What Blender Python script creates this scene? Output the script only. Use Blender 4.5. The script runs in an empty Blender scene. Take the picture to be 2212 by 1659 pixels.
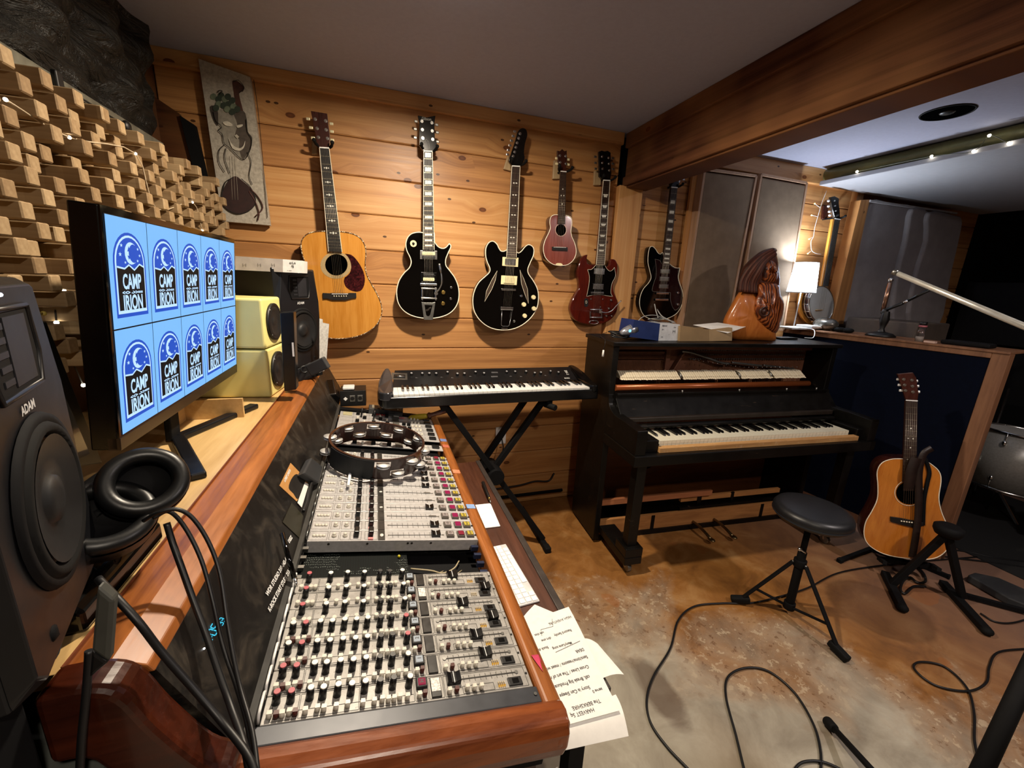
import bpy, bmesh, math, random
from mathutils import Vector, Matrix
random.seed(7)
S = bpy.context.scene
COL = S.collection
PI = math.pi

# ---------------------------------------------------------------- camera
YAW, PIT, ROL, FPX = -0.32551188, -0.24325829, 0.04790322, 879.28
CAM = Vector((0, 0, 1.46))
_B = Matrix.Rotation(YAW, 3, 'Z') @ Matrix.Rotation(PIT, 3, 'X')
_r, FW, _u = _B.col[0].copy(), _B.col[1].copy(), _B.col[2].copy()
RT = math.cos(ROL) * _r + math.sin(ROL) * _u
UP = -math.sin(ROL) * _r + math.cos(ROL) * _u
cd = bpy.data.cameras.new('camera'); cd.sensor_width = 36.0; cd.lens = FPX / 2212 * 36.0
cd.clip_start = 0.02; cd.clip_end = 100
cam = bpy.data.objects.new('camera', cd); COL.objects.link(cam)
cam.matrix_world = Matrix.Translation(CAM) @ Matrix((RT, UP, -FW)).transposed().to_4x4()
S.camera = cam

# ---------------------------------------------------------------- world, exposure, lights
w = bpy.data.worlds.new('world'); S.world = w; w.use_nodes = True
bg = w.node_tree.nodes['Background']
bg.inputs[0].default_value = (0.75, 0.8, 1.0, 1); bg.inputs[1].default_value = 0.012
vs = S.view_settings
vs.view_transform = 'Standard'; vs.look = 'None'; vs.gamma = 1.0; vs.use_curve_mapping = False; vs.exposure = 0.18
S.cycles.use_denoising = True
S.cycles.max_bounces = 7; S.cycles.diffuse_bounces = 4; S.cycles.glossy_bounces = 3
S.cycles.transmission_bounces = 4; S.cycles.sample_clamp_indirect = 3.0; S.cycles.blur_glossy = 0.6
S.cycles.caustics_reflective = False; S.cycles.caustics_refractive = False

def lamp(kind, name, loc, power, col, size=0.1, **k):
    d = bpy.data.lights.new(name, kind); d.energy = power; d.color = col
    if kind == 'AREA':
        d.size = size; d.shape = 'DISK'
        if 'size_y' in k: d.shape = 'RECTANGLE'; d.size_y = k['size_y']
        if 'spread' in k: d.spread = k['spread']
    else: d.shadow_soft_size = size
    if kind == 'SPOT': d.spot_size = k.get('cone', 2.0); d.spot_blend = k.get('blend', 0.6)
    o = bpy.data.objects.new(name, d); COL.objects.link(o); o.location = loc
    if 'aim' in k:
        o.rotation_euler = (Vector(k['aim']) - Vector(loc)).to_track_quat('-Z', 'Y').to_euler()
    return o
# flush ceiling light just above the top of the picture, a second one behind the camera, one in the live room
lamp('AREA', 'ceiling_light_glow', (0.25, 1.41, 2.26), 38, (1, .85, .66), .08, aim=(0.25, 1.41, 0))
lamp('AREA', 'ceiling_light_glow', (0.35, -0.60, 2.27), 17, (1, .86, .70), .09, aim=(.35, -.60, 0))
lamp('AREA', 'ceiling_light_glow', (2.25, -0.15, 2.27), 24, (1, .88, .84), .12, aim=(2.25, -.15, 0))

# ---------------------------------------------------------------- pixel <-> place
def ray(px, py):
    return FW + RT * ((px - 1106) / FPX) - UP * ((py - 829.5) / FPX)
class Pl:
    """a real plane in the room: point, normal (towards the viewer side)"""
    def __init__(s, o, n): s.o = Vector(o); s.n = Vector(n).normalized()
    def at(s, px, py, off=0.0):
        d = ray(px, py); t = ((s.o + s.n * off - CAM).dot(s.n)) / d.dot(s.n)
        return CAM + d * t
def PY(y): return Pl((0, y, 0), (0, -1, 0))
def PX(x): return Pl((x, 0, 0), (1, 0, 0))
def PZ(z): return Pl((0, 0, z), (0, 0, 1))
def zp(x0, y0, s, pts):
    return [(x0 + p[0] / s, y0 + p[1] / s) + tuple(p[2:]) for p in pts]
def spl(pts, k=5, closed=True):
    """smooth curve through points; a third value 1 keeps a corner"""
    n = len(pts); out = []
    P = [Vector(p[:2]) if len(p) < 3 or True else p for p in pts]
    cr = [len(p) > 2 and p[2] == 1 for p in pts]
    def tan(i, side):
        if cr[i]:
            j = (i + 1) % n if side > 0 else (i - 1) % n
            return (P[j] - P[i]) * side
        if not closed and i in (0, n - 1):
            return P[1] - P[0] if i == 0 else P[-1] - P[-2]
        return (P[(i + 1) % n] - P[(i - 1) % n]) * 0.5
    for i in range(n if closed else n - 1):
        j = (i + 1) % n; a, b = P[i], P[j]; ta, tb = tan(i, 1), tan(j, -1)
        if cr[j]: tb = (P[j] - P[i])
        for q in range(k):
            t = q / k; t2 = t * t; t3 = t2 * t
            out.append(tuple(a * (2*t3 - 3*t2 + 1) + ta * (t3 - 2*t2 + t) + b * (-2*t3 + 3*t2) + tb * (t3 - t2)))
    if not closed: out.append(tuple(P[-1]))
    return out
def spl3(pts, k=6, closed=False):
    P = [Vector(p) for p in pts]; n = len(P); out = []
    for i in range(n if closed else n - 1):
        a, b = P[i], P[(i + 1) % n]
        pa = P[i - 1] if (i > 0 or closed) else a * 2 - b
        nb = P[(i + 2) % n] if (i + 2 < n or closed) else b * 2 - a
        for q in range(k):
            t = q / k; t2 = t * t; t3 = t2 * t
            out.append(0.5 * ((2 * a) + (b - pa) * t + (2*pa - 5*a + 4*b - nb) * t2 + (3*a - pa - 3*b + nb) * t3))
    if not closed: out.append(P[-1])
    return out

# ---------------------------------------------------------------- materials
def lin(h):
    if not isinstance(h, str): return tuple(h)
    h = h.lstrip('#'); v = [int(h[i:i+2], 16) / 255 for i in (0, 2, 4)]
    return tuple(x / 12.92 if x <= 0.04045 else ((x + 0.055) / 1.055) ** 2.4 for x in v)
class N:
    def __init__(s, name):
        s.m = bpy.data.materials.new(name); s.m.use_nodes = True
        s.t = s.m.node_tree; s.b = s.t.nodes['Principled BSDF']
    def n(s, typ, ins=None, **k):
        o = s.t.nodes.new(typ)
        for a, v in k.items(): setattr(o, a, v)
        for a, v in (ins or {}).items():
            if isinstance(v, bpy.types.NodeSocket): s.t.links.new(v, o.inputs[a])
            else: o.inputs[a].default_value = v
        return o
    def l(s, a, b): s.t.links.new(a, b)
    def coord(s, scale=(1, 1, 1), rot=(0, 0, 0), loc=(0, 0, 0)):
        c = s.n('ShaderNodeTexCoord')
        return s.n('ShaderNodeMapping', {'Vector': c.outputs['Object'], 'Scale': scale, 'Rotation': rot, 'Location': loc}).outputs[0]
    def noise(s, v, sc, det=4, rough=.55, dist=0):
        return s.n('ShaderNodeTexNoise', {'Vector': v, 'Scale': sc, 'Detail': det, 'Roughness': rough, 'Distortion': dist}).outputs['Fac']
    def math(s, op, a, b=0.0, c=0.0, clamp=False):
        o = s.n('ShaderNodeMath', {0: a, 1: b, 2: c}, operation=op, use_clamp=clamp); return o.outputs[0]
    def ramp(s, f, stops):
        o = s.n('ShaderNodeValToRGB', {'Fac': f}); e = o.color_ramp.elements
        while len(e) < len(stops): e.new(0.5)
        for x, (p, c) in zip(e, stops): x.position = p; x.color = (*lin(c), 1)
        return o.outputs[0]
    def mix(s, f, a, b, mode='MIX'):
        o = s.n('ShaderNodeMix', {0: f}, data_type='RGBA', blend_type=mode)
        for i, v in ((6, a), (7, b)):
            if isinstance(v, bpy.types.NodeSocket): s.l(v, o.inputs[i])
            else: o.inputs[i].default_value = (*lin(v), 1)
        return o.outputs[2]
    def bump(s, h, st=.3, d=.01):
        o = s.n('ShaderNodeBump', {'Height': h, 'Strength': st, 'Distance': d}); s.l(o.outputs[0], s.b.inputs['Normal'])
    def done(s, col=None, rough=.5, metal=0, spec=.5, coat=0):
        if col is not None:
            if isinstance(col, bpy.types.NodeSocket): s.l(col, s.b.inputs['Base Color'])
            else: s.b.inputs['Base Color'].default_value = (*lin(col), 1)
        if isinstance(rough, bpy.types.NodeSocket): s.l(rough, s.b.inputs['Roughness'])
        else: s.b.inputs['Roughness'].default_value = rough
        s.b.inputs['Metallic'].default_value = metal
        s.b.inputs['Specular IOR Level'].default_value = spec
        s.b.inputs['Coat Weight'].default_value = coat; s.b.inputs['Coat Roughness'].default_value = .08
        return s.m
_mc = {}
def mat(col, rough=.5, metal=0, spec=.5, var=.12, sc=30, bump=0, coat=0, name=None):
    """plain material with a little procedural mottling"""
    key = (str(col), rough, metal, spec, var, sc, bump, coat)
    if key in _mc: return _mc[key]
    m = N(name or 'surface'); v = m.coord()
    f = m.noise(v, sc, 3)
    c = lin(col); dk = tuple(x * (1 - var) for x in c); lt = tuple(min(1, x * (1 + var)) for x in c)
    if bump: m.bump(f, bump, .002)
    r = m.math('MULTIPLY_ADD', f, .14, rough - .07, clamp=True)
    _mc[key] = m.done(m.ramp(f, [(.3, dk), (.7, lt)]), r, metal, spec, coat)
    return _mc[key]
def wood(name, dark, light, axis='x', sc=1.0, rough=.45, coat=0, str_=.9, bump=.15, fleck=0):
    m = N(name)
    st = {'x': (1.2, 14, 14), 'y': (14, 1.2, 14), 'z': (14, 14, 1.2)}[axis]
    v = m.coord(tuple(a * sc for a in st))
    f1 = m.noise(v, 1.6, 5, .6, .6); f2 = m.noise(v, 7, 3, .6)
    f = m.math('ADD', m.math('MULTIPLY', f1, .7), m.math('MULTIPLY', f2, .3))
    c = m.ramp(f, [(.3, dark), (.68, light)])
    if fleck:
        g = m.noise(m.coord(), 60 , 3, .7); c = m.mix(m.math('MULTIPLY', m.math('GREATER_THAN', g, .62), fleck), c, '#d9c4b0')
    m.bump(f, bump, .002)
    return m.done(c, m.math('MULTIPLY_ADD', f2, .2, rough - .1), 0, .5, coat)
def glow(name, col, st):
    m = N(name); v = m.coord(); f = m.noise(v, 40, 1)
    c = lin(col)
    o = m.ramp(f, [(.2, tuple(x * .97 for x in c)), (.8, c)])
    m.l(o, m.b.inputs['Emission Color']); m.b.inputs['Emission Strength'].default_value = st
    return m.done((0.0, 0.0, 0.0), .6, 0, .2)

# ---------------------------------------------------------------- mesh kit
class M:
    def __init__(s): s.v = []; s.f = []; s.mi = []; s.sm = []
    def add(s, vs, fs, mi=0, sm=False):
        b = len(s.v); s.v += [Vector(v) for v in vs]
        for f in fs: s.f.append(tuple(i + b for i in f)); s.mi.append(mi); s.sm.append(sm)
        return s
    def box(s, x0, x1, y0, y1, z0, z1, mi=0):
        return s.add([(x, y, z) for z in (z0, z1) for y in (y0, y1) for x in (x0, x1)],
                     [(0,2,3,1), (4,5,7,6), (0,1,5,4), (2,6,7,3), (0,4,6,2), (1,3,7,5)], mi)
    def obox(s, c, u, v, w, a, b, d, mi=0):
        """box of half sizes a,b,d along unit axes u,v,w"""
        c = Vector(c); u, v, w = Vector(u) * a, Vector(v) * b, Vector(w) * d
        return s.add([c + u * i + v * j + w * k for k in (-1, 1) for j in (-1, 1) for i in (-1, 1)],
                     [(0,2,3,1), (4,5,7,6), (0,1,5,4), (2,6,7,3), (0,4,6,2), (1,3,7,5)], mi)
    def bar(s, a, b, w, h, up=(0, 0, 1), mi=0):
        a, b = Vector(a), Vector(b); d = b - a; L = d.length; d.normalize()
        x = d.cross(Vector(up)); x = x.normalized() if x.length > 1e-4 else Vector((1, 0, 0)); y = x.cross(d)
        return s.obox((a + b) / 2, d, x, y, L / 2, w / 2, h / 2, mi)
    def prism(s, pts, vec, mi=0, sm=False, back=True, mside=None):
        pts = [Vector(p) for p in pts]; n = len(pts); vec = Vector(vec)
        nr = Vector((0, 0, 0))
        for i in range(n): nr += pts[i].cross(pts[(i + 1) % n])
        if nr.dot(vec) > 0: pts.reverse()
        b = len(s.v); s.v += pts + [p + vec for p in pts]
        s.f.append(tuple(range(b, b + n))); s.mi.append(mi); s.sm.append(False)
        if back: s.f.append(tuple(range(b + 2 * n - 1, b + n - 1, -1))); s.mi.append(mi); s.sm.append(False)
        for i in range(n):
            j = (i + 1) % n
            s.f.append((b + i, b + n + i, b + n + j, b + j)); s.mi.append(mi if mside is None else mside); s.sm.append(sm)
        return s
    def cyl(s, a, b, r0, r1=None, n=16, mi=0, caps=True, sm=True):
        r1 = r0 if r1 is None else r1
        return s.lathe([(0 if caps else r0, 0), (r0, 0), (r1, 1), (0 if caps else r1, 1)] if caps else [(r0, 0), (r1, 1)], a, b, n, mi, sm)
    def lathe(s, prof, a, b, n=20, mi=0, sm=True):
        """profile (radius, t along a->b); t in units of |b-a|; a zero radius closes the end"""
        a, b = Vector(a), Vector(b); d = b - a; z = d.normalized()
        x = z.cross(Vector((0, 0, 1)) if abs(z.z) < .9 else Vector((1, 0, 0))).normalized(); y = z.cross(x)
        base = len(s.v); rings = []
        for r, t in prof:
            c = a + d * t
            if r == 0: rings.append([len(s.v)]); s.v.append(c)
            else:
                rings.append(list(range(len(s.v), len(s.v) + n)))
                s.v += [c + (x * math.cos(2*PI*i/n) + y * math.sin(2*PI*i/n)) * r for i in range(n)]
        for k, (p, q) in enumerate(zip(rings, rings[1:])):
            flat = abs(prof[k][1] - prof[k+1][1]) < 1e-6
            for i in range(n):
                j = (i + 1) % n
                if len(p) == 1 and len(q) == 1: continue
                if len(p) == 1: f = (p[0], q[j], q[i])
                elif len(q) == 1: f = (p[i], p[j], q[0])
                else: f = (p[i], p[j], q[j], q[i])
                s.f.append(f); s.mi.append(mi); s.sm.append(sm and not flat)
        return s
    def tube(s, pts, r, n=8, mi=0, closed=False):
        pts = [Vector(p) for p in pts]; m = len(pts)
        rr = r if isinstance(r, (list, tuple)) else [r] * m
        T = [((pts[(i+1) % m] if (closed or i < m-1) else pts[i]) - (pts[i-1] if (closed or i > 0) else pts[i])).normalized() for i in range(m)]
        x = T[0].cross(Vector((0, 0, 1))); x = x.normalized() if x.length > 1e-3 else T[0].cross(Vector((1, 0, 0))).normalized()
        b = len(s.v)
        for i in range(m):
            x = x - T[i] * x.dot(T[i])
            x = x.normalized() if x.length > 1e-6 else T[i].orthogonal().normalized()
            y = T[i].cross(x)
            s.v += [pts[i] + (x * math.cos(2*PI*k/n) + y * math.sin(2*PI*k/n)) * rr[i] for k in range(n)]
        for i in range(m if closed else m - 1):
            j = (i + 1) % m
            for k in range(n):
                l = (k + 1) % n
                s.f.append((b+i*n+k, b+i*n+l, b+j*n+l, b+j*n+k)); s.mi.append(mi); s.sm.append(True)
        if not closed:
            s.f.append(tuple(b + k for k in range(n - 1, -1, -1))); s.mi.append(mi); s.sm.append(False)
            s.f.append(tuple(b + (m-1)*n + k for k in range(n))); s.mi.append(mi); s.sm.append(False)
        return s
    def sph(s, c, r, n=16, mi=0, sc=(1, 1, 1), rot=None):
        c = Vector(c); rows = n // 2; b0 = len(s.v)
        s.lathe([(0, -1)] + [(math.cos(PI*(k/rows-.5)), math.sin(PI*(k/rows-.5))) for k in range(1, rows)] + [(0, 1)], (0,0,0), (0,0,1), n, mi)
        R = rot or Matrix.Identity(3)
        for i in range(b0, len(s.v)):
            v = s.v[i]; s.v[i] = c + R @ Vector((v.x*r*sc[0], v.y*r*sc[1], v.z*r*sc[2]))
        return s
    def ring(s, c, ax, R, r, n=32, k=8, mi=0):
        c, ax = Vector(c), Vector(ax).normalized(); x = ax.orthogonal().normalized(); y = ax.cross(x)
        return s.tube([c + (x*math.cos(2*PI*i/n) + y*math.sin(2*PI*i/n))*R for i in range(n)], r, k, mi, True)
    def mesh(s, name, mats, org):
        me = bpy.data.meshes.new(name)
        me.from_pydata([v - org for v in s.v], [], s.f)
        for m in (mats if isinstance(mats, (list, tuple)) else [mats]): me.materials.append(m)
        me.polygons.foreach_set('material_index', s.mi); me.polygons.foreach_set('use_smooth', s.sm)
        me.update(); return me
    def build(s, name, mats, parent=None, bevel=0, seg=2, org=None, label=None):
        if org is None:
            if parent is not None: org = WL[parent.name]
            else:
                lo = [min(v[i] for v in s.v) for i in range(3)]; hi = [max(v[i] for v in s.v) for i in range(3)]
                org = Vector(((lo[0]+hi[0])/2, (lo[1]+hi[1])/2, lo[2]))
        org = Vector(org)
        o = bpy.data.objects.new(name, s.mesh(name, mats, org)); COL.objects.link(o)
        put(o, org, parent)
        if bevel:
            b = o.modifiers.new('bevel', 'BEVEL'); b.width = bevel; b.segments = seg; b.limit_method = 'ANGLE'; b.angle_limit = .6
        if label: o['label'] = label
        return o
WL = {}
def put(o, loc, parent=None):
    WL[o.name] = Vector(loc)
    if parent is not None: o.parent = parent; o.location = Vector(loc) - WL[parent.name]
    else: o.location = loc
def tag(o, label, cat, group=None, kind=None):
    if kind: o['kind'] = kind
    o['label'] = label; o['category'] = cat
    if group: o['group'] = group
    return o
def thing(name, loc, label, cat, group=None):
    o = bpy.data.objects.new(name, None); COL.objects.link(o); o.empty_display_size = .05
    put(o, Vector(loc)); return tag(o, label, cat, group)
def struct(o): o['kind'] = 'structure'; return o
def inst(src, name, loc, parent=None, rot=None, scale=None):
    """an individual copy that shares the mesh; a list of materials may be set per copy beforehand"""
    o = src.copy(); o.name = name; COL.objects.link(o); put(o, loc, parent)
    if rot: o.rotation_euler = rot
    if scale: o.scale = scale
    return o
def text_mesh(body, size, bold=0.0, sx=1.0, depth=0.0, align='CENTER'):
    """mesh data of a line of writing in the local xy plane"""
    c = bpy.data.curves.new('writing', 'FONT'); c.body = body; c.size = size; c.offset = bold; c.extrude = depth
    c.align_x = align; c.align_y = 'CENTER'; c.resolution_u = 3
    o = bpy.data.objects.new('writing', c); COL.objects.link(o)
    bpy.context.view_layer.update()
    me = bpy.data.meshes.new_from_object(o)
    bpy.data.objects.remove(o); bpy.data.curves.remove(c)
    vs = [(v.co.x * sx, v.co.y, v.co.z) for v in me.vertices]; fs = [tuple(p.vertices) for p in me.polygons]
    bpy.data.meshes.remove(me); return vs, fs
def write(m, body, o, u, v, size, bold=0, sx=1.0, mi=0, align='CENTER'):
    vs, fs = text_mesh(body, size, bold, sx, 0, align)
    o, u, v = Vector(o), Vector(u).normalized(), Vector(v).normalized()
    n = u.cross(v)
    m.add([o + u * a + v * b + n * c for a, b, c in vs], fs, mi)
# ---------------------------------------------------------------- shared materials
CHROME = mat('#d8d8d6', .22, 1, name='chrome')
STEEL = mat('#8b8b88', .4, 1, name='brushed steel')
GOLD = mat('#c8a860', .3, 1, name='gold hardware')
BLACK = mat('#0b0b0c', .45, name='black plastic')
BLACKM = mat('#08080a', .75, 0, .2, name='matt black')
GLOSSB = mat('#040404', .08, 0, .6, .1, 8, name='black lacquer')
RUBBER = mat('#070707', .8, 0, .25, name='black rubber')
GREYP = mat('#2a2b2d', .6, name='dark grey plastic')
CREAM = mat('#e9dcae', .4, name='cream plastic')
WHITE = mat('#e8e8e6', .4, name='white plastic')
PAPER = mat('#e4e2dd', .8, 0, .2, .04, 60, name='paper')
STRING = mat('#b9b2a5', .35, 1, name='string steel')
BRASSF = mat('#9a8f78', .4, 1, name='fret wire')

# ---------------------------------------------------------------- room
def pine(name, ax='x', z0=1.245, bh=.174, tone=1.0, grad=('#90603a', '#bf8a54', '#d8ab74')):
    """knotty pine boards: every board has its own tone, long grain and a few knots"""
    m = N(name); c = m.n('ShaderNodeTexCoord').outputs['Object']
    x = m.n('ShaderNodeSeparateXYZ', {0: c})
    al, ac = (x.outputs[0], x.outputs[2]) if ax == 'x' else ((x.outputs[2], x.outputs[0]) if ax == 'z' else (x.outputs[1], x.outputs[2]))
    bi = m.math('FLOOR', m.math('DIVIDE', m.math('SUBTRACT', ac, z0), bh))
    rnd = m.n('ShaderNodeTexWhiteNoise', {1: bi}, noise_dimensions='1D')
    sh = m.math('MULTIPLY', rnd.outputs[0], 37.0)
    al2 = m.math('ADD', al, sh)
    q = m.n('ShaderNodeCombineXYZ', {0: m.math('MULTIPLY', al2, 2.9), 1: m.math('MULTIPLY', ac, 5.2), 2: bi}).outputs[0]
    vor = m.n('ShaderNodeTexVoronoi', {'Vector': q, 'Scale': 1.0, 'Randomness': 1.0}, voronoi_dimensions='2D')
    kn = vor.outputs['Distance']
    pick = m.math('GREATER_THAN', m.n('ShaderNodeSeparateColor', {0: vor.outputs['Color']}).outputs[0], .66)
    bend = m.math('MULTIPLY', m.math('SUBTRACT', .35, kn, clamp=True), m.math('MULTIPLY', pick, 1.1))
    g = m.n('ShaderNodeCombineXYZ', {0: m.math('MULTIPLY', al2, .9), 1: m.math('MULTIPLY', m.math('ADD', ac, m.math('MULTIPLY', bend, .12)), 34), 2: bi}).outputs[0]
    f1 = m.noise(g, 1.0, 5, .6, .3); f2 = m.noise(g, 5, 3, .7)
    f = m.math('ADD', m.math('MULTIPLY', f1, .75), m.math('MULTIPLY', f2, .25))
    f = m.math('ADD', f, m.math('MULTIPLY', m.math('SUBTRACT', rnd.outputs[0], .5), .22))
    col = m.ramp(f, [(.25, grad[0]), (.5, grad[1]), (.8, grad[2])])
    big = m.noise(m.n('ShaderNodeCombineXYZ', {0: al, 1: ac, 2: 0.0}).outputs[0], 2.3, 2)
    col = m.mix(m.math('MULTIPLY', m.math('SUBTRACT', big, .42, clamp=True), 1.4), col, '#ae7c4c')
    ring = m.ramp(m.math('MULTIPLY', kn, 1.0), [(.0, '#5a2c14'), (.03, '#43200f'), (.045, '#1e0b04'), (.06, '#6a3a1c')])
    msk = m.math('MULTIPLY', m.math('LESS_THAN', kn, .060), pick)
    col = m.mix(msk, col, ring)
    q2_ = m.n('ShaderNodeCombineXYZ', {0: m.math('MULTIPLY', al2, 5.1), 1: m.math('MULTIPLY', ac, 9.5), 2: bi}).outputs[0]
    v2_ = m.n('ShaderNodeTexVoronoi', {'Vector': q2_, 'Scale': 1.0, 'Randomness': 1.0}, voronoi_dimensions='2D')
    pk2 = m.math('GREATER_THAN', m.n('ShaderNodeSeparateColor', {0: v2_.outputs['Color']}).outputs[1], .80)
    col = m.mix(m.math('MULTIPLY', m.math('LESS_THAN', v2_.outputs['Distance'], .05), m.math('MULTIPLY', pk2, .9)), col, '#35190b')
    halo = m.math('MULTIPLY', m.math('SUBTRACT', .22, kn, clamp=True), m.math('MULTIPLY', pick, 2.2)); col = m.mix(halo, col, '#8a5228')
    m.bump(f, .12, .003)
    return m.done(col, m.math('MULTIPLY_ADD', f2, .2, .32 if ax != 'y' else .6), 0, .4 if ax != 'y' else .1)
PINE = pine('knotty pine boards')
PINEV = pine('knotty pine upright', 'z', 0, .4)
PINEY = pine('knotty pine lengthwise', 'y', 0, .5, grad=('#3f2418', '#5f3b28', '#7a5038'))
PINED = pine('old brown pine', 'x', 0.2, .2, grad=('#2c1509', '#4a2813', '#5d351b'))

def floor_mat():
    m = N('stained concrete'); c = m.n('ShaderNodeTexCoord').outputs['Object']
    s = m.n('ShaderNodeSeparateXYZ', {0: c}); X, Y = s.outputs[0], s.outputs[1]
    wob = m.noise(c, 1.7, 5, .6, .5)
    # the brown stain lies on the far and right side of a ragged line across the room
    d = m.math('ADD', m.math('MULTIPLY_ADD', X, .62, -.50), m.math('MULTIPLY_ADD', Y, .78, -1.13))
    d2 = m.math('ADD', d, m.math('MULTIPLY', m.math('SUBTRACT', wob, .5), 1.6))
    br = m.n('ShaderNodeMapRange', {'Value': d2, 1: -.22, 2: .26}).outputs[0]
    n1 = m.noise(c, 5, 6, .65, .6); n2 = m.noise(c, 22, 5, .7); n3 = m.noise(c, 1.1, 3, .5, .4)
    grey = m.ramp(n1, [(.25, '#7d7466'), (.5, '#9c9484'), (.75, '#b5ae9e')])
    grey = m.mix(m.math('MULTIPLY', m.math('SUBTRACT', n3, .5, clamp=True), 2.5), grey, '#8c7250')
    brown = m.ramp(n1, [(.25, '#623e1e'), (.5, '#8d5f30'), (.75, '#a98050')])
    brown = m.mix(m.math('MULTIPLY', m.math('SUBTRACT', X, 1.9, clamp=True), .8), brown, '#7c6257')
    col = m.mix(br, grey, brown)
    # pale worn patch edge and dark speckles
    edge = m.math('SUBTRACT', 1.0, m.math('MULTIPLY', m.math('ABSOLUTE', m.math('ADD', d2, -.05)), 4.0), clamp=True)
    sp = m.math('MULTIPLY', edge, m.math('GREATER_THAN', n2, .58))
    col = m.mix(m.math('MULTIPLY', sp, .5), col, '#c8b79a')
    sp2 = m.math('MULTIPLY', edge, m.math('LESS_THAN', n2, .40)); col = m.mix(m.math('MULTIPLY', sp2, .6), col, '#5a3417')
    # one long dark stain
    mp = m.n('ShaderNodeMapping', {'Vector': c, 'Location': (-.965, -.96, 0), 'Rotation': (0, 0, 0)}).outputs[0]
    mp = m.n('ShaderNodeMapping', {'Vector': mp, 'Rotation': (0, 0, .05), 'Scale': (17, 6.5, 1)}).outputs[0]
    dl = m.math('ADD', m.n('ShaderNodeVectorMath', {0: mp}, operation='LENGTH').outputs['Value'], m.math('MULTIPLY', m.math('SUBTRACT', n1, .5), .9))
    col = m.mix(m.math('MULTIPLY', m.n('ShaderNodeMapRange', {'Value': dl, 1: 1.15, 2: .75}).outputs[0], .7), col, '#5b4a3c')
    fl = m.noise(c, 3.2, 3, .4); col = m.mix(m.math('MULTIPLY', m.math('GREATER_THAN', fl, .69), .35), col, '#9c5c2c')
    m.bump(n2, .08, .004)
    return m.done(col, m.math('MULTIPLY_ADD', n2, .35, .22), 0, .45)
FLOORM = floor_mat()
CEIL = mat('#9fa0b2', .9, 0, .2, .03, 60, .1, name='painted ceiling')

struct(M().box(-1.2, 7.2, -2.2, 3.2, -.12, 0).build('floor', FLOORM, org=(0, 0, 0)))
# walls of individual pine boards with V grooves
def boards(x0, x1, y0, y1, z0, zs, ztop, m, ax='x'):
    z = zs
    while z < ztop - .01:
        a, b = max(z, z0), min(z + .174, ztop)
        if b - a > .01: m.box(x0, x1, y0, y1, a + .0012, b - .0012)
        z += .174
    return m
boards(-.86, 1.41, 2.36, 2.40, 0, 1.245 - .174 * 8, 2.34, M()).build('wall_back', PINE, bevel=.005, seg=1, org=(0, 0, 0))['kind'] = 'structure'
boards(1.58, 5.0, 2.36, 2.40, 0, 1.245 - .174 * 8, 2.34, M()).build('wall_back', PINE, bevel=.005, seg=1, org=(0, 0, .03))['kind'] = 'structure'
struct(M().box(-1.2, 7.2, 2.405, 2.46, 0, 2.34).build('wall_backing', BLACKM, org=(0, 0, 0)))
struct(M().box(-.90, -.86, -2.2, 2.36, 0, 2.34).build('wall_left', PINED, org=(0, 0, 0)))
struct(M().box(7.0, 7.1, -2.2, 3.2, 0, 2.34).build('wall_right', PINED, org=(0, 0, 0)))
struct(M().box(5.0, 7.0, 2.55, 2.6, 0, 2.34).build('wall_far', PINED, org=(0, 0, 0)))
struct(M().box(-1.2, 7.2, -2.3, -2.2, 0, 2.34).build('wall_front', mat('#5b4636', .8), org=(0, 0, 0)))
struct(M().box(-1.2, 7.2, -2.2, 3.2, 2.34, 2.4).build('ceiling', CEIL, org=(0, 0, 0)))
struct(M().box(-.86, 1.41, 2.335, 2.3595, 2.277, 2.34).build('trim_1', PINE, bevel=.003, org=(0, 0, 0)))
# corner post under the beam, and the beam itself with its cover boards
struct(M().box(1.405, 1.57, 2.325, 2.40, 0, 2.058).build('trim_2', PINEV, bevel=.004, org=(0, 0, 0)))
bm_ = M().box(1.445, 1.585, -2.2, 2.345, 2.06, 2.34)
bm_.box(1.425, 1.447, -2.2, 2.345, 2.262, 2.34)
bm_.box(1.43, 1.449, -2.2, 2.345, 2.055, 2.105)
bm_.box(1.45, 1.60, -2.2, 2.345, 2.045, 2.062)
struct(bm_.build('trim_3', PINEY, bevel=.004, org=(0, 0, 0)))
struct(M().box(1.60, 3.43, 2.325, 2.3595, 2.24, 2.34).build('trim_4', PINE, bevel=.003, org=(0, 0, 0)))
struct(M().box(3.40, 3.47, 2.315, 2.3595, 0, 2.24).build('trim_5', PINEV, bevel=.003, org=(0, 0, 0)))

# flush ceiling lights
for x, y, l in ((.25, 1.41, 'round frosted ceiling light above the console'), (.35, -.60, 'round frosted ceiling light behind the console'), (2.25, -.15, 'round frosted ceiling light beyond the beam')):
    t = thing('ceiling_light', (x, y, 2.34), l, 'ceiling light', 'flush ceiling lights')
    M().lathe([(0, 0), (.10, 0), (.10, .6), (.094, 1), (0, 1)], (x, y, 2.34), (x, y, 2.318), 32).build('rim', WHITE, t)
    M().lathe([(.092, 0), (.085, .4), (.055, .8), (0, 1)], (x, y, 2.318), (x, y, 2.30), 32).build('diffuser', glow('lit glass', '#fff0d8', 9), t)
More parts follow.
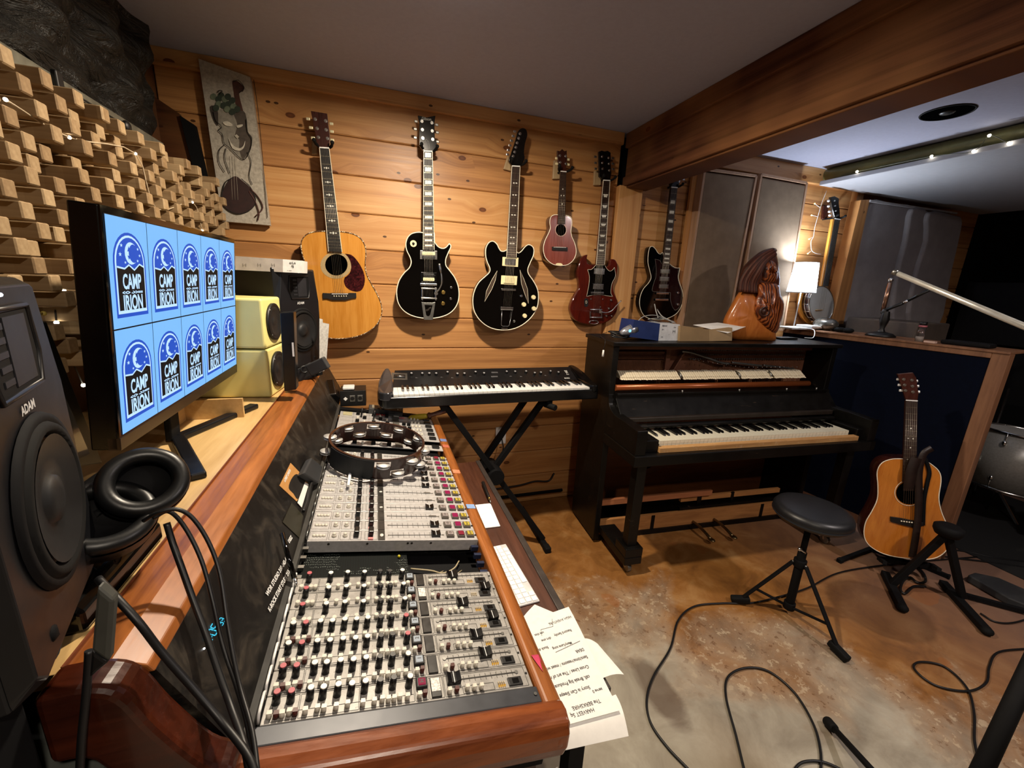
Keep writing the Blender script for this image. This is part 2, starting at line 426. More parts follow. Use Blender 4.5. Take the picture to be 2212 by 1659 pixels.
# ---------------------------------------------------------------- stringed instruments
def fretted(name, label, cat, P, depth, body, bmat, side, rim, neck, head, saddle, o):
    """P plane of the body front; neck=(nutL,nutR,endR,endL) px; head outline px; saddle mid px; o: options"""
    fo = o.get('fo', .012)
    cx = sum(p[0] for p in body) / len(body); cy = sum(p[1] for p in body) / len(body)
    g0 = P.at(cx, cy, -depth / 2)
    t = thing(name, g0, label, cat, o.get('group'))
    n = P.n
    bo = [P.at(x, y) for x, y in body]
    M().prism(bo, -n * depth, 0, True, mside=1).build('body', [bmat, side], t, bevel=o.get('bev', .003), seg=2)
    if rim:
        M().tube([p + n * .0005 for p in bo], o.get('rimw', .0022), 6, 0, True).build('binding', rim, t)
    nl, nr, er, el = [Vector(p) for p in neck]
    def q(a, off): return P.at(a[0], a[1], off)
    # neck wood, fingerboard
    w = (nr - nl); k = .04
    M().prism([q(nl, fo - .007), q(nr, fo - .007), q(er, fo - .007), q(el, fo - .007)], -n * o.get('nd', .02), 0).build('neck', o.get('nm', side), t, bevel=.006)
    fb = M().prism([q(nl, fo), q(nr, fo), q(er, fo), q(el, fo)], -n * .0065, 0)
    fb.build('fingerboard', o.get('fm', EBONY), t)
    if o.get('edge'):
        e = M()
        for a, b in ((nl, el), (nr, er)): e.bar(q(a, fo + .0003), q(b, fo + .0003), .0022, .002, n)
        e.build('fingerboard_binding', o['edge'], t)
    nm, em, sd = (nl + nr) / 2, (el + er) / 2, Vector(saddle)
    A, Bd = q(nm, fo), q(sd, fo); L = (Bd - A).length; E_ = q(em, fo); fl = (E_ - A).length
    def at_fret(f):    # fraction along the board
        return (L * (1 - 2 ** (-f / 12))) / fl
    def cross(fr, lo=0.0, hi=1.0, off=0.0):
        a = nl + (el - nl) * fr; b = nr + (er - nr) * fr
        return q(a + (b - a) * lo, fo + off), q(a + (b - a) * hi, fo + off)
    for f in range(1, 25):
        fr = at_fret(f)
        if fr > .985: break
        a, b = cross(fr, .03, .97, .0006); M().bar(a, b, .0016, .0014, n).build('fret', BRASSF, t)
    a, b = cross(0, 0, 1, .001); M().bar(a, b, .005, .004, n).build('nut', o.get('nutm', WHITE), t)
    inl = o.get('inlay')
    for f in o.get('marks', (3, 5, 7, 9, 12, 15, 17)):
        fr = (at_fret(f) + at_fret(f - 1)) / 2; dh = (at_fret(f) - at_fret(f - 1)) / 2
        if fr > .97: continue
        m = M()
        if inl == 'block':
            a, b = cross(fr - dh * .62, .16, .84, .0004); c2, d2 = cross(fr + dh * .62, .16, .84, .0004); m.prism([a, b, d2, c2], -n * .0003)
        elif inl == 'trap':
            a, b = cross(fr - dh * .55, .15, .85, .0004); c2, d2 = cross(fr + dh * .55, .27, .73, .0004); m.prism([a, b, d2, c2], -n * .0003)
        elif inl == 'snow':
            for s_ in (.3, .5, .7):
                a, b = cross(fr, s_ - .1, s_ + .1, .0004); u = (b - a); v = n.cross(u).normalized() * u.length * (.55 if s_ == .5 else .35)
                cc = (a + b) / 2; m.prism([cc - u * .48, cc - v, cc + u * .48, cc + v], -n * .0003)
        elif inl == 'para':
            for s_, g in ((.34, 1), (.66, -1)):
                a, b = cross(fr, s_ - .14, s_ + .14, .0004); u = (b - a); v = n.cross(u).normalized() * .004
                cc = (a + b) / 2; m.prism([cc - u * .5, cc + v * .9 + u * .1 * g, cc + u * .5, cc - v * .9 + u * .1 * g], -n * .0003)
        elif inl == 'dot':
            for s_ in ((.3, .7) if f in (7, 12) else (.5,)):
                a, b = cross(fr, s_, s_, .0); m.cyl(a, a + n * .0005, .0032, n=12)
        if m.v: m.build('inlay', o.get('im', PEARL), t)
    # strings
    ns = o.get('ns', 6)
    w0 = (q(nr, fo) - q(nl, fo)) * .82; w1 = w0.normalized() * (w0.length * 1.2)
    tail = q(o['tail'], .012) if 'tail' in o else None
    for i in range(ns):
        s_ = i / (ns - 1) - .5
        a = A + w0 * s_ + n * .0016; b = q(sd, fo + .003) + w1 * s_
        pts = [a, b] + ([tail + w1 * s_ * .95] if tail else [])
        M().tube(pts, .00055, 4).build('string', STRING, t)
    # head
    ho = [P.at(x, y, o.get('hoff', -.002)) for x, y in head]
    hd = M().prism(ho, -n * .015, 0).build('headstock', o.get('hm', BLACKL), t, bevel=.0015)
    tp = M().cyl((0, 0, 0), n * .007, .0048, .0042, 10).cyl((0, 0, 0), n * .0022, .0075, n=10)
    src = None
    hp = o.get('hoff', -.002)
    for x, y in o.get('posts', ()):
        p = P.at(x, y, hp)
        if src is None: src = tp.build('tuning_post', o.get('tm', CHROME), t, org=(0, 0, 0)); put(src, p, t)
        else: inst(src, 'tuning_post', p, t)
    src = None
    up = (q(nl, 0) - q(el, 0)).normalized(); rt = n.cross(up).normalized()
    bt = M().sph((0, 0, 0), .009, 10, sc=(1, 1, 1)).v
    for x, y in o.get('keys', ()):
        p = P.at(x, y, hp - .010)
        if src is None:
            mm = M(); mm.obox((0, 0, 0), rt, up, n, .0085, .006, .0028)
            src = mm.build('tuning_key', o.get('km', CHROME), t, bevel=.0024, org=(0, 0, 0)); put(src, p, t)
        else: inst(src, 'tuning_key', p, t)
    # wall hanger behind the head belongs to the wall, not to the instrument
    return t, q, up, rt, n
def hanger(P, px, py, wy, plate=None, label='', pm=None):
    """two padded arms on a wooden block"""
    p = P.at(px, py, -.008); n = P.n; w = Vector((p.x, wy, p.z))
    t = thing('guitar_hanger', w, label, 'guitar hanger', None)
    if plate:
        a = Pl((0, wy - .018, 0), (0, -1, 0))
        M().prism([a.at(x, y) for x, y in plate], (0, .0175, 0)).build('mounting_block', pm or PALEW, t, bevel=.004)
    m = M(); m.cyl(w, p + Vector((0, .012, 0)), .006)
    for s in (-1, 1):
        m.tube(spl3([p + Vector((0, .012, 0)), p + Vector((s * .02, .008, -.004)), p + Vector((s * .033, -.010, .0)), p + Vector((s * .038, -.03, .008))], 4), .0065, 8)
        m.sph(p + Vector((s * .038, -.03, .010)), .009, 10)
    m.build('padded_yoke', RUBBER, t)
    return t
def screwplate(P, q4, off, th, name, m_, t, bev=.001):
    return M().prism([P.at(x, y, off + th) for x, y in q4], -P.n * th).build(name, m_, t, bevel=bev)

EBONY = mat('#120e0c', .5, name='ebony'); ROSE = wood('rosewood', '#1e110b', '#38231a', 'z', 1, .5)
BLACKL = mat('#070707', .15, 0, .6, .1, 8, name='black headstock lacquer')
PEARL = mat('#e6e4da', .25, var=.2, sc=200, name='pearl inlay')
PALEW = wood('pale wood', '#9c805c', '#c0a67e', 'z', 1, .5)
IVORY = mat('#efe6cf', .35, name='ivory binding')
SPRUCE = wood('amber spruce', '#b07022', '#cf9344', 'z', 1.4, .22, .6)
SPRUCE2 = wood('honey spruce', '#a85c18', '#c47a2c', 'z', 1.4, .3, .5)
DARKM = wood('dark mahogany', '#2a0f0a', '#451c12', 'z', 1, .3, .4)
def burst_red():
    m = N('cherry lacquer'); v = m.coord((14, 14, 2)); f = m.noise(v, 2, 4)
    return m.done(m.ramp(f, [(.3, '#3a0f0a'), (.7, '#58190f')]), .14, 0, .5, .7)
CHERRY = burst_red()
UKEW = wood('red brown ukulele wood', '#6b2f24', '#8a4638', 'z', 1.2, .22, .5)
TORT = None
def tort():
    m = N('tortoiseshell'); f = m.noise(m.coord(), 55, 3, .6, 1.5)
    return m.done(m.ramp(f, [(.35, '#17070a'), (.6, '#3d1418'), (.8, '#6b2c26')]), .15, 0, .5, .3)
TORT = tort()
TORTD = mat('#1c090a', .15, var=.4, sc=40, name='dark tortoiseshell')
GW = PY(2.27); HOLE = mat('#020202', .9, 0, 0, name='dark opening')

# --- big flat-top acoustic ---
A_ = lambda p: zp(620, 480, 5.53, p)
R1 = lambda p: zp(540, 120, 5.53, p)
body = spl(A_([(470,108),(340,113),(245,140),(182,205),(168,290),(185,390),(212,480),(226,580),(226,680),(194,780),(154,880),(131,985),(136,1090),(170,1190),(245,1280),(370,1350),(510,1385),(640,1391),(780,1376),(900,1342),(1010,1282),(1090,1195),(1131,1090),(1125,980),(1082,870),(1022,760),(968,660),(938,570),(934,480),(942,380),(934,290),(890,205),(820,152),(730,125),(630,112)]), 4)
t, q, up, rt, n = fretted('acoustic_guitar', 'large honey-coloured acoustic guitar with a tortoiseshell pickguard, hanging leftmost on the pine wall', 'guitar', GW, .075, body, SPRUCE, DARKM, None,
    R1([(830,1098),(945,1106)]) + A_([(657,356),(495,350)]), R1([(726,660),(922,692),(938,840),(955,965),(950,1060),(942,1108),(830,1096),(798,1035),(762,850)]),
    A_([(632,860)])[0], dict(inlay='snow', marks=(3, 5, 7, 9, 12, 15), edge=IVORY, hm=DARKM, posts=R1([(780,762),(905,782),(803,872),(910,888),(818,978),(926,992)]),
    keys=R1([(694,757),(728,862),(752,985),(972,815),(978,908),(982,1010)]), km=mat('#e8dfb8', .3, .4, name='cream metal key'), fm=EBONY, hoff=-.006))
P = GW
rim = M().tube([P.at(x, y, .0006) for x, y in body], .0026, 6, 0, True)
def herring():
    m = N('pearl and dot purfling'); v = m.coord(); f = m.n('ShaderNodeTexVoronoi', {'Vector': v, 'Scale': 170.0}).outputs['Distance']
    return m.done(m.ramp(f, [(.3, '#efe6c8'), (.5, '#5a3a20')]), .3)
rim.build('binding', herring(), t)
hc = A_([(590, 508)])[0]
def ell(cx, cy, rx, ry, k=28): return [(cx + rx * math.cos(2*PI*i/k), cy + ry * math.sin(2*PI*i/k)) for i in range(k)]
M().prism([P.at(x, y, .0008) for x, y in A_(ell(585, 515, 186, 160))], -P.n * .0006).build('rosette', mat('#a58f68', .4, var=.25, sc=260, name='rosette rings'), t)
M().prism([P.at(x, y, .0014) for x, y in A_(ell(590, 508, 134, 128))], -P.n * .0006).build('sound_hole', HOLE, t)
pg = spl(A_([(695,375,1),(780,398),(860,490),(915,600),(930,700),(905,790),(850,826),(770,815),(705,770),(680,705),(690,660,1),(745,612),(768,540),(757,470),(728,412)]), 4)
M().prism([P.at(x, y, .002) for x, y in pg], -P.n * .0018).build('pickguard', TORT, t)
M().prism([P.at(x, y, .009) for x, y in A_([(425,845),(520,850),(520,845),(735,848),(735,845),(826,845),(828,903),(770,912),(700,932),(540,930),(480,912),(430,915)])], -P.n * .009).build('bridge', EBONY, t, bevel=.001)
a, b = A_([(535,857)])[0], A_([(728,857)])[0]
M().bar(P.at(*a, .011), P.at(*b, .011), .003, .004, P.n).build('saddle', WHITE, t)
m = M()
for i in range(6):
    x, y = A_([(562 + i * 29, 883)])[0]; m.sph(P.at(x, y, .0095), .0033, 8)
m.build('bridge_pins', IVORY, t)
hanger(GW, *R1([(885, 1075)])[0], 2.36, R1([(735,960),(800,960),(800,1180),(735,1180)]), 'black padded hanger behind the head of the large acoustic guitar')

# --- black single-cutaway ---
Bz = lambda p: zp(830, 480, 5.53, p)
Z5 = lambda p: zp(550, 200, 3.016, p)
body = spl(Bz([(465,126,1),(400,121),(325,140),(278,188),(258,262),(270,340),(308,418),(322,480),(300,545),(240,605),(182,690),(152,790),(150,880),(170,970),(225,1050),(312,1108),(420,1140),(530,1149),(640,1140),(750,1105),(830,1045),(880,955),(893,855),(880,755),(840,660),(782,580),(738,520),(733,450),(762,370),(790,310),(795,280),(778,256,1),(735,303),(690,314),(640,290),(600,238,1),(598,128,1)]), 4)
GE = PY(2.265)
t, q, up, rt, n = fretted('electric_guitar', 'glossy black single-cutaway electric guitar with white edging and a chrome vibrato tailpiece', 'guitar', GE, .047, body, GLOSSB, GLOSSB, IVORY,
    Z5([(1102,381),(1158,383)]) + Bz([(597,330),(465,328)]), Z5([(1063,148),(1100,156),(1120,162),(1145,156),(1178,150),(1172,200),(1174,290),(1192,345),(1160,382),(1100,382),(1074,345),(1072,290),(1074,200)]),
    Bz([(530,742)])[0], dict(inlay='block', marks=(1,3,5,7,9,12,15,17,19,21), edge=IVORY, rimw=.0028, posts=Z5([(1090,187),(1155,197),(1093,242),(1157,250),(1096,297),(1160,305)]),
    keys=Z5([(1052,188),(1047,238),(1047,294),(1186,210),(1190,260),(1192,320)]), tail=Bz([(530, 905)])[0], km=STEEL))
P = GE
R = lambda *c: Bz([(c[0], c[1]), (c[2], c[1] + (c[2] - c[0]) * .03), (c[2], c[3] + (c[2] - c[0]) * .03), (c[0], c[3])])
for k, (x0, y0, x1, y1) in enumerate(((428, 336, 634, 440), (440, 598, 625, 712))):
    screwplate(P, R(x0, y0, x1, y1), 0, .004, 'pickup_ring', CHROME if k == 0 else BLACKL, t)
    for j, mm in ((0, CREAM), (1, BLACK)) if k == 0 else ((0, BLACK), (1, CREAM)):
        yy = y0 + (15 if j == 0 else 62); screwplate(P, R(x0 + 25, yy, x1 - 25, yy + 40), .004, .005, 'pickup_coil', mm, t, .002)
        m = M()
        for i in range(6):
            x, y = Bz([(x0 + 45 + i * 24, yy + 22)])[0]; m.cyl(P.at(x, y, .009), P.at(x, y, .0098), .0016, n=8)
        m.build('pole_piece', STEEL, t)
screwplate(P, R(430, 728, 632, 756), .006, .008, 'bridge', CHROME, t, .002)
m = M()
for y in (790, 905):
    a, b = Bz([(440, y)])[0], Bz([(630, y + 5)])[0]; m.tube([P.at(*a, .014), P.at(*b, .014)], .005, 10)
for x in (455, 615):
    a, b = Bz([(x, 780)])[0], Bz([(x, 930)])[0]; m.bar(P.at(*a, .01), P.at(*b, .01), .009, .012, P.n)
m.build('vibrato_frame', CHROME, t, bevel=.001)
tl = [P.at(x, y, .007) for x, y in Bz([(445,952),(480,962),(575,962),(612,955),(585,1130),(580,1168),(475,1165),(470,1130)])]
M().prism(tl, -P.n * .006).build('tailpiece_plate', STEEL, t, bevel=.001)
M().prism([P.at(x, y, .008) for x, y in Bz([(482,988),(578,992),(548,1108),(532,1122),(510,1120),(500,1105)])], -P.n * .002).build('tailpiece_window', GLOSSB, t)
m = M(); write(m, 'Bigsby', P.at(*Bz([(530, 1035)])[0], .0085), P.at(*Bz([(560, 1000)])[0]) - P.at(*Bz([(500, 1050)])[0]), Vector((-.5, 0, .85)), .013, .0003)
m.build('tailpiece_script', CHROME, t)
arm = [P.at(x, y, .02) for x, y in spl(Bz([(657,495),(668,560),(684,640),(688,720),(668,780),(620,846)]), 4, False)]
M().tube(arm, [.0065] * 6 + [.0045] * (len(arm) - 6), 10).cyl(P.at(*Bz([(620, 850)])[0], .004), P.at(*Bz([(620, 850)])[0], .024), .010).build('vibrato_arm', CHROME, t)
for x, y in ((703, 838), (700, 970)):
    p = P.at(*Bz([(x, y)])[0]); M().cyl(p, p + n * .013, .0125, .0095, 18).build('control_knob', GOLD, t, bevel=.001)
for x, y in ((797, 780), (792, 914)):
    p = P.at(*Bz([(x, y)])[0]); M().cyl(p, p + n * .012, .008, .006, 14).build('control_knob', CHROME, t, bevel=.001)
p = P.at(*Bz([(348, 256)])[0]); M().lathe([(.007, 0), (.0165, 0), (.0165, 1), (.007, 1)], p, p + n * .002, 24).build('switch_ring', CREAM, t)
M().cyl(p, p + n * .0025, .0068, n=14).sph(p + n * .009, .0045, 10).build('pickup_switch', BLACK, t)
m = M(); write(m, 'Gibson', P.at(*Z5([(1120, 172)])[0], .0), P.at(*Z5([(1160, 174)])[0]) - P.at(*Z5([(1080, 166)])[0]), Vector((0, 0, 1)), .018, .0003, .9)
m.build('head_logo', mat('#9a9a94', .4, name='logo inlay'), t)
m = M().tube([P.at(x, y, -.0015) for x, y in spl(Z5([(1108,372,1),(1106,330),(1120,306),(1135,330),(1140,374,1)]), 4)], .0009, 5, 0, True); m.build('truss_rod_cover', STEEL, t)
hanger(GE, *Z5([(1135, 368)])[0], 2.36, None, 'black padded hanger behind the head of the black single-cutaway guitar')

# --- black thinline double-cutaway ---
Z9 = lambda p: zp(950, 200, 3.016, p)
body = spl(Bz([(1462,332,1),(1430,348),(1395,345),(1370,312),(1345,262),(1300,228),(1250,245),(1215,310),(1212,400),(1232,480),(1262,550),(1255,600),(1205,650),(1130,720),(1078,820),(1058,930),(1072,1050),(1125,1150),(1212,1230),(1310,1275),(1420,1288),(1540,1275),(1660,1220),(1760,1130),(1825,1020),(1842,905),(1830,800),(1780,700),(1725,620),(1715,560),(1745,480),(1780,400),(1788,330),(1765,285),(1720,270),(1680,297),(1640,345),(1605,368),(1578,352,1)]), 4)
GT = PY(2.26)
t, q, up, rt, n = fretted('electric_guitar', 'glossy black double-cutaway semi-hollow guitar with two diamond sound holes and cream knobs', 'guitar', GT, .045, body, GLOSSB, GLOSSB, IVORY,
    Z9([(470,478),(523,481)]) + Bz([(1577,420),(1462,414)]), spl(Z9([(470,474,1),(452,445),(462,405),(480,355),(500,290),(512,250),(538,231),(563,242),(571,278),(556,330),(549,390),(553,432),(528,476,1)]), 3),
    Bz([(1487,805)])[0], dict(inlay='para', edge=IVORY, rimw=.0028, fm=ROSE, posts=Z9([(522,268),(513,298),(503,328),(495,357),(487,387),(477,415)]),
    keys=Z9([(488,254),(478,284),(467,314),(457,345),(447,376),(442,404)]), tail=Bz([(1465, 1030)])[0]))
P = GT
for k, qd in enumerate(([(1415,415),(1605,425),(1598,535),(1410,520)], [(1400,635),(1592,645),(1582,752),(1394,740)])):
    screwplate(P, Bz(qd), 0, .004, 'pickup_ring', CREAM, t)
    c = [sum(p[i] for p in qd) / 4 for i in (0, 1)]
    screwplate(P, Bz([(c[0] + (x - c[0]) * .68, c[1] + (y - c[1]) * .72) for x, y in qd]), .004, .005, 'pickup_cover', CHROME if k == 0 else CREAM, t, .002)
screwplate(P, Bz([(1402,790),(1575,796),(1575,820),(1402,815)]), .008, .006, 'bridge', CHROME, t, .002)
screwplate(P, Bz([(1392,1008),(1545,1014),(1540,1052),(1390,1048)]), .008, .008, 'tailpiece_bar', CHROME, t, .002)
M().tube([P.at(x, y, .008) for x, y in Bz([(1407,1050),(1398,1225),(1410,1240),(1480,1242),(1495,1230),(1530,1052)])], .0014, 6).build('trapeze', CHROME, t)
M().prism([P.at(x, y, .006) for x, y in Bz([(1400,1262),(1475,1262),(1475,1276),(1400,1274)])], -n * .005).build('strap_end', CHROME, t)
for qd, nm in (([(1350,580),(1328,690),(1285,800),(1198,950),(1222,820),(1285,690)], 'sound_hole'), ([(1622,570),(1668,680),(1712,800),(1722,972),(1680,860),(1640,740)], 'sound_hole')):
    M().prism([P.at(x, y, .0006) for x, y in Bz(qd)], -n * .0005).build(nm, mat('#3a2a1c', .6, name='hollow inside'), t)
    M().tube([P.at(x, y, .0008) for x, y in Bz(qd)], .0011, 5, 0, True).build('sound_hole_edging', IVORY, t)
for x, y in ((1780, 897), (1665, 983), (1785, 1032), (1675, 1118)):
    p = P.at(*Bz([(x, y)])[0]); M().cyl(p, p + n * .013, .0135, .0115, 18).build('control_knob', CREAM, t, bevel=.001)
p = P.at(*Bz([(1638, 880)])[0]); M().cyl(p, p + n * .004, .007, n=12).tube([p, p + n * .012 + rt * .01], .0028, 8).build('pickup_switch', CHROME, t)
p = P.at(*Bz([(1552, 1183)])[0]); M().ring(p + n * .001, n, .005, .002, 16, 6).build('output_jack', CHROME, t)
hanger(GT, *Z9([(505, 462)])[0], 2.36, Z9([(442,412),(472,412),(472,512),(415,498)]), 'padded hanger on a pale block behind the semi-hollow guitar head')

# --- ukulele ---
Cz = lambda p: zp(1150, 460, 6.32, p)
Z2 = lambda p: zp(1150, 200, 5.53, p)
GU = PY(2.265)
body = spl(Cz([(350,25),(290,30),(250,62),(238,130),(245,210),(215,290),(172,380),(150,480),(165,580),(212,652),(285,702),(370,718),(470,710),(545,660),(590,580),(596,490),(572,400),(537,320),(526,240),(540,150),(535,80),(500,45),(445,33)]), 4)
t, q, up, rt, n = fretted('ukulele', 'small reddish brown ukulele hanging between the black and the cherry red guitar', 'ukulele', GU, .062, body, UKEW, DARKM, IVORY,
    Z2([(338,940),(406,946)]) + Cz([(447,150),(345,148)]), Z2([(300,692),(330,700),(358,674),(385,700),(412,690),(414,790),(404,870),(406,944),(338,938),(315,870),(302,760)]),
    Cz([(378,470)])[0], dict(inlay='dot', marks=(5, 7, 10), ns=4, nd=.016, fo=.006, fm=ROSE, hm=DARKM, posts=Z2([(328,755),(395,760),(330,835),(398,850)]), keys=Z2([(288,785),(428,800),(292,850),(428,860)]), km=CREAM))
P = GU
M().prism([P.at(x, y, .0012) for x, y in Cz(ell(390, 232, 68, 78))], -n * .0008).build('sound_hole', HOLE, t)
M().tube([P.at(x, y, .001) for x, y in Cz(ell(390, 232, 76, 86))], .0009, 5, 0, True).build('rosette', IVORY, t)
screwplate(P, Cz([(272,460),(480,468),(478,518),(272,508)]), 0, .007, 'bridge', EBONY, t)
a, b = Cz([(292, 466)])[0], Cz([(460, 472)])[0]; M().bar(P.at(*a, .009), P.at(*b, .009), .002, .003, n).build('saddle', WHITE, t)
screwplate(P, Cz([(322,692),(345,684),(395,686),(416,704),(410,716),(325,712)]), 0, .002, 'tail_patch', CREAM, t)
hanger(GU, *Z2([(372, 925)])[0], 2.36, Z2([(258,806),(330,806),(330,1030),(243,1032)]), 'padded hanger on a pale block behind the ukulele head')

# --- cherry red double-horn ---
body = spl(Cz([(872,702,1),(832,705),(785,705),(752,682),(744,625),(757,568,1),(712,582),(662,640),(628,740),(620,840),(640,950),(640,1030),(600,1100),(548,1190),(520,1300),(542,1400),(602,1470),(700,1508),(820,1522),(940,1513),(1050,1470),(1130,1390),(1165,1290),(1160,1200),(1127,1120),(1102,1040),(1107,960),(1140,880),(1160,780),(1160,700),(1133,642),(1088,628,1),(1068,662),(1062,708),(1030,733),(988,722,1)]), 4)
GS = PY(2.30)
t, q, up, rt, n = fretted('electric_guitar', 'cherry red electric guitar with two pointed horns, left of the corner post', 'guitar', GS, .036, body, CHERRY, CHERRY, None,
    Z2([(848,1046),(928,1051)]) + Cz([(985,705),(872,702)]), Z2([(795,705),(830,692),(865,702),(900,694),(936,716),(936,850),(946,960),(928,1046),(850,1043),(800,1000),(800,850)]),
    Cz([(890,1090)])[0], dict(inlay='trap', edge=IVORY, bev=.008, fm=ROSE, posts=Z2([(832,765),(910,780),(835,840),(915,850),(838,910),(918,930)]),
    keys=Z2([(752,768),(755,840),(756,910),(958,785),(962,850),(965,915)]), tail=Cz([(868, 1420)])[0], km=STEEL))
P = GS
pg = spl(Cz([(755,772,1),(810,768),(870,708,1),(988,712,1),(1020,765),(1060,795),(1100,772),(1120,740,1),(1134,860),(1088,960),(1070,1080),(1095,1140,1),(1000,1128),(920,1113),(830,1120),(740,1140,1),(768,1000),(780,880)]), 4)
M().prism([P.at(x, y, .0022) for x, y in pg], -n * .002).build('pickguard', GLOSSB, t)
M().tube([P.at(x, y, .002) for x, y in pg], .001, 5, 0, True).build('pickguard_edging', IVORY, t)
for qd in ([(850,755),(992,762),(985,842),(843,832)], [(838,965),(974,972),(968,1048),(830,1040)]):
    screwplate(P, Cz(qd), .002, .007, 'pickup_cover', CHROME, t, .002)
screwplate(P, Cz([(800,1075),(978,1078),(978,1106),(800,1102)]), .008, .006, 'bridge', CHROME, t, .002)
m = M()
for y in (1318, 1425):
    a, b = Cz([(785, y)])[0], Cz([(952, y + 4)])[0]; m.tube([P.at(*a, .014), P.at(*b, .014)], .0045, 10)
for x in (785, 940):
    a, b = Cz([(x, 1345)])[0], Cz([(x, 1440)])[0]; m.bar(P.at(*a, .01), P.at(*b, .01), .007, .012, n)
m.build('vibrato_frame', CHROME, t, bevel=.001)
M().tube([P.at(x, y, .006) for x, y in Cz(ell(838, 1492, 62, 24, 20))], .0022, 6, 0, True).build('tailpiece_loop', CHROME, t)
M().tube([P.at(x, y, .018) for x, y in spl(Cz([(930,1350),(1000,1362),(1080,1335),(1150,1262),(1212,1195)]), 4, False)], .0035, 8).cyl(P.at(*Cz([(930, 1352)])[0], .004), P.at(*Cz([(930, 1352)])[0], .022), .009).build('vibrato_arm', CHROME, t)
for x, y in ((1070, 1190), (1038, 1303), (1003, 1405), (1078, 1407)):
    p = P.at(*Cz([(x, y)])[0]); M().cyl(p, p + n * .010, .0065, .005, 12).build('control_knob', CHROME, t)
for x, y in ((798, 1175), (960, 1178), (928, 1285)):
    p = P.at(*Cz([(x, y)])[0]); M().sph(p + n * .001, .0045, 10).build('screw', STEEL, t)
M().prism([P.at(x, y, .0012) for x, y in spl(Cz([(735,1165),(760,1180),(762,1260),(735,1282),(710,1262),(712,1180)]), 3)], -n * .001).build('oval_tag', BLACK, t)
M().tube([P.at(x, y, .0014) for x, y in Cz(ell(735, 1218, 10, 20, 12))], .0008, 5, 0, True).build('tag_ring', IVORY, t)
hanger(GS, *Z2([(890, 1035)])[0], 2.36, Z2([(745,930),(825,930),(822,1105),(735,1108)]), 'padded hanger on a pale block behind the cherry red guitar head')

# --- black three-pickup with tortoise pickguard ---
GB = PY(2.295)
body = spl(Cz([(1790,602,1),(1778,540),(1745,562),(1712,542),(1682,495),(1640,458),(1602,475),(1582,560),(1578,680),(1605,800),(1620,880),(1590,950),(1520,1030),(1478,1120),(1462,1230),(1482,1330),(1535,1410),(1630,1450),(1750,1460),(1870,1430),(1970,1370),(2030,1280),(2055,1170),(2045,1060),(2010,960),(1992,880),(2005,800),(2012,752,1),(1960,750),(1912,727),(1878,700,1)]), 4)
t, q, up, rt, n = fretted('electric_guitar', 'black electric guitar with three small pickups, right of the corner post', 'guitar', GB, .045, body, GLOSSB, GLOSSB, IVORY,
    Z2([(1660,1130),(1735,1136)]) + Cz([(1872,724),(1778,716)]), Z2([(1655,1132),(1640,1050),(1645,900),(1665,870),(1760,880),(1772,960),(1765,1060),(1740,1136)]),
    Cz([(1778,1105)])[0], dict(inlay='block', marks=(3,5,7,9,12,15,17,19,21), rimw=.002, fm=ROSE, posts=Z2([(1665,950),(1668,1000),(1672,1050),(1745,960),(1748,1010),(1750,1060)]),
    keys=Z2([(1625,960),(1625,1010),(1800,1000),(1805,1040)]), tail=Cz([(1768, 1185)])[0]))
P = GB
pg = spl(Cz([(1675,630,1),(1740,650),(1778,705),(1880,722),(1930,750),(1995,757,1),(1985,860),(2000,960),(2035,1080),(2030,1190),(2000,1290),(1950,1332,1),(1912,1280),(1885,1180),(1888,1088,1),(1760,1080),(1650,1072,1),(1635,1050),(1660,950),(1690,860),(1690,740)]), 4)
M().prism([P.at(x, y, .0022) for x, y in pg], -n * .002).build('pickguard', TORTD, t)
M().tube([P.at(x, y, .002) for x, y in pg], .0006, 5, 0, True).build('pickguard_edging', mat('#8d8680', .4, name='grey edging'), t)
for qd in ([(1752,768),(1880,772),(1876,830),(1748,824)], [(1742,870),(1870,876),(1864,934),(1736,928)], [(1734,972),(1860,978),(1854,1036),(1728,1030)]):
    screwplate(P, Cz(qd), .002, .004, 'pickup_frame', CHROME, t)
    c = [sum(p[i] for p in qd) / 4 for i in (0, 1)]
    screwplate(P, Cz([(c[0] + (x - c[0]) * .8, c[1] + (y - c[1]) * .7) for x, y in qd]), .006, .002, 'pickup_coil', STEEL, t)
for qd in ([(1695,1085),(1865,1088),(1865,1115),(1695,1112)], [(1682,1170),(1860,1174),(1860,1204),(1682,1198)]):
    screwplate(P, Cz(qd), .004, .008, 'bridge', CHROME, t, .002)
for x, y in ((1978, 1090), (1978, 1247)):
    p = P.at(*Cz([(x, y)])[0]); M().cyl(p, p + n * .012, .0085, .007, 14).build('control_knob', CHROME, t)
hanger(GB, *Z2([(1695, 1115)])[0], 2.36, None, 'padded hanger behind the head of the three-pickup guitar')

# --- banjo beside the lamp ---
Z8 = lambda p: zp(1612, 400, 3.687, p)
GJ = Pl((3.15, 2.24, 1.5), (-.30, -.95, 0))
GJ = PY(2.25)
t = thing('banjo', GJ.at(*Z8([(595, 950)])[0]), 'banjo with a white drum head and yellow neck edge, hanging behind the table lamp', 'banjo')
P = GJ; n = P.n
hd = [P.at(x, y, 0) for x, y in Z8(ell(597, 950, 98, 146, 32))]
M().prism(hd, -n * .01, 0, True).build('drum_head', mat('#b9bab6', .35, var=.05, name='drum skin'), t)
M().tube([p + n * .001 for p in hd], .004, 8, 0, True).build('tension_hoop', CHROME, t)
c = sum(hd, Vector()) / len(hd)
M().prism([c + (p - c) * .95 - n * .011 for p in hd], -n * .05, 0, True).build('rim', DARKM, t)
M().tube([c + (p - c) * 1.0 - n * .035 for p in hd], .004, 6, 0, True).build('tone_ring', CHROME, t)
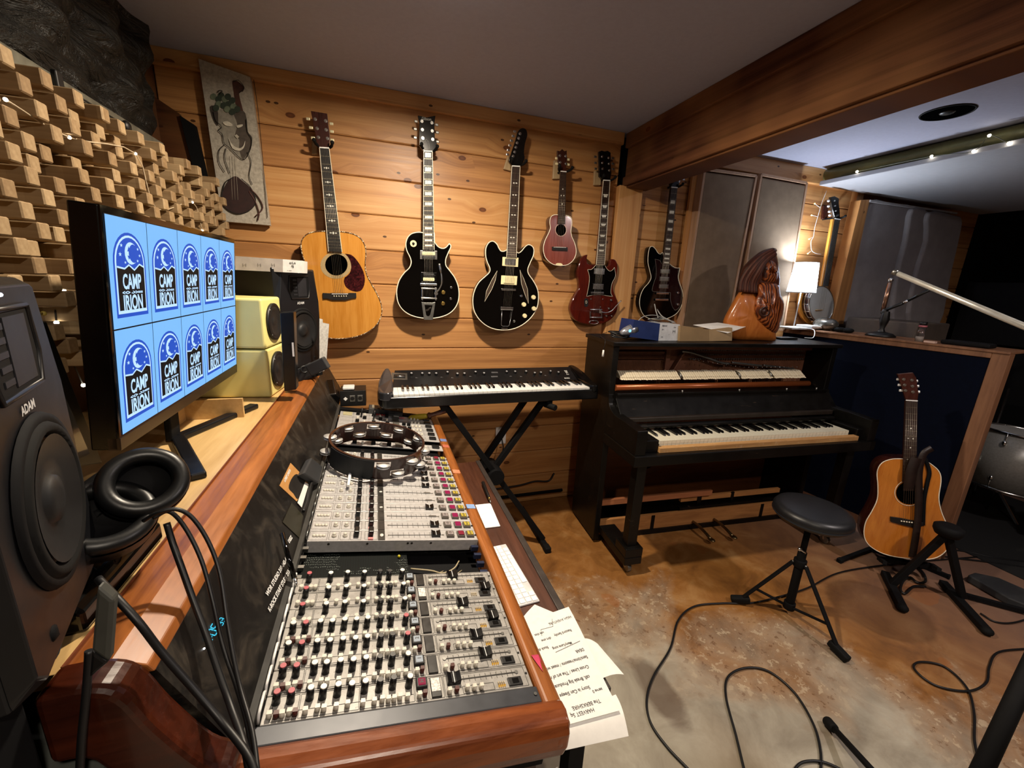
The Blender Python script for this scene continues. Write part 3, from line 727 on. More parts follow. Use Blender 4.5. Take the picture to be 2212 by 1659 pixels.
res = [c + (p - c) * 1.17 - n * .062 for p in hd]
M().prism(res, -n * .02, 0, True).build('resonator', SPRUCE, t, bevel=.004)
src = None
for i in range(0, 32, 2):
    a = c + (hd[i] - c) * 1.03; d = a - c
    k = M().tube([d, d - n * .045], .003, 6).obox(d - n * .03, n, d.normalized(), n.cross(d.normalized()), .006, .006, .004)
    k.v = [v + c for v in k.v]; k.build('tension_hook', CHROME, t)
NB = [(705,268),(748,275),(655,800),(610,800)]
M().prism([P.at(x, y, .010) for x, y in Z8([(690,268),(748,275),(655,805),(595,805)])], -n * .018).build('neck', SPRUCE, t, bevel=.003)
M().prism([P.at(x, y, .014) for x, y in Z8([(708,268),(748,275),(655,805),(612,805)])], -n * .005).build('fingerboard', EBONY, t)
M().bar(P.at(*Z8([(706, 266)])[0], .016), P.at(*Z8([(750, 273)])[0], .016), .004, .004, n).build('nut', WHITE, t)
M().prism([P.at(x, y, .006) for x, y in Z8([(672,95),(705,88),(738,105),(738,150),(745,200),(748,270),(705,264),(690,200),(678,140)])], -n * .014).build('headstock', BLACKL, t, bevel=.001)
for i, (x, y) in enumerate(((655, 125), (655, 168), (662, 210), (665, 240))):
    M().sph(P.at(*Z8([(x, y)])[0], .0), .012, 10, sc=(1, .6, .7)).build('tuning_key', WHITE, t)
for i, (x, y) in enumerate(((700, 125), (706, 165), (712, 205), (722, 240))):
    p = P.at(*Z8([(x, y)])[0], .006); M().cyl(p, p + n * .006, .005, n=10).build('tuning_post', CHROME, t)
m = M()
for i in range(4):
    a = P.at(*Z8([(714 + i * 9, 272)])[0], .018); b = P.at(*Z8([(578 + i * 12, 1000)])[0], .018); M().tube([a, b], .0006, 4).build('string', STRING, t)
screwplate(P, Z8([(565,992),(612,990),(612,998),(565,1000)]), 0, .016, 'bridge', PALEW, t)
hanger(GJ, *Z8([(722, 258)])[0], 2.36, Z8([(618,160),(655,160),(650,270),(610,270)]), 'padded hanger on a dark block behind the banjo head', DARKM)
# ---------------------------------------------------------------- upright piano
def piano_black():
    m = N('worn black piano lacquer'); v = m.coord(); f = m.noise(v, 9, 5, .65); e = m.noise(m.coord((3, 3, 60)), 3, 4, .7)
    k = m.math('MULTIPLY', m.math('GREATER_THAN', e, .66), m.math('GREATER_THAN', f, .55))
    c = m.mix(m.math('MULTIPLY', k, .6), m.ramp(f, [(.3, '#050403'), (.7, '#0c0a08')]), '#4a3a2c')
    m.bump(f, .06, .003)
    return m.done(c, m.math('MULTIPLY_ADD', f, .35, .22), 0, .28)
PB = piano_black()
RAIL = mat('#8c4a24', .3, .35, .5, .1, 300, .1, name='copper brown felt rail')
PLATE = mat('#6e4632', .45, .3, .5, .2, 20, name='bronze iron plate')
MAPLE = wood('bare maple', '#8a5a30', '#b8814a', 'x', 1.2, .6)
MAPLE2 = wood('worn key rail wood', '#9a6d3e', '#c79a62', 'x', 1.2, .6, fleck=.2)
th = math.radians(-4); PU_ = Vector((math.cos(th), math.sin(th), 0)); PV_ = Vector((-math.sin(th), math.cos(th), 0)); PO = Vector((1.163, 1.825, 0)); PZ_ = Vector((0, 0, 1))
def pp(a, b, z): return PO + PU_ * (a * .983) + PV_ * b + PZ_ * z
def pbox(m, a0, a1, b0, b1, z0, z1, mi=0): return m.obox(pp((a0+a1)/2, (b0+b1)/2, (z0+z1)/2), PU_, PV_, PZ_, (a1-a0)*.4915, (b1-b0)/2, (z1-z0)/2, mi)
def pa(px, py, b):   # place along the piano of a pixel on the plane b
    d = ray(px, py); o = PO + PV_ * b; t = (o - CAM).dot(PV_) / d.dot(PV_); p = CAM + d * t
    return (p - PO).dot(PU_) / .983, p.z
pn = thing('upright_piano', pp(.76, .1, 0), 'old black upright piano with its front panel off, hammers showing', 'piano')
for a0 in (.0, 1.495):
    pbox(M(), a0, a0 + .035, 0, .33, .02, 1.17).build('side_panel', PB, pn, bevel=.003)
pbox(M(), -.012, 1.542, -.02, .335, 1.168, 1.19).build('lid', PB, pn, bevel=.004)
pbox(M(), .035, 1.495, .30, .33, .05, 1.168).build('back_board', wood('soundboard wood', '#5a2f14', '#7d4a22', 'x', 1, .5), pn)
# iron plate with ribs, pin field and pressure bars
pbox(M(), .035, 1.495, .17, .19, .55, 1.165).build('iron_plate', PLATE, pn)
m = M(); pbox(m, .035, 1.495, .13, .17, 1.13, 1.165)
for a, z0, z1 in ((.06, 1.10, 1.115), (.06, 1.07, 1.08)): pbox(m, a, .42, .15, .17, z0, z1)
pbox(m, .425, .455, .14, .17, .98, 1.165); m.bar(pp(.57, .15, 1.16), pp(.48, .15, .99), .012, .03, PV_)
m.build('plate_rib', PLATE, pn, bevel=.003)
bar_pts = [pa(x, y, .13) for x, y in zp(1250, 650, 5.53, [(1230,600),(1330,612),(1450,650),(1600,705),(1710,742),(1800,752)])]
M().tube(spl3([pp(a, .13, z) for a, z in bar_pts], 4), .008, 8).build('pressure_bar', STEEL, pn)
for s in ([(1825,735),(2180,775)], None):
    if s: q2 = zp(1250, 650, 5.53, s)
    else: q2 = zp(1600, 700, 5.53, [(265,492),(635,535)])
    (a0, z0), (a1, z1) = pa(*q2[0], .13), pa(*q2[1], .13)
    M().bar(pp(a0, .13, z0), pp(a1, .13, z1), .012, .018, PV_).build('pressure_bar', STEEL, pn, bevel=.003)
m = M()
for k in range(24):
    a = .6 + k * .034; z = 1.085 - min(.06, max(0, (a - .5) * .13)); m.sph(pp(a, .118, z), .0035, 6)
m.build('bar_screws', CHROME, pn)
m = M(); random.seed(3)
for i in range(150):
    a = .60 + (i // 3) * .0174; m.cyl(pp(a, .168, 1.07 + (i % 3) * .026), pp(a, .145, 1.072 + (i % 3) * .026), .003, n=6)
m.build('tuning_pins', STEEL, pn)['kind'] = 'stuff'
m = M()
for i in range(44):
    a = .07 + i * .0085; m.tube([pp(a, .155, 1.06), pp(a + .15, .15, .60)], .0013, 4)
for i in range(80):
    a = .60 + i * .0108; m.tube([pp(a, .16, 1.07), pp(a - .03, .155, .60)], .0009, 4)
m.build('piano_strings', mat('#9a6a44', .35, .9, name='copper strings'), pn)['kind'] = 'stuff'
# hammers in four groups
ham = M(); pbox(ham, -.0052, .0052, .012, .075, .988, .998); ham.prism([pp(-.0052, .0, .985), pp(-.0052, .05, 1.022), pp(-.0052, .075, 1.022), pp(-.0052, .02, .985)], PU_ * .0104)
HM = mat('#d9cdb4', .9, 0, .2, .1, 120, name='hammer felt')
src = None
for g, (x0, x1, nh) in enumerate(((1345, 1470, 27), (1481, 1598, 26), (1606, 1670, 17), (1678, 1741, 18))):
    a0, a1 = pa(x0, 815, .0)[0], pa(x1, 812, .0)[0]
    for i in range(nh):
        a = a0 + (a1 - a0) * i / (nh - 1)
        if src is None: src = ham.build('hammer', HM, pn, org=pp(0, 0, 0)); put(src, pp(a, 0, 0), pn)
        else: inst(src, 'hammer', pp(a, 0, 0), pn, scale=(1, 1, 1 - .003 * random.random()))
for a in (.445, .845, 1.075):
    M().ring(pp(a, .03, .995), PU_, .018, .005, 16, 6).build('action_bracket', STEEL, pn)
M().cyl(pp(.035, .0, .943), pp(1.36, .0, .948), .0165, n=20).build('hammer_rail', RAIL, pn)
pbox(M(), .035, 1.42, -.03, .10, .905, .918).build('action_shelf', PB, pn, bevel=.002)
for x, y in zp(1250, 650, 5.53, [(1238,1085),(1918,1075)]) + [(1700, 838), (1763, 842)]:
    a, z = pa(x, y, -.03); M().cyl(pp(a, -.03, .912), pp(a, -.03, .93), .005, n=10).build('dowel_knob', STEEL, pn)
# fallboard and moulding over the keys
pbox(M(), .035, 1.495, -.02, .0, .80, .912).build('lower_panel', PB, pn, bevel=.002)
M().prism([pp(.035, -.015, .895), pp(.035, -.10, .80), pp(.035, -.085, .79), pp(.035, .0, .88)], PU_ * 1.46).build('fallboard', PB, pn, bevel=.002)
pbox(M(), .07, 1.46, -.112, -.09, .782, .808).build('fallboard_moulding', mat('#241c16', .45, var=.3, sc=14, name='rubbed brown edge'), pn, bevel=.004)
pbox(M(), .07, 1.46, -.135, -.10, .752, .775).build('key_cover_roll', PB, pn, bevel=.008)
# cheeks / arms
prof = spl([(0.0,.905),(-.012,.862),(-.035,.838),(-.085,.82),(-.2,.818),(-.305,.812,1),(-.315,.805),(-.315,.69,1),(.0,.69,1)], 3)
for a0 in (.0, 1.48):
    M().prism([pp(a0, b, z) for b, z in prof], PU_ * .055).build('arm', PB, pn, bevel=.004)
for a0, w_ in ((.055, .09), (1.435, .05)):
    pbox(M(), a0, a0 + w_, -.285, -.10, .69, .752).build('key_block', PB, pn, bevel=.003)
pbox(M(), -.005, 1.54, -.325, .0, .635, .69).build('key_bed', PB, pn, bevel=.004)
pbox(M(), .145, 1.435, -.30, -.268, .69, .716).build('key_slip', MAPLE2, pn, bevel=.002)
# keys
IV = mat('#e2ddc8', .25, 0, .5, .05, 25, name='old ivory'); EB = mat('#060505', .2, 0, .5, .1, 20, name='ebony key')
kw = .02385; K0 = .165; BLK = (0, 2, 3, 5, 6)     # after A: A#, then C#, D#, F#, G#
src = None
for i in range(52):
    a = K0 + i * kw
    if src is None:
        k = M(); pbox(k, 0, kw - .0012, -.262, -.105, .72, .738); pbox(k, 0, kw - .0012, -.262, -.258, .705, .722)
        src = k.build('white_key', IV, pn, org=pp(0, 0, 0)); put(src, pp(a, 0, 0), pn)
    else: inst(src, 'white_key', pp(a, 0, 0), pn)
src = None
for i in range(51):
    nm_ = (i + 5) % 7     # 0=C
    if nm_ in (2, 6): continue
    a = K0 + (i + 1) * kw - .0005
    if src is None:
        k = M(); k.prism([pp(-.0055, -.205, .736), pp(-.0055, -.198, .748), pp(-.0055, -.108, .750), pp(-.0055, -.108, .736)], PU_ * .011)
        src = k.build('black_key', EB, pn, org=pp(0, 0, 0), bevel=.001); put(src, pp(a, 0, 0), pn)
    else: inst(src, 'black_key', pp(a, 0, 0), pn)
# legs, toe blocks, casters
for a0 in (.03, 1.40):
    pbox(M(), a0, a0 + .10, -.30, .0, .07, .115).build('toe_block', PB, pn, bevel=.004)
    M().prism([pp(a0 + .02, -.275, .165), pp(a0 + .075, -.275, .165), pp(a0 + .075, -.22, .165), pp(a0 + .02, -.22, .165)], PZ_ * .47).build('leg', PB, pn, bevel=.004)
    pbox(M(), a0, a0 + .10, -.30, -.19, .115, .165).build('leg_block', PB, pn, bevel=.004)
    c = M(); p = pp(a0 + .05, -.255, .027); c.cyl(p - PU_ * .011, p + PU_ * .011, .026, n=16); c.build('caster_wheel', STEEL, pn, bevel=.002)
    M().bar(pp(a0 + .05, -.245, .07), p, .03, .008, PV_).build('caster_fork', CHROME, pn)
pbox(M(), .035, 1.495, .02, .33, .0, .03).build('bottom_board', PB, pn)
pbox(M(), .035, 1.495, .03, .05, .03, .125).build('bottom_rail', MAPLE, pn, bevel=.001)
for a in (.40, 1.23):
    pbox(M(), a, a + .022, .026, .031, .03, .122).build('rail_divider', PB, pn)
pbox(M(), .035, .83, .04, .06, .215, .25).build('trapwork_rail', wood('pinkish bare wood', '#8a4f30', '#ad7048', 'x', 1.2, .6), pn, bevel=.001)
pbox(M(), .62, 1.40, .06, .08, .175, .205).build('trapwork_rail', MAPLE, pn, bevel=.001)
pbox(M(), .60, 1.495, .035, .06, .135, .15).build('trapwork_rail', PB, pn)
for a, b in ((.74, .77), (1.0, 1.02)): pbox(M(), a, b, .055, .062, .15, .215).build('trapwork_block', PB, pn)
M().bar(pp(.34, .27, .60), pp(.46, .27, .25), .012, .012, PV_).build('diagonal_brace', STEEL, pn)
M().bar(pp(.45, .28, .27), pp(.95, .28, .47), .05, .03, PV_).build('soundboard_bridge', mat('#5a3520', .5), pn)
M().bar(pp(1.25, .29, .66), pp(1.10, .29, .35), .05, .02, PV_).build('soundboard_post', MAPLE, pn)
M().cyl(pp(.98, .292, .55), pp(.98, .30, .55), .045, n=24).build('sound_hole', MAPLE, pn)
for a in (.71, .87):
    M().tube(spl3([pp(a, .05, .045), pp(a, -.02, .05), pp(a, -.08, .045), pp(a + .005, -.13, .03)], 4), .009, 8).sph(pp(a + .006, -.135, .03), .019, 12, sc=(1, 1.3, .4)).build('pedal', mat('#7a6a4a', .35, 1, name='tarnished brass'), pn)

# ---------------------------------------------------------------- stage piano on an X stand
SX, SY = 0.0, 1.885
sy = thing('stage_piano', (.57, 2.03, .865), 'black electric stage piano on the folding stand, left of the upright piano', 'keyboard', None)
out = spl([(0.03, 1.885, 1), (.012, 1.90), (-.008, 1.97), (-.004, 2.08), (.03, 2.16), (.075, 2.19, 1), (1.09, 2.19, 1), (1.135, 2.15), (1.15, 2.05), (1.148, 1.95), (1.135, 1.885, 1)], 4)
M().prism([(x, y, .92) for x, y in out], (0, 0, -.055), 0).build('case', mat('#0b0b0c', .22, name='satin black shell'), sy, bevel=.006, seg=3)
pan = M(); tilt = lambda x, y: (x, y, .928 + (y - 2.03) * .45)
pan.prism([tilt(x, y) for x, y in ((.062, 2.03), (1.10, 2.03), (1.10, 2.165), (.08, 2.165))], (0, 0, -.03)).build('control_panel', mat('#141416', .3, name='panel black'), sy, bevel=.003)
for x0, x1 in ((-.004, .06), (1.085, 1.148)):
    sl = [(x, y) for x, y in out if x0 - .02 <= x <= x1]
    pts = spl([(x0 + .004 if x0 < 0 else x0, 1.90), (x1 if x0 < 0 else x1 - .01, 1.90), (x1 if x0 < 0 else x1 - .004, 2.15), (x0 + .035 if x0 < 0 else x0, 2.18), (x0 + .002, 2.05)], 3)
    M().prism([(x, y, 0.945 + max(0, (y - 2.03)) * .33) for x, y in pts], (0, 0, -.04)).build('end_cap', mat('#3c3c40' if x0 < 0 else '#0d0d0e', .22, .4, name='dark metallic cap'), sy, bevel=.01, seg=3)
wk = (1.085 - .062) / 43; src = None
WK = mat('#f0f0ee', .25, 0, .5, .02, 20, name='glossy white key')
for i in range(43):
    x = .062 + i * wk
    if src is None:
        k = M().box(0, wk - .0012, 1.893, 2.03, .918, .930).box(0, wk - .0012, 1.893, 1.897, .905, .93)
        src = k.build('white_key', WK, sy, org=(0, 0, 0)); put(src, (x, 0, 0), sy)
    else: inst(src, 'white_key', (x, 0, 0), sy)
src = None
for i in range(42):
    if (i + 2) % 7 in (2, 6): continue
    x = .062 + (i + 1) * wk - .0055
    if src is None:
        src = M().prism([(0, 1.948, .929), (0, 1.952, .940), (0, 2.03, .942), (0, 2.03, .929)], (.0105, 0, 0)).build('black_key', EB, sy, org=(0, 0, 0)); put(src, (x, 0, 0), sy)
    else: inst(src, 'black_key', (x, 0, 0), sy)
SP = Pl(tilt(0, 2.03), Vector((0, -.45, 1)))
ks = None
for x, y in zp(680, 760, 3.568, [(745,170),(828,170),(882,170),(935,170),(1022,160),(1098,172),(1152,170),(1237,158),(1303,168),(1477,155),(1542,155),(1626,153),(1692,165),(1740,162),(1814,152),(1875,160)]):
    p = SP.at(x, y + 2)
    if ks is None:
        ks = M().cyl((0, 0, 0), SP.n * .012, .0085, .0075, 14).build('panel_knob', BLACK, sy, org=(0, 0, 0)); put(ks, p, sy)
        kt = M().cyl(SP.n * .012, SP.n * .0125, .0055, n=12).build('knob_cap', mat('#9a9a9c', .3), sy, org=(0, 0, 0)); put(kt, p, sy)
    else: inst(ks, 'panel_knob', p, sy); inst(kt, 'knob_cap', p, sy)
M().prism([SP.at(x, y, .0012) for x, y in zp(680, 760, 3.568, [(592,160),(712,165),(714,215),(588,212)])], -SP.n * .001).build('tube_window_frame', STEEL, sy)
M().prism([SP.at(x, y, .0018) for x, y in zp(680, 760, 3.568, [(610,172),(698,176),(698,205),(606,203)])], -SP.n * .0006).build('tube_window', BLACK, sy)
a = SP.at(*zp(680, 760, 3.568, [(618, 188)])[0], .003); b = SP.at(*zp(680, 760, 3.568, [(690, 190)])[0], .003)
M().tube([a, b], .004, 8).build('valve', CHROME, sy)
lg = M()
for x, y, s_ in ((1385, 158, .012), (1385, 190, .012)):
    write(lg, '||||||||', SP.at(*zp(680, 760, 3.568, [(x, y)])[0], .0006), (1, 0, 0), (0, 1, .45), s_, 0, 1.5)
for x, y in ((785, 200), (978, 195), (1200, 190), (1590, 190), (1780, 182), (1510, 188), (1060, 200)):
    write(lg, '=-', SP.at(*zp(680, 760, 3.568, [(x, y)])[0], .0006), (1, 0, 0), (0, 1, .45), .014)
lg.build('panel_print', mat('#8f8f92', .5, name='printed grey'), sy)
lg = M(); write(lg, 'SV-1', SP.at(*zp(680, 760, 3.568, [(1940, 160)])[0], .0006), (0, -1, -.45), (1, 0, 0), .024, .0006); write(lg, 'KORG', SP.at(*zp(680, 760, 3.568, [(1945, 203)])[0], .0006), (1, 0, 0), (0, 1, .45), .012, .0004)
lg.build('logo', WHITE, sy)
# stand
st = thing('keyboard_stand', (.58, 2.0, 0), 'black folding X stand carrying the stage piano in front of the pine wall', 'keyboard stand')
def leg(m, a, b, w=.03, h=.03): m.bar(a, b, w, h, (0, 1, 0)); return m
for nm_, a, b in (('leg', (.305, 1.93, .86), (.875, 1.90, .03)), ('leg', (.86, 1.97, .86), (.27, 1.97, .03)), ('leg', (.775, 2.02, .86), (.24, 2.02, .05))):
    leg(M(), a, b).build(nm_, BLACKM, st, bevel=.003)
for x in (.30, .86): M().bar((x, 1.90, .85), (x, 2.20, .85), .03, .028).build('top_arm', BLACKM, st, bevel=.003)
for x in (.26, .87):
    M().bar((x, 1.84, .016), (x, 2.26, .016), .03, .028).build('foot', BLACKM, st, bevel=.003)
    M().bar((x, 1.80, .017), (x, 1.85, .017), .036, .034).build('rubber_foot', RUBBER, st, bevel=.006)
M().cyl((.575, 1.885, .455), (.575, 2.05, .455), .045, n=20).build('pivot_disc', BLACKM, st, bevel=.003)
M().cyl((.845, 1.93, .835), (.875, 1.86, .835), .016, n=14).build('locking_knob', RUBBER, st, bevel=.003)

# wall outlet, floor conduit
t = thing('wall_outlet', (.735, 2.355, .50), 'small white outlet plate low on the pine wall behind the keyboard stand', 'outlet')
M().box(.70, .77, 2.352, 2.3599, .445, .56).build('cover_plate', WHITE, t, bevel=.003)
M().box(.722, .748, 2.335, 2.352, .49, .53).build('plug', BLACK, t, bevel=.003)
M().tube(spl3([(.735, 2.335, .50), (.74, 2.31, .42), (.70, 2.315, .33), (.62, 2.30, .25)]), .004, 8).build('cable', BLACK, t)
tag(M().tube([(.10, 2.325, .075), (1.19, 2.325, .075)], .011, 10).build('conduit', BLACKM), 'black pipe running along the foot of the pine wall', 'pipe')
tag(M().tube(spl3([(.55, 2.32, .14), (.85, 2.32, .15), (.98, 2.325, .165), (1.08, 2.32, .16), (1.12, 2.325, .21)]), .006, 8).build('cable', BLACK), 'black cable lying along the pine wall just above the floor pipe', 'cable')

# ---------------------------------------------------------------- drum stool
sc = Vector((1.80, 1.105, 0))
t = thing('drum_stool', sc, 'round black padded stool on a folding tripod in front of the upright piano', 'stool')
M().lathe([(0, 0), (.11, 0), (.138, .12), (.150, .4), (.150, .7), (.140, .93), (.12, 1.0), (0, .99)], sc + Vector((0, 0, .50)), sc + Vector((0, 0, .565)), 40).build('seat', mat('#16171a', .42, name='black vinyl'), t)
M().lathe([(.1505, 0), (.1520, .5), (.1505, 1)], sc + Vector((0, 0, .522)), sc + Vector((0, 0, .530)), 40).build('seat_piping', mat('#22262c', .35, name='vinyl piping'), t)
M().cyl(sc + Vector((0, 0, .48)), sc + Vector((0, 0, .502)), .055, n=20).build('seat_clamp', BLACKM, t, bevel=.002)
M().cyl(sc + Vector((0, 0, .28)), sc + Vector((0, 0, .49)), .0125, n=16).build('seat_post', BLACKM, t)
M().cyl(sc + Vector((0, 0, .045)), sc + Vector((0, 0, .34)), .018, n=16).build('column', BLACKM, t, bevel=.002)
M().cyl(sc + Vector((0, 0, .035)), sc + Vector((0, 0, .07)), .024, n=16).build('lower_collar', BLACKM, t, bevel=.002)
M().cyl(sc + Vector((0, 0, .265)), sc + Vector((0, 0, .30)), .026, n=16).build('upper_collar', BLACKM, t, bevel=.002)
M().tube([sc + Vector((0, 0, .355)), sc + Vector((-.03, -.03, .36)), sc + Vector((-.05, -.02, .375))], .004, 8).sph(sc + Vector((-.052, -.018, .375)), .009, 8).build('wing_nut', CHROME, t)
F0 = [PZ(0).at(1580, 1300), PZ(0).at(1828, 1432)]
c3 = sc + (sc - (F0[0] + F0[1]) / 2) * 1.05; c3.z = 0
for fpt in (F0[0], F0[1], c3):
    d = (fpt - sc); d.z = 0; L_ = d.length; d.normalize()
    top = sc + d * .028 + Vector((0, 0, .283)); mid = sc + d * (L_ * .62) + Vector((0, 0, .10)); ft = sc + d * (L_ - .03) + Vector((0, 0, .018))
    sd_ = Vector((-d.y, d.x, 0)) * .012
    M().bar(top, ft, .020, .008, (0, 0, 1)).build('leg', BLACKM, t, bevel=.002)
    M().bar(sc + d * .022 + Vector((0, 0, .052)), mid, .016, .006, (0, 0, 1)).build('brace', BLACKM, t, bevel=.001)
    M().bar(sc + d * (L_ - .075) + Vector((0, 0, .035)), sc + d * (L_ + .005) + Vector((0, 0, .016)), .032, .03, (0, 0, 1)).build('rubber_foot', RUBBER, t, bevel=.007)
    M().sph(top, .006, 8).build('rivet', STEEL, t)
# ---------------------------------------------------------------- mixing console
SN = Vector((.07, 0, .433)).normalized(); SU = Vector((.433, 0, -.07)).normalized(); SVY = Vector((0, 1, 0))
SF = Pl((.243, 0, .76), SN)
def cp(x, y, off=0.0): return Vector((x, y, .76 + (.243 - x) * .16166)) + SN * off
def cbox(m, x0, x1, y0, y1, o0, o1, mi=0):
    L_ = (x1 - x0) / SU.x / 2
    return m.obox(cp((x0 + x1) / 2, (y0 + y1) / 2, (o0 + o1) / 2), SU, SVY, SN, L_, (y1 - y0) / 2, (o1 - o0) / 2, mi)
MAHOG = wood('console mahogany', '#64310f', '#a5632c', 'y', 1.3, .38, .15)
MAHOGX = wood('console mahogany end', '#542410', '#8c4a22', 'x', 1.3, .3, .5)
MAHOG_SHADE = wood('shaded gloss mahogany', '#240b05', '#4a1e0e', 'x', 1.3, .25, .5)  # cheek mahogany darkened in its colour to stand for its unlit side
def panel_mat():
    m = N('dirty silver panel'); v = m.coord(); f = m.noise(v, 30, 5, .7); g = m.noise(v, 240, 2, .6)
    c = m.ramp(f, [(.3, '#827f7a'), (.55, '#9f9c97'), (.8, '#b0ada8')])
    c = m.mix(m.math('MULTIPLY', m.math('GREATER_THAN', g, .66), .55), c, '#5d564c')
    return m.done(c, .42, .1, .5)
PANEL = panel_mat()
LINE = mat('#26231f', .6, name='engraved line')
def bridge_mat():
    m = N('dusty black bridge'); v = m.coord((1, 1, 1)); f = m.noise(v, 9, 6, .7, .8); g = m.noise(v, 45, 4, .7)
    s = m.n('ShaderNodeTexBrick', {'Vector': m.coord((1, 1, 1), (0, 0, 0)), 'Scale': 9.0, 'Color1': (0, 0, 0, 1), 'Color2': (1, 1, 1, 1), 'Mortar': (0, 0, 0, 1), 'Bias': -.2}).outputs[0]
    c = m.ramp(f, [(.38, '#030303'), (.5, '#0e0c0a'), (.6, '#2a251f'), (.72, '#463f34')])
    c = m.mix(m.math('MULTIPLY', m.math('GREATER_THAN', g, .70), .35), c, '#6e675c')
    m.bump(g, .1, .002)
    return m.done(c, m.math('MULTIPLY_ADD', f, .4, .25), 0, .5)
BRIDGE = bridge_mat()
def pcb():
    m = N('green black circuit board'); c = m.n('ShaderNodeTexCoord').outputs['Object']
    v = m.n('ShaderNodeMapping', {'Vector': c, 'Scale': (1, 1, 1)}).outputs[0]
    a = m.n('ShaderNodeTexVoronoi', {'Vector': m.n('ShaderNodeMapping', {'Vector': c, 'Scale': (260, 110, 1)}).outputs[0], 'Scale': 1.0, 'Randomness': .35}, voronoi_dimensions='2D').outputs['Distance']
    k = m.noise(c, 14, 3, .6)
    d = m.math('MULTIPLY', m.math('LESS_THAN', a, .15), m.math('GREATER_THAN', k, .5))
    tr = m.n('ShaderNodeTexWave', {'Vector': c, 'Scale': 55.0, 'Distortion': 3.0, 'Detail': 2.0}).outputs['Fac']
    base = m.mix(m.math('MULTIPLY', m.math('GREATER_THAN', tr, .8), .6), '#020504', '#07120f')
    return m.done(m.mix(m.math('MULTIPLY', d, .7), base, '#98a09a'), .6, 0, .15)
PCB = pcb()
WBTN = mat('#cfc9bb', .35, var=.1, sc=200, name='off-white button'); BRN = mat('#4a1c14', .4, name='brown button')
REDC = mat('#b0525a', .45, name='red knob cap'); WHC = mat('#e9e6da', .4, name='white knob cap'); DKC = mat('#2a2a2a', .4, name='grey knob cap')
KB = mat('#08080a', .35, name='black knob body')

con = thing('mixing_console', (0, 1.2, 0), 'large wood-trimmed mixing desk with rows of faders and knobs, left of the keyboard tray', 'mixing console')
Y0, PIT_ = .528, .0443
# ---- frame
YF = 2.08
m = M(); cbox(m, -.205, .262, .47, YF, -.10, -.06); m.build('tray_pan', BLACKM, con)
M().prism([(-.31, .47, .02), (.235, .47, .02), (.235, .47, .70), (-.20, .47, .80), (-.31, .47, .98)], (0, .03, 0)).build('end_panel', wood('dark stained end panel', '#1c0906', '#33130b', 'z', 1, .4), con)
M().prism([(-.31, 2.05, .02), (.235, 2.05, .02), (.235, 2.05, .68), (-.20, 2.05, .78), (-.31, 2.05, .95)], (0, .03, 0)).build('end_panel', DARKM, con)
M().box(-.36, .20, .50, 2.05, .02, .55).build('pedestal', BLACKM, con)
# front rail and rounded near end
rail = M()
pr = [(.250, -.002), (.256, .004), (.278, .004), (.290, -.006), (.293, -.03), (.285, -.06), (.250, -.06)]
rail.prism([cp(x, .46, o) for x, o in pr], (0, YF - .46, 0), sm=False)
rail.build('arm_rail', MAHOG, con, bevel=.004)
e = M()
prof = [(.500, .0), (.490, .008), (.475, .010), (.458, .004), (.447, -.012), (.444, -.035), (.450, -.060), (.470, -.075), (.50, -.075)]
ax0 = cp(-.215, 0, 0); ax1 = cp(.285, 0, 0)
e.prism([ax0 + Vector((0, y, 0)) + SN * o for y, o in prof], ax1 - ax0, 0)
e.build('end_rail', MAHOGX, con, bevel=.006, seg=3)
M().sph(cp(.268, .478, -.03), .036, 20, sc=(.75, .95, 1.05)).build('rail_corner', MAHOGX, con)
cbox(M(), -.20, .251, .498, .527, -.012, .002).build('end_strip', mat('#3c3e43', .4, .3, name='grey painted steel'), con, bevel=.002)
p = cp(.243, .512, .003); M().cyl(p, p + SN * .001, .003, n=10).build('screw', STEEL, con)
# the rising cheek at the near left corner and the ledge
chk = spl([(-.185,.86,1),(-.215,.885),(-.25,.955),(-.272,1.01),(-.30,1.028),(-.345,1.03,1),(-.345,.94,1),(-.31,.93),(-.285,.86),(-.25,.80),(-.19,.775,1)], 4)
M().prism([(x, .448, z) for x, z in chk], (0, .045, 0)).build('cheek', MAHOG_SHADE, con, bevel=.012, seg=3)
M().prism([(x, .36, z) for x, z in [(-.62, .80), (-.30, .80), (-.30, .96), (-.62, .96)]], (0, .012, 0))
M().prism([(x, .49, z) for x, z in [(-.262, .995), (-.268, 1.006), (-.30, 1.022), (-.342, 1.022), (-.342, .995)]], (0, 1.85, 0)).build('ledge', MAHOG, con, bevel=.002)
M().box(-.3435, -.3415, .49, 2.34, .99, 1.026).build('ledge_lip', mat('#6b3518', .5, name='ledge lip wood'), con)  # narrow lip behind the ledge, one even brown
# sloping black bridge panel
BO, BE = Vector((-.192, 0, .835)), Vector((-.266, 0, .998)); BD = (BE - BO); BN = Vector((BD.z, 0, -BD.x)).normalized()
BP = Pl(BO, BN)
M().prism([BO + Vector((0, .495, 0)), BE + Vector((0, .495, 0)), BE + Vector((0, 2.34, 0)), BO + Vector((0, 2.34, 0))], -BN * .01).build('bridge_panel', BRIDGE, con)
M().bar(BO + Vector((.003, .50, -.002)), BO + Vector((.003, 2.08, -.002)), .010, .014).build('bridge_trim', mat('#4c4b48', .4, .4, name='worn grey trim'), con)
M().bar(BO + Vector((-.02, .50, -.03)), BO + Vector((-.02, 2.08, -.03)), .03, .05).build('bridge_foot', BLACKM, con)
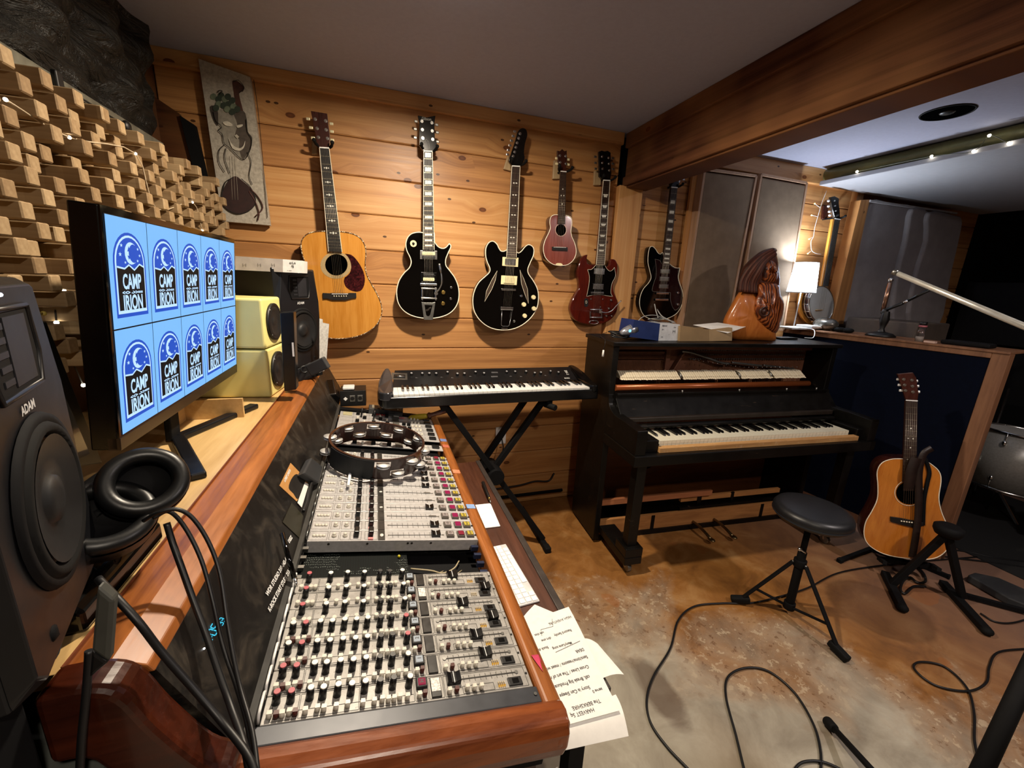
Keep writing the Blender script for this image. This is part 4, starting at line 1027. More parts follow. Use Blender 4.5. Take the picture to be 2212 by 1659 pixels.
# clock digits glowing behind the dark panel
def seg7(m, s, o, u, v, h):
    w_ = h * .5; A = {'a': ((0,1),(1,1)), 'b': ((1,1),(1,.5)), 'c': ((1,.5),(1,0)), 'd': ((0,0),(1,0)), 'e': ((0,0),(0,.5)), 'f': ((0,.5),(0,1)), 'g': ((0,.5),(1,.5))}
    D = {'0': 'abcdef', '1': 'bc', '5': 'afgcd', '3': 'abgcd'}
    x = 0
    for ch in s:
        if ch == ':':
            for yy in (.3, .7): c = o + u * (x + .1 * h) + v * yy * h; m.bar(c - u * h * .03, c + u * h * .03, h * .06, .0006, BN)
            x += .3 * h; continue
        for k in D[ch]:
            (a, b), (c_, d_) = A[k]; P0 = o + u * (x + a * w_) + v * b * h; P1 = o + u * (x + c_ * w_) + v * d_ * h; dd = (P1 - P0) * .1
            m.bar(P0 + dd, P1 - dd, h * .08, .0006, BN)
        x += w_ * 1.35
ck = M(); seg7(ck, '1:05', BP.at(455, 1392, .0012), (BP.at(480, 1345) - BP.at(455, 1392)).normalized(), (BP.at(440, 1372) - BP.at(465, 1378)).normalized(), .017)
seg7(ck, '33', BP.at(480, 1352, .0012), (BP.at(492, 1330) - BP.at(480, 1352)).normalized(), (BP.at(440, 1372) - BP.at(465, 1378)).normalized(), .012)
ck.build('clock_display', glow('cyan digits', '#3fc0e0', 1.1), con)
M().sph(BP.at(441, 1401, .001), .0015, 6).build('clock_light', glow('white pilot light', '#ffffff', 3), con)
uu = (BP.at(628, 1215) - BP.at(592, 1285)).normalized()
tx = M(); write(tx, 'WDR STUDIO 310-842-4077', BP.at(602, 1238, .0015), uu, BN.cross(uu), .012, .0005, 1.0); tx.build('label_tape_print', WHITE, con)
tx = M(); write(tx, 'K-ROCK START STUDY 213-252-57', BP.at(610, 1262, .0015), uu, BN.cross(uu), .012, .0005, .9); tx.build('label_tape_print', WHITE, con)
tx = M(); write(tx, 'DEEZ', BP.at(627, 1165, .0015), uu, BN.cross(uu), .011, .0005); tx.build('label_tape_print', WHITE, con)


# ---- channel modules, near bay
def px_x(x, y, off=0): return SF.at(x, y, off).x
ZC = lambda p: zp(550, 1160, 3.325, p)
knob = M().cyl((0,0,0), SN * .021, .0062, .0052, 14).bar(SN * .012 + Vector((0, -.0062, 0)), SN * .019 + Vector((0, -.0058, 0)), .0012, .0012)
cap = M().cyl(SN * .021, SN * .0225, .0050, .0046, 14)
btn = M().cyl((0,0,0), SN * .009, .0042, .0040, 10).bar(SN * .0088 + Vector((0, 0, 0)), SN * .0102, .0065, .0065)
fcap = M(); L2 = .011
fcap.prism([-SU * .012, -SU * .012 + SN * .011, -SU * .004 + SN * .007, SU * .004 + SN * .007, SU * .012 + SN * .011, SU * .012], SVY * .020)
fcap.v = [v - SVY * .010 for v in fcap.v]
fline = M().obox(SN * .0072, SU, SVY, SN, .0006, .0102, .0008)
sfc = M().obox(SN * .006, SU, SVY, SN, .008, .0075, .006)
def proto(m, name, mt, bevel=0): return m.mesh(name, mt, Vector((0, 0, 0)))
PM = {}
def pinst(key, name, loc, parent, bevel=0):
    o = bpy.data.objects.new(name, PM[key]); COL.objects.link(o); put(o, loc, parent)
    if bevel:
        b = o.modifiers.new('bevel', 'BEVEL'); b.width = bevel; b.segments = 2; b.limit_method = 'ANGLE'
    return o
PM['knob'] = proto(knob, 'knob', KB)
for k, mm in (('r', REDC), ('w', WHC), ('d', DKC)): PM['cap' + k] = proto(cap, 'knob_cap', mm)
PM['btn'] = proto(btn, 'push_button', WBTN); PM['bbtn'] = proto(btn, 'push_button', BRN)
PM['fcap'] = proto(fcap, 'fader_cap', mat('#050506', .3, name='fader black')); PM['fline'] = proto(fline, 'fader_line', WHITE)
PM['sfc'] = proto(sfc, 'small_cap', BLACKM)
r1 = [px_x(x, y, .022) for x, y in ZC([(150,1080),(252,1078),(390,1060),(482,1050),(587,1040),(685,1032),(782,1025),(888,1010),(985,1005),(1103,995)])]
c1 = 'rrwwwwwddw'
r3 = [px_x(x, y, .022) for x, y in ZC([(235,730),(330,722),(440,718),(530,712),(623,708),(712,702),(797,692),(895,690),(978,685),(1087,682)])]
c3_ = 'wrwwwwwddr'
r5 = [px_x(x, y, .022) for x, y in ZC([(335,460),(505,450),(638,443),(770,440),(893,440),(967,438),(1068,433)])]
c5 = 'rwwwddw'
b1 = [(px_x(x, y, .01), c) for (x, y), c in zip(ZC([(100,1245),(150,1240),(195,1228),(245,1222),(288,1218),(360,1212),(445,1208),(492,1203),(580,1190),(662,1182),(772,1175),(855,1160),(912,1165),(957,1150),(998,1148),(1040,1143),(1095,1138)]), 'wbwwbwwwwwwwwwwww')]
b5 = [(px_x(x, y, .01), 'w') for x, y in ZC([(310,435),(380,437),(415,430),(505,432),(585,430),(668,430),(735,428),(810,420),(870,425),(915,425),(955,420),(985,418),(1015,415)])]
rb = [(px_x(x, y, .01), c) for (x, y), c in zip(ZC([(1182,1125),(1222,1118),(1400,1100),(1452,1092),(1530,1085),(1580,1080),(1632,1075)]), 'wbwbwww')]
xsq = px_x(*ZC([(1195, 1045)])[0]); xst = px_x(*ZC([(1300, 1085)])[0]); xf0 = px_x(*ZC([(1385, 1005)])[0]); xf1 = px_x(*ZC([(1880, 975)])[0])
xled = px_x(*ZC([(1775, 1065)])[0]); xbk = px_x(*ZC([(1875, 1050)])[0]); xbox = (px_x(*ZC([(1500, 1110)])[0]), px_x(*ZC([(1725, 1085)])[0]))
fpx = [px_x(x, y, .008) for x, y in ZC([(1425,1000),(1648,805),(1588,685),(1700,540),(1487,445),(1645,330),(1415,260)])]
LITW = glow('lit white key', '#f4f2ea', .55); PINKL = glow('lit pink key', '#d0305a', .45)
LEDY = glow('amber meter leds', '#ffb21e', .55); LEDOFF = mat('#b8a98c', .4, name='unlit led')
nbt = 0; more = M()
for i in range(7):
    ya, yb = Y0 + PIT_ * i, Y0 + PIT_ * (i + 1)
    rs, cs, bs = (r1, c1, b1) if i < 2 else ((r3, c3_, b1) if i < 4 else (r5, c5, b5))
    s = cbox(M(), -.178, .246, ya + .0006, yb - .0006, -.004, 0).build('channel_strip', PANEL, con, bevel=.001)
    if i == 0: s['label'] = 'nearest channel strip, with a pink lit key'
    g = M()
    L0 = lambda x0, x1, y: cbox(g, x0, x1, y - .0004, y + .0004, -.0005, .0003)
    V0 = lambda x, y0, y1: cbox(g, x - .0004, x + .0004, y0, y1, -.0005, .0003)
    xs = [-.168, (rs[1] + rs[2]) / 2 if i < 4 else (rs[0] + rs[1]) / 2, (rs[-4] + rs[-5]) / 2 + .004 if i < 4 else (rs[3] + rs[4]) / 2, xsq - .012, xst - .012, xst + .014, .240]
    for a, b in zip(xs, xs[1:]):
        L0(a + .001, b - .001, ya + .0035); L0(a + .001, b - .001, yb - .003); V0(a + .001, ya + .0035, yb - .003); V0(b - .001, ya + .0035, yb - .003)
    L0(xs[0] + .002, xs[3] - .002, ya + .016)
    L0(*xbox, ya + .005); L0(*xbox, ya + .018); V0(xbox[0], ya + .005, ya + .018); V0(xbox[1], ya + .005, ya + .018)
    cbox(g, xf0, xf1, ya + .0305, ya + .0325, -.0005, .0008)
    for k in range(12):
        x = xf0 + (xf1 - xf0) * (k + .7) / 12.5; V0(x, ya + .0255, ya + .0375)
    g.build('printed_lines', LINE, s)
    for x in (xf0, xf1):
        p = cp(x, ya + .0315, .0); M().cyl(p, p + SN * .0015, .0034, n=10).build('fader_screw', STEEL, s)
    for k, (x, c) in enumerate(zip(rs, cs)):
        yy = ya + .0325 - .0012 * (k % 2); kn = pinst('knob', 'knob', cp(x, yy), s); pinst('cap' + c, 'knob_cap', cp(x, yy), s)
    for k, (x, c) in enumerate(bs + rb):
        yy = ya + .0095 + (.0015 if k % 3 == 0 else 0)
        if i < 4: pinst('btn' if c == 'w' else 'bbtn', 'push_button', cp(x, yy), s)
        else:
            b0 = cp(x, yy); more.cyl(b0, b0 + SN * .009, .0042, .004, 10, mi=0 if c == 'w' else 1)
    p = cp(xsq, ya + .031)
    M().obox(p + SN * .003, SU, SVY, SN, .0095, .0095, .004).build('key_bezel', BLACK, s, bevel=.002)
    M().obox(p + SN * .0075, SU, SVY, SN, .0062, .0062, .0012).build('lit_key', PINKL if i == 0 else LITW, s, bevel=.001)
    tm = M(); write(tm, 'I22345'[max(0, i - 1)] if i else 'H', p + SN * .009, SVY, -SU, .009, .0003); tm.build('key_number', BLACK, s)
    cbox(M(), xst - .0085, xst + .0085, ya + .004, yb - .004, .0, .003).build('scribble_block', mat('#1b1917', .35, var=.4, sc=90, name='smudged black plastic'), s, bevel=.001)
    if i in (0, 5):
        cbox(M(), xst - .0075, xst + .0075, ya + (.014 if i == 0 else .012), yb - .006, .003, .0034).build('scribble_tape', mat('#cfccc6', .5, var=.5, sc=260, name='smeared white tape'), s)
    p = cp(fpx[i], ya + .0315, .0005); pinst('fcap', 'fader_cap', p, s, .001); pinst('fline', 'fader_line', p, s)
    cbox(M(), xbk - .0135, xbk + .0125, ya + .0055, ya + .0215, 0, .003).build('mute_switch', BLACK, s, bevel=.001)
    tm = M(); cbox(tm, xbk - .006, xbk + .006, ya + .009, ya + .018, .003, .0036); tm.build('switch_rocker', mat('#0c0c0c', .2, name='gloss rocker'), s)
    for k in range(4):
        q_ = cp(xled - .0055 + k * .0035, ya + .0085); M().obox(q_ + SN * .0018, SU, SVY, SN, .0008, .0012, .0018).build('meter_led', LEDY if (k < 4 and i not in (5,)) else LEDOFF, s)
        q_ = cp(xled - .0055 + k * .0035, ya + .014); M().obox(q_ + SN * .0018, SU, SVY, SN, .0009, .0014, .0018).build('meter_led', LEDOFF, s)
    p = cp(.2415, ya + .027); M().cyl(p, p + SN * .001, .0022, n=8).build('screw', BLACK, s)
    M().tube([cp(-.181, ya + .004, 0), cp(-.181, ya + .005, .016), cp(-.181, ya + .009, .019), cp(-.181, yb - .009, .019), cp(-.181, yb - .005, .016), cp(-.181, yb - .004, 0)], .0022, 8).build('pull_handle', WHITE, s)
more.build('push_button', [WBTN, BRN], con)['kind'] = 'stuff'

# ---- open bay with bare circuit boards
YA, YB = Y0 + 7 * PIT_, .968
cbox(M(), -.178, .06, YA, YB, -.038, -.035).build('circuit_board', PCB, con)
cbox(M(), .06, .246, YA, YB, -.075, -.07).build('bay_floor', BLACKM, con)
M().tube(spl3([cp(.07, YA + .085, -.05), cp(.12, YA + .075, -.05), cp(.15, YA + .07, -.055), cp(.18, YA + .08, -.05), cp(.20, YA + .11, -.05)]), .002, 6).build('wire_loom', mat('#a59878', .6, name='tinned wire'), con)
for k in range(4):
    M().tube(spl3([cp(.10 + k * .03, YA + .03, -.06), cp(.125 + k * .02, YA + .06, -.055), cp(.16 + k * .016, YA + .09, -.062)]), .0012, 5).build('wire', mat('#a59878', .6, name='tinned wire'), con)
for k in range(4):
    cbox(M(), -.185, -.172, YA + .008 + k * .034, YA + .018 + k * .034, -.015, -.006).build('slot_bracket', STEEL, con)
    cbox(M(), .228, .247, YA + .008 + k * .034, YA + .018 + k * .034, -.02, -.008).build('slot_bracket', mat('#2c3550', .4, .5, name='blue steel bracket'), con)
p = cp(.04, YA + .11, -.031); M().sph(p, .004, 8).build('board_capacitor', mat('#c8b820', .4, name='yellow capacitor'), con)

# ---- twelve narrow strips with pink and yellow keys
ZM = lambda p: zp(600, 880, 4.424, p)
P12 = .0468
X_ = lambda x, y=1205: px_x(*ZM([(x, y)])[0])
xc = [X_(350,1212), X_(380,1212), X_(412,1212), X_(445,1212)]; xk1, xk2 = X_(540,1215), X_(645,1215); xs1, xs2 = X_(752,1190), X_(888,1190); xt = X_(990)
xa, xb_ = X_(1060), X_(1560, 1190); kx = (X_(1640), X_(1742), X_(1828)); sx_ = X_(1882)
fx12 = [X_(1500,1190), X_(1487,1100), None, X_(1442,950), None, None, X_(1405,745), X_(1400,690), X_(1392,635), X_(1372,585), X_(1365,540), X_(1362,500)]
PINK = glow('pink key', '#e01866', .5); DPINK = mat('#7a1830', .35, name='dull pink key'); YEL = mat('#b5a23c', .35, var=.1, name='yellow key'); GRYK = mat('#8f8583', .35, name='grey key')
P2 = mat('#adabaa', .4, .1, .5, .12, 90, name='pale silver panel')
keyb = M().obox(SN * .003, SU, SVY, SN, .0105, .0115, .0035); keyf = M().obox(SN * .0078, SU, SVY, SN, .0078, .0088, .0018)
PM['kbez'] = proto(keyb, 'key_bezel', mat('#5a544c', .4, name='key bezel'))
for k, mm in (('g', GRYK), ('p', PINK), ('dp', DPINK), ('y', YEL)): PM['k' + k] = proto(keyf, 'square_key', mm)
PM['dot'] = proto(M().sph(SN * .001, .0042, 8), 'small_knob', WBTN)
PM['dome'] = proto(M().cyl((0,0,0), SN * .006, .0062, .005, 12).sph(SN * .006, .005, 10), 'round_knob', WBTN)
PM['slid'] = proto(M().obox(SN * .009, SU, SVY, SN, .0062, .012, .009), 'slider_cap', KB)
tiny = M()
for i in range(12):
    ya, yb = .97 + P12 * i, .97 + P12 * (i + 1)
    s = cbox(M(), -.178, .249, ya + .0005, yb - .0005, -.004, 0).build('bus_strip', P2, con, bevel=.001)
    g = M()
    def bx(x0, x1, y0=ya + .005, y1=yb - .005):
        for a, b, c, d in ((x0, x1, y0 - .0004, y0 + .0004), (x0, x1, y1 - .0004, y1 + .0004), (x0 - .0004, x0 + .0004, y0, y1), (x1 - .0004, x1 + .0004, y0, y1)): cbox(g, a, b, c, d, -.0005, .0003)
    bx(xc[0] - .010, xc[3] + .008); bx(xk1 - .011, xk1 + .011); bx(xk2 - .011, xk2 + .011); bx(xs1 - .013, xs1 + .012); bx(xs2 - .014, xt - .010)
    cbox(g, xa, xb_, ya + .0225, ya + .0245, -.0005, .0008)
    for k in range(9):
        x = xa + (xb_ - xa) * (k + .7) / 10; cbox(g, x - .0004, x + .0004, ya + .012, ya + .036, -.0005, .0004)
    g.build('printed_lines', LINE, s)
    for x in xc: tiny.sph(cp(x, ya + .021, .001), .0045, 8)
    pinst('dome', 'round_knob', cp(xk1, ya + .02), s); pinst('dome', 'round_knob', cp(xk2, ya + .02), s)
    pinst('slid', 'slider_cap', cp(xs1, ya + .026), s, .002); pinst('slid', 'slider_cap', cp(xs2, ya + .026), s, .002)
    cbox(M(), xs2 - .006, xs2 + .006, ya + .002, ya + .010, 0, .004).build('pink_marker', mat('#c87a78', .5, name='faded pink marker'), s)
    cbox(M(), xt - .0085, xt + .0085, ya + .001, yb - .001, 0, .002).build('scribble_block', mat('#2a2724', .4, var=.5, sc=60, name='worn dark strip'), s)
    if i in (0, 3, 5): M().sph(cp(xt, ya + .022, .0015), .005, 8, sc=(1.2, 1.6 if i == 0 else 1, .3)).build('white_smudge', mat('#c9c6bf', .6, var=.4, sc=300, name='white tape scrap'), s)
    for (x, c) in zip(kx, ('g', 'dp' if i in (0, 11) else 'p', 'y')):
        p = cp(x, ya + .0225); pinst('kbez', 'key_bezel', p, s); k = pinst('k' + c, 'square_key', p, s, .0012)
        if c == 'p' or c == 'dp': k['label'] = 'pink square key'
        if c == 'y': k['label'] = 'yellow square key'
    tm = M()
    for x, tt in ((kx[0], 'CD'), (kx[2], 'AUX')): write(tm, tt, cp(x, ya + .0225, .0098), (0, 1, 0), -SU, .008, .0002)
    tm.build('key_print', LINE, s)
    if fx12[i] is not None:
        p = cp(fx12[i], ya + .0235, .0005); pinst('fcap', 'fader_cap', p, s, .001); pinst('fline', 'fader_line', p, s)
    else: cbox(M(), X_(1440, 1030), X_(1510, 1030), ya + .021, ya + .026, 0, .003).build('bare_fader_stem', STEEL, s)
    for x in (xa, xb_ + .003): p = cp(x, ya + .0235); M().cyl(p, p + SN * .001, .0028, n=8).build('fader_screw', STEEL, s)
    p = cp(sx_, ya + .0215); M().cyl(p, p + SN * .002, .003, n=8).build('jack_hole', BLACK, s)
    if i < 9: M().tube([cp(-.181, ya + .005, 0), cp(-.181, ya + .006, .013), cp(-.181, yb - .006, .013), cp(-.181, yb - .005, 0)], .002, 6).build('pull_handle', STEEL, s)
tiny.build('trim_knob', WBTN, con)['kind'] = 'stuff'
cbox(M(), -.178, .249, .9685, .9705, -.03, .001).build('front_lip', P2, con)
for x in (-.13, -.04, .06, .07, .12): p = cp(x, .9684, -.007); M().cyl(p, p - SVY * .001, .003, n=8).build('lip_screw', LINE, con)
# ---- far bays
cbox(M(), -.178, .249, 1.532, 1.60, -.035, -.03).build('circuit_board', PCB, con)
for k, (y0, y1) in enumerate([(1.60, 1.655)] + [(1.70 + .052 * j, 1.752 + .052 * j) for j in range(6)]):
    s = cbox(M(), -.178, .249, y0 + .0005, y1 - .0005, -.004, 0).build('master_strip', P2, con, bevel=.001)
    g = M()
    for x in (-.12, -.085, -.05, -.015, .02, .05, .13, .16, .19):
        cbox(g, x - .0004, x + .0004, y0 + .004, y1 - .004, -.0005, .0003)
    cbox(g, -.17, .24, (y0 + y1) / 2 - .0004, (y0 + y1) / 2 + .0004, -.0005, .0003)
    g.build('printed_lines', LINE, s)
    cbox(M(), .055, .085, y0 + .003, y1 - .003, 0, .003).build('scribble_block', mat('#56534d', .4, var=.4, name='grey strip'), s)
    cbox(M(), .205, .235, y0 + .016, y1 - .010, 0, .008).build('transport_key', BLACK, s, bevel=.002)
    if k < 5:
        for j in range(2): p = cp(.105 + .022 * j, y0 + .028); pinst('sfc', 'fader_cap', p, s, .001)
    for j in range(3): pinst('dome', 'round_knob', cp(.145 + .016 * j, y0 + .016), s)
    for j, x in enumerate((-.10, -.07, -.03, .0, .03)):
        pinst('dome' if (j + k) % 2 else 'sfc', 'round_knob', cp(x, y0 + .02), s)
cbox(M(), -.165, -.125, 1.955, 2.0, 0, .004).build('meter_window', mat('#b7b08a', .3, name='cream window'), con, bevel=.001)
for j in range(5): cbox(M(), -.03 + .012 * j, -.022 + .012 * j, 2.0, 2.008, 0, .006).build('red_key', mat('#b02020', .35, name='red key'), con)
for j, (x, y) in enumerate(((-.085, 1.945), (-.03, 1.925))):
    p = cp(x, y); M().cyl(p, p + SN * .045, .0045, .0045, 12).build('black_lever', KB, con)
for x, y, c in ((.075, 2.0, '#b8b6b0'), (.10, 1.975, '#c97d84'), (.20, 2.0, '#c4668c')): cbox(M(), x - .012, x + .012, y - .012, y + .012, .0045, .006).build('tape_flag', mat(c, .6, name='coloured tape'), con)
for y0, y1, c in ((1.70, 1.73, '#6878a8'), (1.63, 1.66, '#b06048'), (1.38, 1.41, '#c87a58'), (1.13, 1.155, '#7e9cc8')):
    cbox(M(), .252, .279, y0, y1, .0035, .0052).build('rail_tape', mat(c, .6, name='coloured tape'), con)
cbox(M(), -.195, .255, YF - .04, YF, -.03, .0).build('rear_strip', BLACKM, con)
t_ = M(); t_.prism([Vector((.225, .444, .66)), Vector((.262, .444, .672)), Vector((.262, .444, .684)), Vector((.225, .444, .672))], (0, -.001, 0)); t_.build('side_sticker', PAPER, con)
tm = M(); write(tm, 'MU 7', (.2435, .4427, .672), (.95, 0, .3), (-.3, 0, .95), .010, .0003); tm.build('sticker_print', BLACK, con)
M().prism([cp(.262, .585, .006), cp(.277, .585, .006), cp(.285, .56, -.002), cp(.288, .545, -.012), cp(.272, .55, .005)], (0, 0, .0008)).build('pink_tape', mat('#c23a5c', .5, name='pink tape'), con)

# ---------------------------------------------------------------- tray, keyboard, trackpad
TZ = .592
tr = thing('keyboard_tray', (.36, 1.2, TZ), 'dark brown tray shelf with a grey metal edge beside the mixing desk', 'shelf')
M().prism([(.20, .60, TZ - .02), (.455, .60, TZ - .02), (.450, 1.82, TZ - .02), (.20, 1.82, TZ - .02)], (0, 0, .02)).build('board', wood('dark walnut tray', '#33190f', '#55301f', 'y', 1, .45), tr)
M().prism([(.448, .60, TZ - .03), (.470, .60, TZ - .03), (.464, 1.82, TZ - .03), (.443, 1.82, TZ - .03)], (0, 0, .035)).build('metal_edge', mat('#4d4744', .4, .6, name='brushed dark metal'), tr, bevel=.002)
M().box(.40, .44, .63, .67, 0, TZ - .02).build('leg', BLACKM, tr)
M().box(.40, .44, 1.74, 1.78, 0, TZ - .02).build('leg', BLACKM, tr)
TP = PZ(TZ + .006)
ZK = lambda p: zp(980, 980, 2.443, p)
def rot_rect(a, b, w, side): pass
kc = [TP.at(*p) for p in ZK([(275,475),(455,775)])]      # right (front) corners far, near
kd = (kc[0] - kc[1]).normalized(); kl = (kc[0] - kc[1]).length; kx_ = Vector((-kd.y, kd.x, 0))
kb = thing('computer_keyboard', kc[1] + kd * kl / 2 + kx_ * .055, 'white flat computer keyboard tucked half under the armrest of the mixing desk', 'keyboard')
base = [kc[1], kc[0], kc[0] + kx_ * .114, kc[1] + kx_ * .114]
M().prism([p + Vector((0, 0, .0)) for p in base], (0, 0, -.0055)).build('base', mat('#d9dadb', .3, .2, name='aluminium white'), kb, bevel=.002)
kh = M().obox((0, 0, .0012), kd, kx_, (0, 0, 1), .0083, .0078, .0014)
PM['key'] = proto(kh, 'key', mat('#f4f4f4', .35, name='white keycap'))
for r in range(5):
    n_ = 14 if r else 6
    for c in range(n_):
        if r == 0 and c == 2: continue
        x = (c + .5) * (kl - .008) / 14 + .004
        if r == 0: x = [.012, .032, 0, kl - .07, kl - .05, kl - .03][c] if c != 2 else 0
        pinst('key', 'key', kc[1] + kd * (kl - x if False else x) + kx_ * (.012 + r * .0185), kb, .001)
M().obox(kc[1] + kd * kl * .5 + kx_ * .012 + Vector((0, 0, .0012)), kd, kx_, (0, 0, 1), .055, .0078, .0014).build('space_bar', mat('#f4f4f4', .35, name='white keycap'), kb, bevel=.001)
tpq = [TP.at(*p) for p in ZK([(195,260),(247,380)])]
td = (tpq[0] - tpq[1]).normalized(); tx_ = Vector((-td.y, td.x, 0)); tl_ = (tpq[0] - tpq[1]).length
tag(M().prism([tpq[1], tpq[0], tpq[0] + tx_ * .115, tpq[1] + tx_ * .115], (0, 0, -.0055)).build('trackpad', mat('#f2f2f2', .25, name='white glass'), None, bevel=.004, seg=3), 'white square trackpad on the dark tray beyond the computer keyboard', 'trackpad')
# jack adapter lying on the metal edge
EP = PZ(TZ + .014); a, b = EP.at(1043, 1042), EP.at(1056, 1075)
t = thing('jack_plug', (a + b) / 2, 'black and gold jack plug lying on the metal edge of the tray', 'plug')
d_ = (b - a).normalized()
M().cyl(a, b, .0075, .006, 14).build('barrel', BLACK, t, bevel=.002)
M().cyl(b, b + d_ * .012, .005, n=12).build('collar', GOLD, t); M().cyl(b + d_ * .012, b + d_ * .035, .0028, n=10).build('pin', STEEL, t)

# ---------------------------------------------------------------- papers drooping over the near end of the tray
def sheet(name, pts, z, label, cols=None, droop=None, grp=None):
    P_ = PZ(z)
    m = M(); q_ = [P_.at(x, y) for x, y in pts]
    m.prism(q_, (0, 0, -.0006)); return m
def wavy(name, c00, c10, c11, c01, nu, nv, f, label, grp):
    m = M(); vs = []
    for j in range(nv + 1):
        for i in range(nu + 1):
            u_, v_ = i / nu, j / nv
            p = (c00 * (1 - u_) + c10 * u_) * (1 - v_) + (c01 * (1 - u_) + c11 * u_) * v_
            vs.append(p + f(u_, v_))
    k = nu + 1; n_ = len(vs); fs = []
    for j in range(nv):
        for i in range(nu): a = j * k + i; fs.append((a, a + 1, a + k + 1, a + k)); fs.append((a + n_, a + k + n_, a + k + 1 + n_, a + 1 + n_))
    m.add(vs + [v - Vector((0, 0, .0004)) for v in vs], fs, 0, True)
    o = m.build(name, PAPER); tag(o, label, 'paper', grp); return o
PP = PZ(TZ + .003)
Q = lambda x, y, z=TZ + .003: PZ(z).at(x, y)
lift = lambda a: (lambda u, v: Vector((0, 0, a * math.sin(u * PI) * .4 + .004 * math.sin(v * 7 + u * 3))))
wavy('paper_sheet', Q(1117, 1350), Q(1155, 1306), Q(1200, 1325), Q(1180, 1400), 6, 6, lambda u, v: Vector((0, 0, .004 * math.sin(u * 3))), 'blank-backed paper sheet poking out behind the handwritten one, next to the computer keyboard', None)
wavy('paper_sheet', Q(1255, 1383), Q(1290, 1395), Q(1347, 1462, TZ + .0), Q(1300, 1470), 6, 6, lambda u, v: Vector((0, 0, .006 + .006 * math.sin(u * 3))), 'small corner of a handwritten sheet sticking out on the right of the paper stack', None)
wavy('paper_sheet', Q(1190, 1560, .615), Q(1330, 1500, .615), Q(1358, 1590, .60), Q(1133, 1640, .60), 10, 12, lambda u, v: Vector((0, 0, .012 * math.sin(v * PI))), 'blank white sheet curling at the near end of the paper stack', None)
hw = wavy('handwritten_sheet', Q(1120, 1352, .606), Q(1228, 1314, .606), Q(1338, 1538, .62), Q(1193, 1578, .62), 10, 16, lambda u, v: Vector((0, 0, .005 + .003 * math.sin(v * 6))), 'large white sheet covered in handwritten notes at the near end of the tray', None)
ink = mat('#3a3a3c', .7, name='pen ink')
c00, c10, c11, c01 = Q(1120,1352,.613), Q(1228,1314,.613), Q(1338,1538,.627), Q(1193,1578,.627)
def pw(u, v):
    return (c00 * (1 - u) + c10 * u) * (1 - v) + (c01 * (1 - u) + c11 * u) * v + Vector((0, 0, .003 * math.sin(v * 6) - .001))
for body, u, v, s_ in (('HIGH AVENTURE', .75, .10, .011), ('use that', .30, .17, .010), ('Record family', .70, .24, .011), ('dirt one', .38, .25, .010), ('Stuck daily', .25, .33, .010), ('Many/Lane song', .60, .36, .010), ('DEAR', .85, .45, .011),
    ('Sent/time/reasons / meet with', .55, .52, .0115), ('Cross Lines / The art of more', .5, .60, .0115), ('call, Break big Producers /', .5, .68, .0115), ('Story is Can Sleeps /', .5, .76, .0115), ('serve 0', .85, .80, .010), ('The BERKSHIRE', .6, .88, .012), ('HARVEST Sq', .5, .93, .012)):
    m = M(); o = pw(u, v); ud = (pw(u - .1, v) - pw(u, v)).normalized(); vd = Vector((0, 0, 1)).cross(ud)
    write(m, body, o, ud, vd, s_, .0001, .8); m.build('handwriting', ink, hw)
for (u0, v0, u1, v1) in ((.62, .05, .58, .14), (.58, .14, .35, .13), (.35, .13, .33, .2), (.45, .40, .92, .37)):
    M().bar(pw(u0, v0), pw(u1, v1), .0008, .0004).build('pen_line', ink, hw)

# ---------------------------------------------------------------- things lying on the desk
# tambourine
TC = Vector((-.018, 1.455, .822)); TN = Vector((.14, -.05, 1)).normalized(); TR, TH = .165, .070
tb = thing('tambourine', TC, 'dark wooden tambourine with silver jingles lying on the mixing desk', 'tambourine')
tx1 = TN.cross(Vector((0, 1, 0))).normalized(); ty1 = TN.cross(tx1)
def tp_(a, r, h): return TC + tx1 * (r * math.cos(a)) + ty1 * (r * math.sin(a)) + TN * h
DW = wood('dark tambourine wood', '#150806', '#38190f', 'z', 1, .3, .5)
frame = M()
NS = 96; JIN = mat('#d9d9d6', .45, .6, name='nickel jingle')
# jingle slots: two staggered rows, windows cut out of the hoop
slots_ = [(i * 2 * PI / 10 + .1, 0) for i in range(10)] + [(i * 2 * PI / 10 + .1 + PI / 10, 1) for i in range(10)]
def ang_of(px, py):
    p = Pl(TC, TN).at(px, py) - TC; return math.atan2(p.dot(ty1), p.dot(tx1))
A0, A1 = ang_of(735, 1000), ang_of(808, 1012)
slots = [s_ for s_ in slots_ if not (min(A0, A1) - .17 < ((s_[0] + PI) % (2 * PI) - PI) < max(A0, A1) + .17)]
def in_slot(a, row):
    for c, r in slots:
        if r == row and abs((a - c + PI) % (2 * PI) - PI) < .155: return True
    return False
zones = [(0, .008, None), (.008, .030, 0), (.030, .040, None), (.040, .062, 1), (.062, TH, None)]
for i in range(NS):
    a0, a1 = 2*PI*i/NS, 2*PI*(i+1)/NS; am = (a0 + a1) / 2
    for h0, h1, row in zones:
        if row is not None and in_slot(am, row): continue
        vs = [tp_(a, r, h) for h in (h0, h1) for a in (a0, a1) for r in (TR - .008, TR)]
        frame.add(vs, [(0,2,3,1), (4,5,7,6), (0,1,5,4), (2,6,7,3), (0,4,6,2), (1,3,7,5)])
frame.build('hoop', DW, tb)
